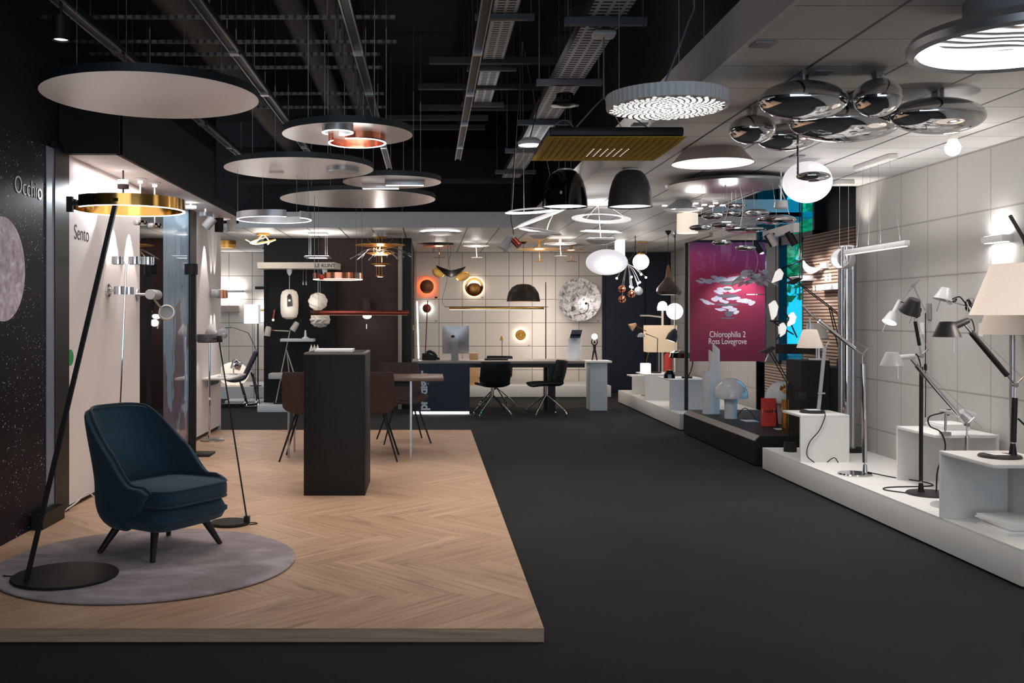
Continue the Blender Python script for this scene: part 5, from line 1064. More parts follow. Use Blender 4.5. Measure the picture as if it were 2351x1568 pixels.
# pendants in front of the back wall
t = thing('dome_pendant', 'black dome pendant with a golden inside above the desk', 'pendant lamp', (at(1201.5, 0, 15.2).x, 15.2, az(692, 15.2)))
MB().lathe([(0, .272), (.1, .262), (.18, .215), (.235, .13), (.26, 0), (.255, 0), (.23, .13), (.17, .21), (0, .262)], n=56).build('shade', mat('black_bronze', rgb(30, 26, 22), .4, metal=.3), t); MB().lathe([(.252, .004), (.228, .128), (.168, .206), (0, .256)], n=48).build('gold_lining', mGold, t); MB().ell((0, 0, .10), .06).build('bulb', mLEDw, t)
MB().cyl((0, 0, .272), (0, 0, CH-az(692, 15.2)), .004, n=8).build('cord', mCable, t); MB().lathe([(0, 0), (.06, 0), (.03, -.03), (0, -.03)], (0, 0, CH-az(692, 15.2)), 24).build('ceiling_cup', mBlackM, t); lamp('POINT', (0, 0, .03), 4, (1, .8, .55), parent=t, shadow_soft_size=.06)
t = thing('brass_bar_pendant', 'slim brass bar pendant hanging level above the desk', 'pendant lamp', (at(1139, 0, 14.2).x, 14.2, az(707, 14.2))); MB().box(-.74, .755, -.012, .012, .012, .02, .002).build('upper_bar', mBlackM, t); MB().box(-.68, .69, -.016, .016, -.022, .012, .002).build('bar', mBrass, t); MB().box(-.67, .68, -.012, .012, -.028, -.0225).build('diffuser', mLEDw, t)
MB().tube(spline([(-.74, 0, .016), (-.78, 0, .12), (-.72, 0, .35), (-.69, 0, .62), (-.71, 0, CH-az(707, 14.2))]), .0025, n=6).build('cord', mCable, t); lamp('AREA', (0, 0, -.04), 6, WARM, (0, 0, 0), t, shape='RECTANGLE', size=1.3, size_y=.04)
MB().cyl((.72, 0, .02), (.72, 0, CH-az(707, 14.2)), .0012, n=6).build('suspension_wire', mCableG, t)
t = thing('wing_pendant', 'black leaf shaped pendant with gold leaf wings', 'pendant lamp', (at(1035, 0, 15.5).x, 15.5, az(622, 15.5)))
MB().sheet(lambda u, v: (-.235+.47*u, .13*(2*v-1)*math.sin(PI*u)**.6, .045-.02*u-.13*math.sin(PI*u)**.8*(1-.75*(2*v-1)**2)+.05*abs(2*u-1)), 28, 10, .008).build('leaf', mBlackM, t)
for x, z, r, a in ((-.20, -.03, .10, .5), (.19, -.085, .11, -.35)): MB().ell((x, -.02, z), r, .012, .07, 24, 10, Matrix.Rotation(a, 3, 'Y')).build('gold_wing', mGold, t)
MB().tube(spline([(0, 0, -.05), (-.03, 0, .15), (0, 0, .30), (-.02, 0, CH-az(622, 15.5))]), .003, n=6).build('cord', mCable, t); MB().box(-.04, .04, -.02, .02, CH-az(622, 15.5)-.02, CH-az(622, 15.5)).build('ceiling_cup', mBlackM, t); lamp('POINT', (.02, -.05, -.2), 2, WARM, parent=t, shadow_soft_size=.05)
t = thing('floor_rod_lamp', 'very thin dark vertical rod lamp behind the desk', 'floor lamp', (at(1253, 0, 16.9).x, 16.9, .2)); MB().cyl((0, 0, 0), (0, 0, .02), .06, n=24).build('base', mBlackM, t); MB().cyl((0, 0, .02), (0, 0, az(648, 16.9)-.2), .009, n=8).build('rod', mBlackM, t); MB().cyl((.0, .012, .3), (.0, .012, az(660, 16.9)-.2), .004, n=6).build('light_strip', mLEDw, t); lamp('AREA', (0, .1, 1.0), 5, WARM, (PI/2, 0, 0), t, shape='RECTANGLE', size=.06, size_y=1.5)
t = thing('floor_rod_lamp', 'slim pale floor lamp rising in front of the small copper disc', 'floor lamp', (at(972, 0, 15.9).x, 15.9, 0)); MB().cyl((0, 0, 0), (0, 0, .02), .1, n=24).build('base', mCopperD, t); MB().tube([(0, 0, .02), (.07, 0, az(690, 15.9))], .008, n=8).build('rod', mCopperD, t)
# lamps on the ceiling of the back room
def disc_lamp(px, py, Y, r, m, lab, drop=.06, gm=None, knob=True, energy=2.0):
    x = ax(px, Y); t = thing('disc_ceiling_lamp', lab, 'ceiling lamp', (x, Y, CH), 0, 'disc lamps on the back room ceiling'); z = az(py, Y)-CH
    MB().lathe([(0, 0), (r*.7, -.004), (r, .006), (r, .012), (0, .016)], (0, 0, z), 48).build('disc', m, t); MB().cyl((0, 0, z), (0, 0, 0), .02, n=12).build('stem', m, t)
    if knob: MB().tube([(0, 0, z), (.01, 0, z-.13), (.012, 0, z-.17)], .006, n=6).build('drop_stem', m, t); MB().lathe([(0, 0), (.09, .004), (.085, .012), (0, .012)], (.012, 0, z-.18), 28).build('lower_disc', m, t)
    lamp('POINT', (0, 0, z-.1 if not gm else z+.04), energy, WARM, parent=t, shadow_soft_size=.06); return t
disc_lamp(1008, 567, 15.6, .27, mBronze, 'thin bronze disc ceiling lamp above the black leaf pendant')
disc_lamp(1093, 566, 15.2, .20, mEggWhite, 'white faceted disc ceiling lamp with a hook below, in front of the back wall')
disc_lamp(1238, 574, 15.0, .33, mGold, 'gold disc ceiling lamp above the black dome pendant')
disc_lamp(1286, 561, 14.4, .235, mEggWhite, 'white disc ceiling lamp right of the gold disc')
disc_lamp(1311, 576, 15.9, .21, mBronze, 'pale bronze disc ceiling lamp above the moon dish', energy=1)
t = thing('halo_ceiling_lamp', 'shallow bowl ceiling lamp washing the ceiling with light', 'ceiling lamp', (ax(1011, 13.3), 13.3, CH)); MB().lathe([(0, -.06), (.2, -.052), (.28, -.028), (.28, -.022), (.2, -.04), (0, -.05)], n=56).build('bowl', mGreyL, t); MB().lathe([(0, -.045), (.19, -.036), (.26, -.022)], n=48).build('glow', mLED, t); MB().cyl((0, 0, -.04), (0, 0, 0), .03).build('stem', mWhite, t); lamp('POINT', (0, 0, -.10), 3, WARM, parent=t, shadow_soft_size=.2)
# price cards under the wall lamps
for k, (px, py) in enumerate(((1001, 683), (1107, 683), (1001, 737), (1214, 793), (1374, 737))):
    q = at(px, py, YB); o = MB().box(-.022, .022, 0, .004, -.014, .014).build('price_card', mGreyL, None, (q.x, YB-.0045, q.z)); tag(o, ('grey price card below the orange lit copper disc', 'grey price card below the crescent disc lamp', 'grey price card below the white haloed copper disc', 'grey price card beside the small gold disc near the desk', 'grey price card right of the moon dish')[k], 'card', 'price cards on the back wall')

# ------------------------------------------------------------ side room left of the core
t = thing('display_plinth', 'low grey white plinth in the side room at the left', 'plinth', (-3.3, 16.2, 0)); MB().box(-1.6, .86, 0, 1.35, 0, .20).build('body', mWhitePl, t)
o = MB().box(-.36, .30, -.2, .3, 0, .05).build('base_slab', mWhitePl, None, (-2.80, 15.4, 0)); tag(o, 'white slab on the floor beside the dark cantilever chair', 'slab')
def lit_bar(px0, px1, py, m, lab, e, d=.05):
    a, b = ax(px0, YB), ax(px1, YB); z = az(py, YB); t = thing('linear_wall_lamp', lab, 'wall lamp', ((a+b)/2, YB, z), 0, 'linear wall lamps in the side room'); w = (b-a)/2
    MB().box(-w, w, -d-.04, -d, -.02, .02, .004).build('bar', m, t); MB().cyl((0, 0, 0), (0, -d, 0), .02).build('arm', m, t)
    for s in (-1, 1): MB().box(-w+.02, w-.02, -d-.03, -d-.01, s*.0225-.002, s*.0225+.002).build('light_strip', mLED, t); lamp('AREA', (0, -d-.0, s*.03), e, NEUT, (PI/2+s*1.2, 0, 0), t, shape='RECTANGLE', size=2*w*.9, size_y=.02)
lit_bar(470, 561, 669, mSteel, 'steel linear wall lamp glowing up and down in the side room', 7); lit_bar(594, 640, 712, mBrass, 'olive brass linear wall lamp partly hidden by the charcoal wall', 3)
o = MB().box(-.24, .10, -.10, 0, -.06, .05).build('box_wall_lamp', mat('taupe_box', rgb(176, 158, 152), .5), None, (ax(536, YB), YB, az(708, YB))); tag(o, 'taupe box wall lamp under the steel linear lamp', 'wall lamp')
o = MB().box(-.08, .3, -.06, 0, -.025, .025).build('bar_wall_lamp', mBlack, None, (ax(597, YB), YB, az(661, YB))); tag(o, 'black bar wall lamp beside the charcoal wall, unlit', 'wall lamp')
t = thing('floor_lamp', 'floor lamp with a glowing white cube shade in the side room', 'floor lamp', (ax(580, 15.7), 15.7, .05)); MB().cyl((.02, 0, 0), (.02, 0, .012), .14, n=32).build('base', mSteel, t)
MB().box(.075, .095, -.01, .01, .01, az(740, 15.7)-.05).build('pole', mBlackM, t); MB().box(-.12, .11, -.11, .11, az(743, 15.7)-.05, az(699, 15.7)-.05, .01).build('shade', mOpalS, t); MB().cyl((.02, 0, .012), (.02, 0, az(743, 15.7)-.05), .008).build('inner_pole', mSteel, t); lamp('POINT', (0, -.3, 1.3), 3, NEUT, parent=t, shadow_soft_size=.12)
t = thing('reading_lamp', 'thin steel arm reading lamp in the side room', 'floor lamp', (ax(587, 16.4), 16.4, .2)); MB().cyl((0, 0, 0), (0, 0, .01), .1, n=24).build('base', mBlackM, t)
P = [at(x, y, 16.4)-Vector((ax(587, 16.4), 16.4, .2)) for x, y in ((586, 884), (588, 803), (570, 764), (534, 752), (524, 752))]; MB().tube(P, .007, n=8).build('arm', mSteel, t); MB().ell(P[-1], .05, .04, .02).build('head', mSteel, t)
t = thing('ball_lamp', 'round cream lamp behind the dark cantilever chair', 'lamp', (ax(536, 16.6), 16.6, .2)); MB().ell((0, 0, .19), .26, .2, .20, 32, 16).build('globe', mShade, t); MB().cyl((0, 0, 0), (0, 0, .02), .08).build('foot', mSteel, t)
t = thing('cantilever_chair', 'dark blue cantilever chair with a steel tube frame in the side room', 'chair', (ax(545, 14.9), 14.9, 0), .25)
mDen = mat('dark_blue_leather', rgb(38, 38, 54), .5)
def cf(u, v):
    y = (u-.5)*.44
    if v < .5: q = v/.5; return (-.30+.42*q, y, .46-.08*math.sin(PI*q*.9)-.02*q)
    q = (v-.5)/.5; return (.12+.19*q, y, .42+.40*q)
MB().sheet(cf, 6, 20, .05).build('shell', mDen, t, sharp=60, sub=1)
for s in (-1, 1): MB().tube(spline([(.05, s*.2, .36), (.10, s*.2, .18), (.13, s*.2, .05), (.08, s*.2, .013), (-.15, s*.2, .013), (-.38, s*.2, .013)]), .012, n=8).build('runner', mChrome, t)
MB().tube([(-.38, -.2, .013), (-.38, .2, .013)], .012, n=8).build('cross_tube', mChrome, t)
for s in (-1, 1): MB().tube(spline([(.22, s*.2, .50), (.28, s*.2, .25), (.30, s*.2, .04), (.22, s*.2, .013), (.1, s*.2, .013)]), .012, n=8).build('rear_runner', mChrome, t)
# ------------------------------------------------------------ right hand display: long white plinth with open cubes
XP = 2.96; ZT = .20
t = thing('display_plinth', 'long low white plinth along the right wall nearest the viewer', 'plinth', (XP, 4.905, 0))
MB().box(0, XR-XP-.002, 0, 3.815, .014, ZT-.012, .002).build('body', mWhitePl, t); MB().box(.03, XR-XP-.002, .03, 3.79, 0, .014).build('recess', mBlack, t)
for k in range(4):
    for a, b in ((0, .43), (.433, XR-XP-.002)): MB().box(a, b, k*.9545, k*.9545+.9515, ZT-.012, ZT).build('top_board', mWhite, t)
def cube(x0, x1, y0, y1, z0, z1, near, lab, sides='xr', grp='white display cubes'):
    t = thing('display_cube', lab, 'display cube', (x0, y0, z0), 0, grp); w, d, h = x1-x0, y1-y0, z1-z0; th = .019
    MB().box(0, w, 0, d, h-th, h, .001).build('top_board', mWhite, t)
    MB().box(0, w, 0 if near else d-th, th if near else d, 0, h-th).build('upright_board', mWhite, t)
    MB().box(w-th, w, th if near else 0, d if near else d-th, 0, h-th).build('side_board', mWhitePl, t)
    return t
cube(2.955, 3.36, 5.14, 5.69, ZT, .587, False, 'open white cube nearest the viewer with leaflets inside'); cube(3.33, 3.75, 6.46, 7.0, ZT, .583, False, 'open white cube against the right wall, second from the viewer')
cube(2.965, 3.355, 7.84, 8.24, ZT, .577, True, 'white cube with a closed front at the far end of the near plinth')
for k in range(6):
    o = MB().box(-.11, .11, -.15, .15, 0, .010, .001).build('leaflet', mPaper if k % 2 else mGreyL if k == 9 else mWhite, None, (3.19+RND.uniform(-.012, .012), 5.36+RND.uniform(-.012, .012), ZT+k*.0105), (0, 0, RND.uniform(-.12, .12))); tag(o, ('bottom', 'second lowest', 'third lowest', 'third highest', 'second highest', 'topmost')[k]+' white leaflet of the stack inside the nearest cube', 'leaflet', 'leaflets in the nearest cube')
for k in range(4):
    o = MB().box(-.09, .09, -.12, .12, 0, .010, .001).build('leaflet', mPaper, None, (3.61+RND.uniform(-.006, .006), 6.84, .583+k*.0105), (0, 0, RND.uniform(-.05, .05))); tag(o, ('bottom', 'second lowest', 'second highest', 'topmost')[k]+' grey leaflet of the stack on the cube against the right wall', 'leaflet', 'leaflets on the second cube')

# adjustable arm lamps
def arm_lamp(lab, base, P, head, hr, ht, hdir, mt, mh, br=.11, lit=False, mb_=None, stub=None, name='desk_lamp', cat='desk lamp', tubes=(.0125, .0125), spring=True, holder=True, grp='adjustable arm lamps'):
    """base centre, joint points P (world) from the foot to the head, head centre, radius, height and pointing direction"""
    B = Vector(base); t = thing(name, lab, cat, B, 0, grp); Q = [Vector(p)-B for p in P]
    if br:
        MB().lathe([(0, 0), (br, 0), (br+.002, .006), (br-.004, .014), (br*.4, .018), (0, .018)], n=48).build('base', mb_ or mh, t)
        MB().cyl((Q[0].x, Q[0].y, .014), (Q[0].x, Q[0].y, .075), .021, .013, n=20).build('socket', mb_ or mBlack, t)
    for i in range(len(Q)-1):
        a, b = Q[i], Q[i+1]; d = (b-a); k = .07/d.length if d.length > .2 else .1
        MB().tube([a, b], .005, n=8).build('inner_rod', mSteel, t); MB().cyl(a+d*k, b-d*k, tubes[min(i, len(tubes)-1)], n=14).build('arm', mt, t)
        if i: MB().cyl(a+Vector((0, -.012, 0)), a+Vector((0, .012, 0)), .013, n=16).build('joint', mSteel, t); MB().tube([a, a+Vector((.045, 0, .045))], .006, n=8).build('lever', mSteel, t)
        if i and spring: MB().tube([a+Vector((.04, 0, .04)), b+Vector((.0, 0, .012))], .0012, n=6).build('tension_wire', mCableG, t)
    hc = Vector(head)-B; D = Vector(hdir).normalized(); M = D.to_track_quat('-Z', 'Y').to_matrix()
    MB().lathe([(hr*.52, ht/2-.004), (hr*.56, ht/2-.008), (hr, -ht/2), (hr*.97, -ht/2), (hr*.5, ht/2-.014), (0, ht/2-.012)], hc, 40, M=M).build('shade', mh, t)
    MB().lathe([(0, ht/2+.002), (hr*.50, ht/2), (hr*.55, ht/2-.006)], hc, 40, M=M).build('shade_top', mh, t)
    if lit: MB().lathe([(0, -ht/2+.006), (hr*.96, -ht/2+.004)], hc, 32, M=M).build('diffuser', mLEDs, t)
    tip = Q[-1]
    if holder: MB().tube([hc+(tip-hc)*.35, tip, tip+(tip-hc)*.35], [hr*.30, hr*.26, hr*.22], n=14).build('lamp_holder', mh, t)
    MB().tube([hc+M @ Vector((hr*.5, 0, -ht*.4)), hc+M @ Vector((hr*.5, 0, -ht*.4-.09))], .0035, n=6).build('handle_rod', mSteel, t)
    if holder: MB().tube(spline([tip+(tip-hc)*.3, tip+Vector((.05, 0, .015)), tip+(Q[-2]-tip)*.12+Vector((.03, 0, 0)), tip+(Q[-2]-tip)*.16]), .004, n=6).build('cord', mCable, t)
    return t
mAluB = mat('bright_aluminium', rgb(210, 210, 212), .36, metal=.55, var=.03)
k1 = arm_lamp('black adjustable desk lamp on the cube nearest the viewer', at(2277, 1046, 5.5)[:2]+(0,) if False else (3.15, 5.42, .587), [(3.222, 5.42, .60), (3.235, 5.42, .985), (2.945, 5.42, 1.33)], at(2174, 756, 5.42), .074, .085, (0, 0, -1), mBlackM, mGraph, .108, tubes=(.015, .015))
B0 = Vector((3.15, 5.42, .587)); MB().tube(spline([Vector(p)-B0 for p in ((3.25, 5.42, .80), (3.36, 5.42, .70), (3.5, 5.40, .62), (3.66, 5.5, .60))]), .005, n=6).build('power_cord', mCable, k1)
MB().box(-.06, .03, -.05, .05, .0185, .0195).build('tag_card', mPaper, k1)
arm_lamp('polished silver adjustable desk lamp behind the nearest cube', (3.20, 6.02, ZT), [(3.29, 6.02, .22), (3.298, 6.02, .70), (2.94, 6.02, 1.115)], at(2048, 824, 6.02), .070, .082, (0, 0, -1), mChrome, mAluB, .115, tubes=(.013, .0125))
arm_lamp('tall black adjustable floor lamp with its dark head seen from behind', (3.27, 6.42, ZT), [(3.215, 6.42, .22), (3.218, 6.42, 1.105), (3.165, 6.42, 1.40)], at(2094, 702, 6.32), .068, .095, (-.15, .5, -1), mBlackM, mGraph, .14, name='floor_lamp', cat='floor lamp', tubes=(.0125, .011))
t = arm_lamp('white wall mounted adjustable lamp with a lit tilted head', (3.785, 7.43, 1.40), [(3.75, 7.43, 1.41), (3.64, 7.38, 1.595), (3.50, 7.34, 1.45)], at(2046, 729, 7.3), .054, .085, (-.45, -.25, -.85), mAlu, mAluB, 0, True, name='wall_lamp', cat='wall lamp', tubes=(.006, .006))
MB().box(-.012, 0, -.025, .025, -.06, .06).build('wall_plate', mAlu, t); MB().tube(spline([(-.03, 0, -.01), (-.028, 0, -.2), (-.04, -.02, -.42), (-.028, 0, -.6), (-.03, 0, -.80)]), .004, n=6).build('power_cord', mCable, t); MB().lathe([(0, -.035), (.011, -.02), (.011, .02), (0, .035)], (-.04, -.02, -.42), 12).build('cord_switch', mBlack, t)
t = arm_lamp('short aluminium wall lamp with a round chrome plate by the big lampshade', (3.785, 6.86, 1.44), [(3.74, 6.86, 1.44), (3.60, 6.80, 1.47)], at(2168, 675, 6.76), .062, .085, (-.3, 0, -1), mAlu, mAluB, 0, name='wall_lamp', cat='wall lamp', tubes=(.006,), spring=False)
MB().lathe([(0, .0), (.052, 0), (.055, .008), (.045, .02), (0, .022)], (0, 0, 0), 32, M=Matrix.Rotation(-PI/2, 3, 'Y')).build('wall_plate', mChrome, t); MB().tube(spline([(-.17, -.06, .04), (-.10, -.03, .06), (-.05, 0, .03), (-.03, 0, 0)]), .005, n=6).build('cord', mCable, t)
t = arm_lamp('small aluminium clamp lamp on the edge of the cube against the wall', (3.42, 6.47, .583), [(3.40, 6.47, .60), (3.405, 6.47, .735)], at(2216, 954, 6.47), .055, .075, (.75, 0, -.62), mAlu, mAluB, 0, name='clamp_lamp', tubes=(.008,), spring=False)
MB().box(-.05, .01, -.02, .02, .0, .02).build('clamp', mSteel, t); MB().tube(spline([(-.03, -.01, .15), (-.13, -.01, .12), (-.13, -.02, .06), (-.06, -.02, .02), (-.04, -.04, -.08), (-.10, -.06, -.22), (-.12, -.08, -.36)]), .005, n=6).build('power_cord', mCable, t)
t = arm_lamp('big chrome adjustable floor lamp carrying a white cone shade', (3.13, 7.22, ZT), [(3.205, 7.22, .22), (3.185, 7.22, 1.085), (2.81, 7.22, 1.372)], (2.80, 7.22, 1.20), .094, .135, (0, 0, -1), mChrome, mShadeD, .118, name='floor_lamp', cat='floor lamp', mb_=mChrome, tubes=(.017, .015), holder=False)
MB().cyl((-.33, 0, 1.15), (-.33, 0, 1.068), .008, n=8).build('shade_stem', mSteel, t); MB().cyl((-.33, 0, 1.06), (-.33, 0, 1.115), .028, .022, n=24).build('shade_cap', mAlu, t); MB().tube([(-.32, 0, 1.17), (-.385, 0, 1.245)], .008, n=8).build('arm_tip', mAlu, t)
MB().tube(spline([(.09, 0, .02), (.22, -.15, .004), (.34, -.35, .004), (.30, -.5, .004), (.0, -.55, .004), (-.08, -.65, .004), (.02, -.78, .004)]), .0045, n=6).build('power_cord', mCable, t)

# grey task lamp on the far cube, second shade on a stand behind
t = thing('desk_lamp', 'flat grey task lamp standing on the closed cube', 'desk lamp', (3.13, 8.02, .577)); MB().lathe([(0, 0), (.098, 0), (.1, .006), (.095, .02), (0, .024)], n=40).build('base', mGraph, t); MB().box(-.05, .05, -.06, .05, .0245, .026).build('tag_card', mPaper, t)
MB().bar((.05, 0, .02), (.10, 0, .53), .026, .014).build('arm', mGreyL, t); MB().tube([(.075, 0, .58), (.10, 0, .525), (.135, 0, .575)], .009, n=8).build('fork', mGreyL, t); MB().cyl((.04, -.01, .16), (.10, -.01, .16), .007).build('cross_pin', mSteel, t)
MB().tube(spline([(.04, -.09, .02), (.03, -.185, -.005), (-.02, -.195, -.12), (-.10, -.195, -.22), (-.12, -.20, -.32), (-.07, -.22, -.374)]), .004, n=6).build('power_cord', mCable, t)
o = MB().tube(spline([(3.17, 7.82, .203), (3.20, 7.80, .235), (3.22, 7.79, .24), (3.25, 7.80, .203)]), .004, n=6).build('loose_cable', mCable); tag(o, 'small loop of black cable at the foot of the closed cube', 'cable')
t = thing('table_lamp', 'white cone table lamp on a dark box behind the chrome floor lamp', 'table lamp', (ax(1880, 9.15), 9.15, az(826, 9.15))); MB().lathe([(0, 0), (.09, 0), (.088, .012), (0, .014)], n=32).build('base', mEggWhite, t); MB().cyl((0, 0, .012), (0, 0, .2), .011).build('pole', mEggWhite, t); MB().lathe([(.045, .335), (.088, .20), (.084, .20), (.04, .335)], (.02*0, 0, 0), 36).build('shade', mShadeD, t)
o = MB().box(-.26, .0, -.18, .2, 0, az(826, 9.15)-.278).build('dark_pedestal', mPed, None, (ax(1887, 9.15), 9.15, .278)); tag(o, 'dark pedestal box below the slatted oak board', 'pedestal')
o = MB().box(0, .38, -.12, .12, 0, .10).build('dark_shelf', mPed, None, (ax(1790, 10.3), 10.3, az(812, 10.3))); tag(o, 'black shelf box crossing in front of the teal window', 'shelf')
# black counterweight lamps
def balance(lab, B, pts, grp='black counterweight lamps'):
    B = Vector(B); t = thing('balance_lamp', lab, 'desk lamp', B, 0, grp); Q = {k: v-B for k, v in pts.items()}
    MB().lathe([(0, 0), (.055, 0), (.052, .075), (.05, .078), (0, .078)], n=32).build('base', mBlackM, t)
    for d in (-.012, .012):
        o = Vector((d, .01*d/.012, 0)); MB().tube([Vector((d*1.5, 0, .07)), Q['j']+o], .005, n=6).build('lower_arm', mBlackM, t); MB().tube([Q['w']+o*1.4, Q['j']+o*1.4, Q['h']+o*1.4], .0045, n=6).build('upper_arm', mBlackM, t)
    c = Q['w']; MB().box(c.x-.035, c.x+.035, c.y-.03, c.y+.03, c.z-.035, c.z+.025, .006).build('counterweight', mBlack, t)
    h = Q['h']; MB().prism([(h.x-.09, h.z-.02), (h.x-.02, h.z-.035), (h.x+.06, h.z+.02), (h.x+.02, h.z+.03)], 'y', h.y-.03, h.y+.03).build('head', mBlackM, t); MB().tube([h+Vector((.0, 0, -.02)), h+Vector((-.035, 0, -.10))], .004, n=6).build('handle_rod', mPaper, t)
    return t
balance('black counterweight lamp standing low at the far corner of the near plinth', (3.11, 8.46, ZT), {'j': at(1809, 878, 8.46), 'w': at(1839, 908, 8.46), 'h': at(1766, 803, 8.46)})
balance('black counterweight lamp in front of the slatted oak board', (ax(1935, 9.15), 9.15, az(842, 9.15)), {'j': at(1905, 705, 9.15), 'w': at(1938, 733, 9.15), 'h': at(1826, 645, 9.15)})
o = MB().box(-.17, .12, -.18, .2, 0, az(842, 9.15)-.278).build('dark_pedestal', mPed, None, (ax(1930, 9.15), 9.15, .278)); tag(o, 'tall black pedestal under the counterweight lamp beside the steel column', 'pedestal')
for k, px in enumerate((1939, 1947)):
    o = MB().box(-.012, .012, 0, .004, 0, .12).build('price_tag', mPaper, None, (ax(px, 9.02+.02*k), 9.02+.02*k, az(842, 9.15))); tag(o, ('left', 'right')[k]+' of two white price tags standing on the tall black pedestal', 'tag', 'standing price tags')

# tall lamp column, big lampshade
t = thing('column_lamp', 'tall polished steel column lamp glowing on top at the end of the white wall', 'floor lamp', (3.62, 8.50, ZT))
MB().lathe([(0, 0), (.15, 0), (.15, .02), (.13, .03), (0, .03)], n=48).build('base', mBlackM, t); zt = az(566, 8.5)-ZT
for k in range(6): MB().cyl((.052*math.cos(k*PI/3), .052*math.sin(k*PI/3), .03), (.052*math.cos(k*PI/3), .052*math.sin(k*PI/3), zt), .0275, n=18).build('tube', mSteel if k % 2 else mChrome, t)
MB().lathe([(0, zt+.003), (.06, zt+.003), (.075, zt)], n=32).build('uplight', mLED, t); MB().box(-.2, -.12, -.03, .03, .03, .10).build('pedal', mBlack, t); lamp('SPOT', (0, 0, zt+.03), 14, WARM, (PI, 0, 0), t, 'up_light', spot_size=1.5, spot_blend=.6, shadow_soft_size=.05)
mCone, N, L, p = node_mat('lit_linen_cone'); nn = noise(N, L, mapping(N, L, (60, 60, 400)), 1, 2); L.new(ramp(N, L, nn, [(.3, rgb(222, 206, 192)), (.7, rgb(236, 224, 214))]), p.inputs['Base Color']); p.inputs['Roughness'].default_value = .85; p.inputs['Emission Color'].default_value = rgb(255, 232, 212); p.inputs['Emission Strength'].default_value = .34
t = thing('floor_lamp', 'aluminium pole floor lamp with a pale unlit cone shade behind the glowing one', 'floor lamp', (ax(2324, 6.15), 6.15, ZT)); MB().lathe([(0, 0), (.13, 0), (.13, .02), (0, .024)], n=40).build('base', mSteel, t); z0 = az(768, 6.15)-ZT; MB().cyl((0, 0, .02), (0, 0, z0+.06), .0165, n=18).build('pole', mAlu, t)
MB().lathe([(.188, z0), (.115, z0+.26), (.111, z0+.26), (.184, z0)], n=56).build('shade', mShadeD, t); MB().cyl((-.11, 0, z0+.24), (.11, 0, z0+.24), .004, n=6).build('shade_bar', mSteel, t); MB().cyl((0, 0, z0+.06), (0, 0, z0+.24), .01).build('stem', mSteel, t)
t = thing('floor_lamp', 'floor lamp with a huge glowing cone shade cut by the right edge of the photo', 'floor lamp', (3.62, 4.99, ZT)); MB().lathe([(0, 0), (.13, 0), (.13, .02), (0, .024)], n=40).build('base', mChrome, t); MB().cyl((0, 0, .02), (0, 0, 1.62), .016, n=18).build('pole', mChrome, t)
c = at(2375, 664, 5.2)-Vector((3.62, 4.99, ZT)); z0, z1 = az(723, 5.2)-ZT, az(606, 5.2)-ZT
MB().tube([(0, 0, 1.60), (c.x, c.y, z1+.04), (c.x, c.y, z1-.05)], .012, n=10).build('arm', mChrome, t)
MB().lathe([(.305, z0), (.205, z1), (.201, z1), (.300, z0)], (c.x, c.y, 0), 64).build('shade', mCone, t); MB().ell((c.x, c.y, z0+.12), .045).build('bulb', mBulb, t); MB().box(c.x-.2, c.x+.2, c.y-.004, c.y+.004, z1-.06, z1-.052).build('shade_bar', mSteel, t)
lamp('POINT', (c.x, c.y, z1-.10), 12, WARM, parent=t, shadow_soft_size=.05)
# up/down wall light
t = thing('box_wall_lamp', 'white box wall lamp throwing round glows above and below', 'wall lamp', (XR, 6.5, az(549, 6.5)))
MB().box(-.07, 0, -.125, .125, -.022, .022, .003).build('box', mEggWhite, t)
for s in (-1, 1): MB().box(-.06, -.01, -.10, .10, s*.0235-.0015, s*.0235+.0015).build('diffuser', mLED, t); lamp('AREA', (-.035, 0, s*.03), 2.2, NEUT, (0 if s < 0 else PI, 0, 0), t, size=.05, shape='RECTANGLE', size_y=.18)
t = thing('stick_wall_lamp', 'grey stick of a wall lamp leaning beside the white box lamp', 'wall lamp', (XR-.02, 6.22, az(530, 6.22))); MB().tube([(-.06, .05, .10), (-.03, -.05, -.06), (-.02, -.06, -.12)], .012, n=10).build('stick', mGraph, t); MB().box(-.03, .02, -.09, -.02, -.22, -.10, .005).build('mount', mWhite, t)
# cards on the right wall
for k, (px, py) in enumerate(((2118, 754), (2254, 757))):
    Y = F*XR/(px-VX); o = MB().box(-.004, 0, -.03, .03, -.045, .045).build('price_card', mPaper, None, (XR-.0005, Y, az(py, Y))); tag(o, ('white price card left of the hanging black cord on the right wall', 'white price card left of the big lampshade pole on the right wall')[k], 'card', 'price cards on the right wall')

# slatted board with white wall lamps
XS = 4.10
def on_slat(px, py): Y = F*XS/(px-VX); return Vector((XS, Y, az(py, Y)))
o = MB().box(XS, XS+.04, 9.46, 10.76, .80, 2.235).build('slatted_board', mSlat); tag(o, 'large slatted oak board with white wall lamps beside the window', 'wall board')
o = MB().box(XS, XS+.04, 11.1, 12.0, .11, .80).build('slatted_board', mSlat); tag(o, 'smaller slatted oak board below the teal window', 'wall board')
for px0, px1, py0, py1, lab in ((1828, 1868, 634, 644, 'flat white wall lamp at the window edge of the slatted board'), (1893, 1948, 648, 663, 'white box wall lamp with a step on the slatted board')):
    a, b = on_slat(px0, py1), on_slat(px1, py0); t = thing('box_wall_lamp', lab, 'wall lamp', (XS, a.y, a.z), 0, 'white wall lamps on the slatted board'); MB().box(-.09, 0, b.y-a.y, 0, -.02, .035, .003).build('box', mEggWhite, t)
    MB().box(-.08, -.01, (b.y-a.y)*.9, -.02, .036, .038).build('uplight', mLEDs, t)
q = on_slat(1875, 606); t = thing('ribbon_wall_lamp', 'curled white ribbon wall lamp high on the slatted board', 'wall lamp', q)
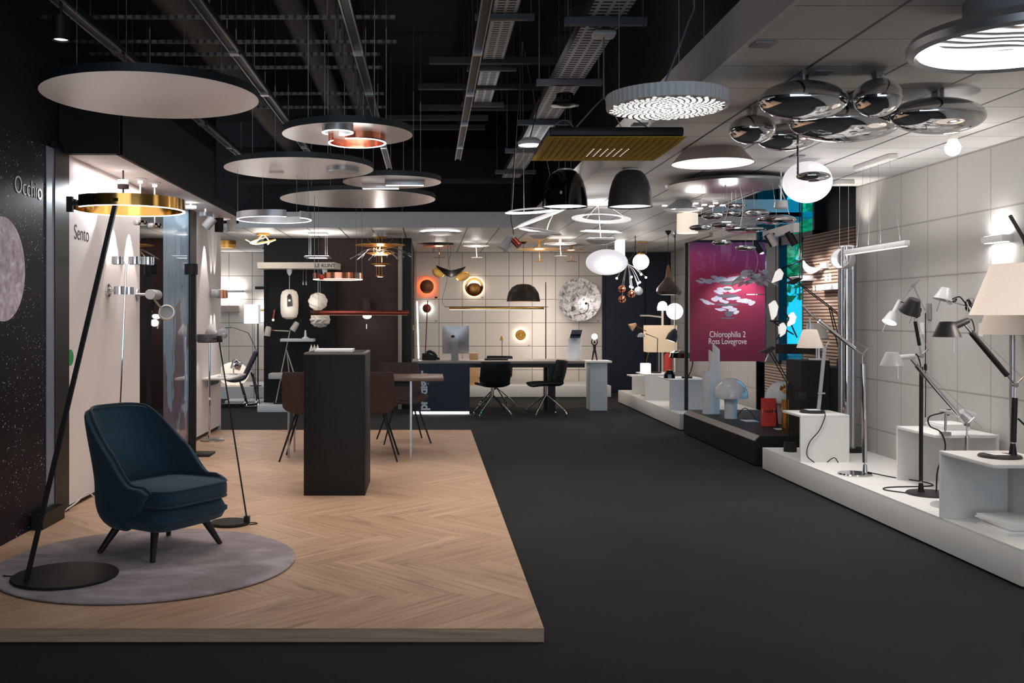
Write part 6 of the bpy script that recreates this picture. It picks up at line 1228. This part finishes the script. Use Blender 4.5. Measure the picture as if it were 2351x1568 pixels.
MB().sheet(lambda u, v: (-.03-.10*math.sin(PI*u), .28-.52*u, .03-.07*u+.05*math.sin(2*PI*u)+(v-.5)*.075*(1-abs(2*u-1)**2+.15)), 28, 4, .004).build('ribbon', mEggWhite, t); MB().box(-.03, 0, -.32, -.16, -.06, 0).build('mount', mEggWhite, t)
for k, (px, py) in enumerate(((1897, 638), (1906, 641), (1869, 662), (1942, 677), (1952, 671))):
    q = on_slat(px, py); o = MB().box(-.004, 0, -.025, .025, -.025, .025 if k % 2 == 0 else .06).build('price_card', mPaper, None, q); tag(o, ('square price card above the stepped white box lamp', 'tall price card above the stepped white box lamp', 'price card at the left of the slatted board', 'square price card below the stepped box lamp', 'tall price card at the right edge of the slatted board')[k], 'card', 'price cards on the slatted board')

# ------------------------------------------------------------ black podium with mushroom lamps and banner
t = thing('display_podium', 'black podium with a sloping front lip before the shop window', 'podium', (2.96, 8.92, 0))
MB().prism([(0, .014), (1.15, .014), (1.15, .278), (.05, .278), (0, .228)], 'y', 0, 2.50).build('body', mPed, t); MB().box(.03, 1.15, .03, 2.47, 0, .014).build('recess', mBlack, t)
MB().prism([(.0015, .2315), (.0475, .2775), (.0465, .2785), (.0005, .2325)], 'y', .02, 2.48).build('bevel_strip', mat('grey_bevel', rgb(118, 110, 108), .4), t)
l = text('lettering', 'Artemide', .045, mRed, t, (.012, .28, .2455), (0, 0, 0)); l.rotation_euler = Matrix(((0, -.7071, -.7071), (-1, 0, 0), (0, .7071, -.7071))).to_euler() if False else Matrix.Rotation(-PI/2, 4, 'Z').to_euler()
l.matrix_local = Matrix.Translation((.010, .34, .2395)) @ Matrix(((0, .7071, -.7071, 0), (-1, 0, 0, 0), (0, .7071, .7071, 0), (0, 0, 0, 1)))
ZD = .278
def mushroom(loc, s, lab):
    t = thing('mushroom_lamp', lab, 'table lamp', loc, 0, 'glossy white mushroom lamps')
    MB().lathe([(0, 0), (.066*s, 0), (.066*s, .24*s), (0, .24*s)], n=40).build('base', mMushr, t)
    MB().lathe([(.176*s, .218*s), (.178*s, .225*s), (.17*s, .29*s), (.145*s, .35*s), (.10*s, .40*s), (.05*s, .424*s), (0, .43*s)], n=56).build('dome', mMushr, t); MB().lathe([(.172*s, .222*s), (.10*s, .23*s), (0, .235*s)], n=40).build('inner_rim', mMushr, t)
    MB().tube(spline([(.06, .0, .02), (.12, -.02, .10), (.17, -.03, .10), (.24, -.06, .004), (.1, -.12, .004)]), .004, n=6).build('cord', mCable, t)
    return t
mMushr = mat('glossy_white_opal', rgb(206, 210, 214), .08, var=.02, coat=.5)
m1 = mushroom((3.21, 10.45, ZD), 1, 'glossy white mushroom lamp in front of the tall stepped tube lamp'); dup(m1, (3.58, 9.95, ZD), label='glossy white mushroom lamp behind the red card')
t = thing('stepped_tube_lamp', 'tall lamp of three white tubes cut at rising slants', 'lamp', (3.17, 10.95, ZD))
for x, r, h in ((-.06, .062, .49), (-.012, .042, .68), (.03, .04, .745)):
    def tb(u, v): a = 2*PI*u; return (x+r*math.cos(a), r*math.sin(a), (h+.035*math.cos(a)*(1 if r > .05 else -1))*v)
    MB().sheet(tb, 32, 2, .004, True).build('tube', mEggWhite, t)
o = MB().box(-.07, .07, -.1, .1, 0, .003).build('paper_sheet', mPaper, None, (3.33, 10.2, ZD)); tag(o, 'white paper lying between the mushroom lamp and the red card', 'paper')
t = thing('tent_card', 'red folded card lettered YEARS standing on the black podium', 'card', (3.36, 9.78, ZD)); 
MB().sheet(lambda u, v: (-.075+.15*u+.02*v, -.06+.06*v, .27*v), 2, 2, .003).build('front_leaf', mRed, t); MB().sheet(lambda u, v: (-.055+.15*u+.06*(1-v), .0+.10*(1-v), .27*v), 2, 2, .003).build('rear_leaf', mRed, t)
l = text('lettering', 'YEARS', .042, mBlack, t, (-.035, -.037, .13), (PI/2-.22, 0, 0)); 
for x in (-.052, .062): MB().box(x-.0015, x+.0015, -.039, -.036, .12, .17).build('bracket_mark', mPaper, t)
o = MB().box(-.09, .09, -.05, .05, 0, .003).build('paper_sheet', mPaper, None, (3.42, 9.45, ZD)); tag(o, 'white paper lying in front of the gold spiral lamp', 'paper')
t = thing('spiral_lamp', 'gold cylinder lamp with spiral vanes fanned on top', 'table lamp', (3.40, 9.32, ZD)); MB().cyl((0, 0, 0), (0, 0, .30), .052, n=36).build('body', mBrass, t)
for k in range(11):
    a = k*.62; MB().sheet(lambda u, v: (.012*math.cos(a)+(.055*u+.006)*math.cos(a+.9*u), .012*math.sin(a)+(.055*u+.006)*math.sin(a+.9*u), .30+.02*k+.03*v+.02*u), 6, 2, .002).build('vane', mGold, t)
# banner with petals print
t = thing('banner', 'red purple hanging banner lettered Chlorophilia 2 with a petal lamp print', 'banner', (3.0, 11.30, 0)); zb, zt = az(829.5, 11.3), az(556, 11.3); wb = ax(1757, 11.3)-3.0
mBan, N, L, p = node_mat('crimson_magenta_banner'); tc = N.new('ShaderNodeTexCoord'); s = N.new('ShaderNodeSeparateXYZ'); L.new(tc.outputs['Object'], s.inputs[0])
zf = mth(N, L, 'DIVIDE', mth(N, L, 'SUBTRACT', s.outputs[2], zb), zt-zb); nz = noise(N, L, mapping(N, L, (2.4, 1, 1.2)), 2.0, 2, 1.6)
c1 = ramp(N, L, zf, [(0, rgb(112, 26, 56)), (.45, rgb(124, 28, 60)), (.72, rgb(190, 38, 90)), (.90, rgb(212, 78, 148)), (1, rgb(150, 74, 134))]); gl_ = mth(N, L, 'MULTIPLY', ramp(N, L, nz, [(.50, (0, 0, 0, 1)), (.70, (1, 1, 1, 1))]), ramp(N, L, zf, [(.62, (0, 0, 0, 1)), (.82, (1, 1, 1, 1))]))
L.new(mixc(N, L, mth(N, L, 'MULTIPLY', gl_, .8), c1, rgb(236, 150, 196)), p.inputs['Base Color']); p.inputs['Roughness'].default_value = .5
MB().box(0, wb, 0, .008, zb, zt).build('cloth', mBan, t)
text('lettering', 'Chlorophilia 2', .098, mPaper, t, (wb*.5, -.002, az(774, 11.3)), TOY, align='CENTER', sx=.74, off=-.0005); text('lettering', 'Ross Lovegrove', .098, mPaper, t, (wb*.5, -.002, az(790, 11.3)), TOY, align='CENTER', sx=.70, off=-.0005)
mPrint = mat('printed_petal_grey', rgb(196, 194, 214), .5, var=.35, vscale=14); mPrintD = mat('printed_shadow_grey', rgb(92, 92, 104), .5, var=.4, vscale=14)
mb = MB(); RP = random.Random(3)
for zc, n, sp in ((.70, 16, .34), (.595, 7, .12), (.52, 14, .30), (.45, 6, .12)):
    for k in range(n):
        u = (k+.5)/n*2-1; cx_ = wb*.5+u*sp; cz = zb+(zt-zb)*zc+RP.uniform(-.03, .03)-.03*abs(u); rx, rz = RP.uniform(.028, .05), RP.uniform(.012, .026)
        mb._f([mb._v((cx_+rx*math.cos(a)*(1+.2*math.cos(2*a)), -.001-.0001*k, cz+rz*math.sin(a)+rx*.35*u*math.cos(a))) for a in [2*PI*i/14 for i in range(14)]])
mb.build('printed_petals', mPrint, t)
mb = MB(); 
for k, (cx_, zc, rx, rz) in enumerate(((.5, .665, .10, .035), (.5, .555, .13, .03), (.5, .48, .13, .02), (.52, .41, .05, .05), (.5, .365, .09, .012), (.5, .61, .05, .02))): mb._f([mb._v((wb*cx_+rx*math.cos(a), -.0022-.0001*k, zb+(zt-zb)*zc+rz*math.sin(a)*(1 if math.sin(a) < 0 else .3))) for a in [2*PI*i/18 for i in range(18)]])
mb.build('printed_bowls', mPrintD, t)
o = thing('banner_stand', 'black post and beam frame holding the red banner', 'frame', (2.975, 11.36, 0)); MB().box(-.018, .018, -.018, .018, ZD, 2.245).build('post', mBlack, o); MB().box(-.02, .02, -1.0, .018, 2.21, 2.25).build('beam', mat('greige_beam', rgb(140, 130, 122), .5), o); MB().box(.018, .95, -.015, .015, 2.21, 2.245).build('cross_beam', mBlack, o)
t = thing('petal_chandelier', 'chandelier of clear glass petals hanging before the red banner', 'chandelier', at(1733, 640, 10.6))
mPetal = mat('frosted_clear_petal', rgb(244, 246, 250), .08, var=.02, alpha=.68, coat=.5)
for k in range(26):
    a = k*2.39996; r0 = .03+.0048*k; L_ = .11+.03*RP.random(); w = .046; zz = .06*math.sin(k*1.7)+.02
    def pt(u, v, a=a, r0=r0, L_=L_, w=w, zz=zz): r = r0+L_*u; q = (v-.5)*2*w*math.sin(PI*min(1, .12+.88*u))**.7; return (r*math.cos(a)-q*math.sin(a), (r*math.sin(a)+q*math.cos(a))*.8, zz+.05*(v-.5)**2*4*.3-.05*u*u)
    MB().sheet(pt, 6, 4, .003).build('petal', mPetal, t)
MB().ell((0, 0, .02), .06, .06, .035).build('hub', mChrome, t); MB().tube(spline([(0, 0, .05), (.03, 0, .2), (-.02, 0, .4), (.0, -.05, .62)]), .003, n=6).build('cord', mCableW, t); MB().tube(spline([(.0, 0, 0), (.03, 0, -.10), (.01, 0, -.16)]), .003, n=6).build('lower_cord', mCableW, t); MB().box(-.10, .10, -.03, .03, -.175, -.165).build('lower_tray', mChrome, t)
# white light beam with spots
A_, B_ = at(1756, 541, 10.8), at(1829, 522, 8.9); t = thing('spot_beam', 'slanting white beam carrying four spotlights over the podium', 'spotlight beam', A_); d = B_-A_
MB().bar((0, 0, 0), d, .05, .085).build('beam', mEggWhite, t)
for k, (f, px, py, m) in enumerate(((.0, 1741, 570, mBlackM), (.30, 1768, 554, mBlackM), (.42, 1774, 553, mEggWhite), (.88, 1817, 550, mBlackM))):
    c = at(px, py, 10.8-1.9*f)-A_; s_ = MB().tube([c+Vector((-.035, 0, .07)), c+Vector((.03, -.01, -.05))], .034, n=18).build('spot_head', m, t); MB().tube([c+Vector((-.02, 0, .06)), d*max(f, .02)], .008, n=8).build('spot_arm', mBlackM, s_)
    if k == 0: MB().ell(c+Vector((.031, -.012, -.053)), .026, .026, .012).build('lens', mLED, s_)
    lamp('SPOT', c+Vector((.05, -.02, -.08)), 36 if k == 0 else 26, NEUT, aim((0, 0, 0), ((-.15, .55, -.8), (.7, .2, -.6), (.8, -.1, -.5), (.7, .6, -.5))[k]), t, 'spot_light', spot_size=1.3, spot_blend=.7, shadow_soft_size=.03)
# black stick chandelier with faceted lit shades before the window
t = thing('stick_chandelier', 'black stick chandelier with faceted white shades before the teal window', 'chandelier', at(1838, 605, 9.9)); O_ = at(1838, 605, 9.9)
for x, y0_, y1_ in ((1836, 470, 690), (1841, 470, 640)): MB().tube([at(x, y0_-60, 9.9)-O_, at(x, y1_, 9.9)-O_], .006, n=6).build('rod', mBlackM, t)
MB().tube([at(1836, 412, 9.9)-O_, Vector((at(1836, 412, 9.9).x, 9.9, 3.92))-O_], .004, n=6).build('suspension_wire', mCable, t)
for a, b in (((1845, 596), (1792, 618)), ((1800, 632), (1829, 650)), ((1797, 702), (1830, 775)), ((1776, 740), (1822, 768)), ((1783, 780), (1815, 725)), ((1768, 737), (1806, 739))): MB().tube([at(*a, 9.9)-O_, at(*b, 9.9)-O_], .007, n=6).build('stick', mBlackM, t)
mFac2 = mat('faceted_lit_shade', rgb(238, 236, 234), .5, var=.02, em=.55, emc=rgb(255, 246, 238))
for px, py, w_, h_, sl in ((1786, 633, 11, 16, 7), (1817, 733, 9, 16, 3), (1795, 757, 9, 16, 0), (1775, 712, 10, 22, -3)):
    c = at(px, py, 9.9)-O_; k = 9.9/F; P_ = [(-w_*.5-sl, -h_), (w_*.6, -h_*.55), (w_, h_*.35), (w_*.3, h_), (-w_*.7+sl*.6, h_*.6)]
    MB().prism([(c.x+a*k, c.z+b*k) for a, b in P_], 'y', c.y-.03, c.y+.03).build('shade', mFac2, t, sharp=10)

# ------------------------------------------------------------ far right: low plinth, cubes and lamps before the navy doors
t = thing('display_plinth', 'low white plinth at the far right before the navy doors', 'plinth', (2.985, 11.70, 0)); MB().box(0, 1.12, 0, 3.8, .014, .20, .002).build('body', mWhitePl, t); MB().box(.03, 1.12, .03, 3.77, 0, .014).build('recess', mBlack, t)
cA = cube(2.99, 3.40, 13.60, 14.2, .2, .562, True, 'white cube at the far right carrying the glowing cube lamp'); cube(2.99, 3.47, 12.2, 12.85, .2, .578, True, 'white cube at the far right partly behind the black frame post')
cube(3.02, 3.35, 14.6, 15.0, .2, .48, True, 'smallest white cube at the far right, nearest the navy doors')
def bT(Y): return lambda px, py: at(px, py, Y)
t = thing('cube_table_lamp', 'small glowing white cube lamp on the far white cube', 'table lamp', (ax(1482, 13.75), 13.75, .562)); MB().box(-.062, .062, -.062, .062, .0, .145, .006).build('shade', mOpal, t)
t = thing('desk_lamp', 'dark arm desk lamp with a clear head on the far white cube', 'desk lamp', (ax(1503, 13.9), 13.9, .562)); MB().cyl((0, 0, 0), (0, 0, .014), .095, n=32).build('base', mBlackM, t); O_ = Vector((ax(1503, 13.9), 13.9, .562))
MB().tube([(.03, 0, .014), at(1510, 777, 13.9)-O_, at(1482, 766, 13.9)-O_], .006, n=8).build('arm', mBlackM, t); MB().lathe([(.055, -.03), (.04, .015), (.015, .03), (0, .03)], at(1472, 769, 13.9)-O_, 24).build('head', mTake, t); MB().lathe([(0, -.028), (.052, -.028)], at(1472, 769, 13.9)-O_, 20).build('diffuser', mLEDs, t)
t = thing('desk_lamp', 'brass arm desk lamp with a colourful cone head at the far right', 'desk lamp', (ax(1486, 14.4), 14.4, .2)); O_ = Vector((ax(1486, 14.4), 14.4, .2)); MB().cyl((0, 0, 0), (0, 0, .014), .09, n=28).build('base', mBrass, t)
MB().tube([(0, 0, .01), at(1484, 827, 14.4)-O_, at(1499, 768, 14.4)-O_, at(1463, 750, 14.4)-O_], .007, n=8).build('arm', mBrass, t); M = Matrix.Rotation(1.0, 3, 'Y'); MB().lathe([(.02, .05), (.06, -.05), (.057, -.05), (.015, .05)], at(1454, 748, 14.4)-O_, 24, M=M).build('head', mat('patchwork_glass', rgb(186, 150, 110), .3, var=.6, vscale=30), t)
t = thing('half_globe_lamp', 'half globe lamp on a pale post at the far right', 'lamp', (ax(1521, 14.6), 14.6, .48)); z = az(713, 14.6)-.48; MB().cyl((0, 0, 0), (0, 0, z), .016, n=14).build('post', mOffW, t); MB().lathe([(0, z), (.075, z), (.078, z+.05), (.06, z+.11), (.03, z+.135), (0, z+.14)], n=32).build('globe', mOpal, t); MB().tube([(.0, 0, z-.1), (-.2, 0, z-.075), (-.33, 0, z-.075)], .012, n=8).build('pipe_arm', mAlu, t)
t = thing('globe_lamp', 'glowing white globe lamp behind the grey bell pendant at the far right', 'lamp', (ax(1549, 14.2), 14.2, .562)); z = az(715, 14.2)-.562; MB().ell((0, 0, z), .12, .12, .12, 36, 18).build('globe', mOpal, t); MB().cyl((0, 0, 0), (0, 0, z-.11), .012).build('post', mOffW, t)
t = thing('floor_lamp', 'floor lamp with a wide beige box shade at the far right', 'floor lamp', (ax(1530, 14.0), 14.45, .2)); k = 14.45/F; MB().box(-31*k, 36*k, -.14, .14, az(808, 14.45)-.2, az(747, 14.45)-.2, .004).build('shade', mat('lit_beige_shade', rgb(214, 192, 166), .8, var=.04, em=.22, emc=rgb(255, 224, 184)), t); MB().cyl((0, 0, 0), (0, 0, az(800, 14.45)-.2), .012).build('pole', mSteel, t); MB().cyl((0, 0, 0), (0, 0, .02), .12, n=28).build('base', mSteel, t)
t = thing('bell_pendant', 'small grey metal bell pendant tilted on its cord at the far right', 'pendant lamp', at(1545, 769, 13.0)); M = Matrix.Rotation(.35, 3, 'Y'); MB().lathe([(.07, -.085), (.075, -.08), (.065, .0), (.04, .06), (.015, .085), (0, .085)], (0, 0, 0), 32, M=M).build('shade', mGraph, t); MB().lathe([(0, -.082), (.068, -.082)], (0, 0, 0), 28, M=M).build('diffuser', mLEDs, t); MB().cyl((.03, 0, .08), (.03, 0, CH-az(769, 13.0)), .004, n=8).build('cord', mCable, t); lamp('POINT', (-.04, -.02, -.16), 1.5, NEUT, parent=t, shadow_soft_size=.05)
t = thing('desk_lamp', 'glossy black dome desk lamp beside the black frame post', 'desk lamp', (ax(1568, 12.5), 12.5, .578)); MB().lathe([(.145, .26), (.148, .27), (.13, .32), (.07, .35), (0, .352)], (-.03, 0, 0), 40).build('dome', mBlackG, t); MB().tube(spline([(.06, 0, .0), (.11, 0, .12), (.12, 0, .25), (.04, 0, .33)]), .008, n=8).build('arm', mBlackG, t); MB().cyl((.05, 0, 0), (.05, 0, .02), .07, n=28).build('base', mBlackG, t)
t = thing('faceted_lamp', 'small black faceted glass lamp on the cube behind the frame post', 'table lamp', (ax(1537, 12.5), 12.5, .578)); mb = MB(); mb.lathe([(0, 0), (.075, 0), (.07, .05), (.035, .10), (0, .105)], n=9); mb.build('body', mBlackG, t, sharp=5)
t = thing('fire_extinguisher', 'red fire extinguisher standing by the navy doors', 'fire extinguisher', (ax(1534, 15.8), 15.8, 0)); MB().lathe([(0, 0), (.065, 0), (.065, .40), (.05, .46), (.02, .48), (0, .48)], n=24).build('cylinder', mRed, t, (0, 0, .30)); MB().box(-.06, .03, -.015, .015, .78, .83).build('handle', mBlack, t); MB().box(-.07, .07, -.07, .07, 0, .30).build('stand', mBlack, t)
for k, (px, Y, py, r, lab) in enumerate(((1534, 13.2, 677, .158, 'large brown drop pendant with a wooden neck'), (1549, 13.6, 677, .095, 'small brown drop pendant just behind the large one'))):
    c = at(px, py, Y); t = thing('drop_pendant', lab, 'pendant lamp', c, 0, 'brown drop pendants'); s = r/.158
    MB().lathe([(.12*s, .0), (.158*s, .045*s), (.150*s, .09*s), (.10*s, .15*s), (.055*s, .20*s), (.04*s, .235*s), (0, .235*s)], n=40).build('shade', mat('brown_enamel_%d' % k, rgb(58, 44, 40), .4), t); MB().lathe([(0, .004), (.118*s, .002)], n=32).build('diffuser', mLEDs, t)
    MB().lathe([(.036*s, .235*s), (.022*s, .34*s), (.012*s, .40*s), (0, .40*s)], n=20).build('wooden_neck', mat('walnut_%d' % k, rgb(112, 70, 48), .4, var=.2), t); MB().cyl((0, 0, .4*s), (0, 0, CH-c.z), .003, n=6).build('cord', mCable, t); MB().lathe([(0, 0), (.04, 0), (.036, -.03), (.01, -.06), (0, -.06)], (0, 0, CH-c.z), 20).build('ceiling_cup', mBlackM, t)
t = thing('ceiling_spot', 'tiny dark ceiling spot beside the pendant cups at the far right', 'spotlight', (ax(1550, 13.4), 13.4, CH)); MB().lathe([(0, 0), (.035, 0), (.035, -.02), (.02, -.06), (0, -.06)], n=20).build('head', mChrome, t)
c = at(1393, 602, 12.5); t = thing('egg_pendant', 'large glowing white egg pendant lying on its side', 'pendant lamp', c); MB().ell((0, 0, 0), .265, .17, .165, 48, 24).build('glass', mOpalS, t); MB().cyl((0, 0, .16), (0, 0, CH-c.z), .003, n=6).build('cord', mCableW, t); lamp('POINT', (0, -.25, -.1), 3, NEUT, parent=t, shadow_soft_size=.15)
t = thing('box_ceiling_lamp', 'upright glowing white box lamp behind the egg pendant', 'ceiling lamp', (ax(1423, 14.8), 14.8, CH)); MB().box(-.066, .066, -.066, .066, -.26, 0, .006).build('box', mOpal, t)
c = at(1471.5, 601, 15.0); t = thing('globe_pendant', 'glowing globe pendant in a brass wire frame', 'pendant lamp', c); MB().ell((0, 0, 0), .124, .124, .124, 36, 18).build('globe', mOpal, t); MB().lathe([(0, .13), (.06, .13), (.065, .11), (0, .11)], n=24).build('cap', mBrass, t)
for x in (-.055, 0, .08): MB().cyl((x, 0, .12), (x, 0, .29), .005, n=6).build('brass_rod', mBrass, t)
MB().box(-.09, .10, -.02, .02, .29, .305).build('top_bar', mBrass, t); MB().cyl((0, 0, .3), (0, 0, CH-c.z), .01, n=8).build('stem', mBrass, t); lamp('POINT', (0, -.2, -.1), 2, WARM, parent=t, shadow_soft_size=.1)
c = at(1441, 606, 14.0); t = thing('cluster_pendant', 'spray pendant of thin arms with tiny bulbs and copper balls', 'pendant lamp', c); MB().tube(spline([(.0, 0, 0), (.02, 0, .06), (.10, 0, .18), (.11, 0, CH-c.z)]), .006, n=6).build('cord', mCable, t); MB().lathe([(0, -.02), (.02, 0), (.0, .08)], n=12).build('hub', mSteel, t)
for px, py, kind in ((1416, 639, 0), (1450, 636, 0), (1472, 630, 0), (1483, 637, 0), (1465, 650, 0), (1469, 648, 0), (1447, 658, 0), (1452, 660, 0), (1428, 663, 1), (1428.5, 687, 1), (1450, 675, 1), (1466, 668, 2)):
    q = at(px, py, 14.0+(px % 5)*.02-.04)-c; tip = q+Vector((0, 0, .05 if kind else 0)); a = MB().tube(spline([(0, 0, 0), (tip.x*.5, 0, tip.z*.35), tip]), .0035, n=6).build('arm', mSteel, t)
    if kind == 0: MB().ell(q, .016).build('bulb', mBulb, a)
    else: MB().ell(q, .054 if kind == 1 else .062, n=24).build('ball', mCopper if kind == 1 else mTake, a)
lamp('POINT', (.05, -.25, -.28), 5, NEUT, parent=t, shadow_soft_size=.1)

# small fittings on the low ceiling and the front rail
for k, (px, py) in enumerate(((1752, 100), (1886, 165), (1468, 284), (1830, 358))):
    Y = 1.15*F/(VY-py); o = MB().box(-.045, .045, -.045, .045, -.008, 0, .002).build('ceiling_sensor', mGreyL, None, (ax(px, Y), Y, CH-.0005)); tag(o, ('square ceiling sensor nearest the viewer', 'square ceiling sensor beside the chrome pebbles', 'square ceiling sensor under the perforated disc', 'square ceiling sensor by the opal globe')[k], 'sensor', 'square ceiling sensors')
c = at(140, 84, 5.0); t = thing('track_spot', 'black track spotlight high at the front of the left wall', 'spotlight', c); MB().lathe([(0, .10), (.045, .10), (.045, -.02), (.040, -.02), (.036, .0)], n=28).build('housing', mBlackM, t); MB().lathe([(.036, -.012), (0, -.010)], n=24).build('lens', mLEDs, t); MB().cyl((0, 0, .10), (0, 0, 3.92-c.z), .007, n=8).build('stem', mBlackM, t)
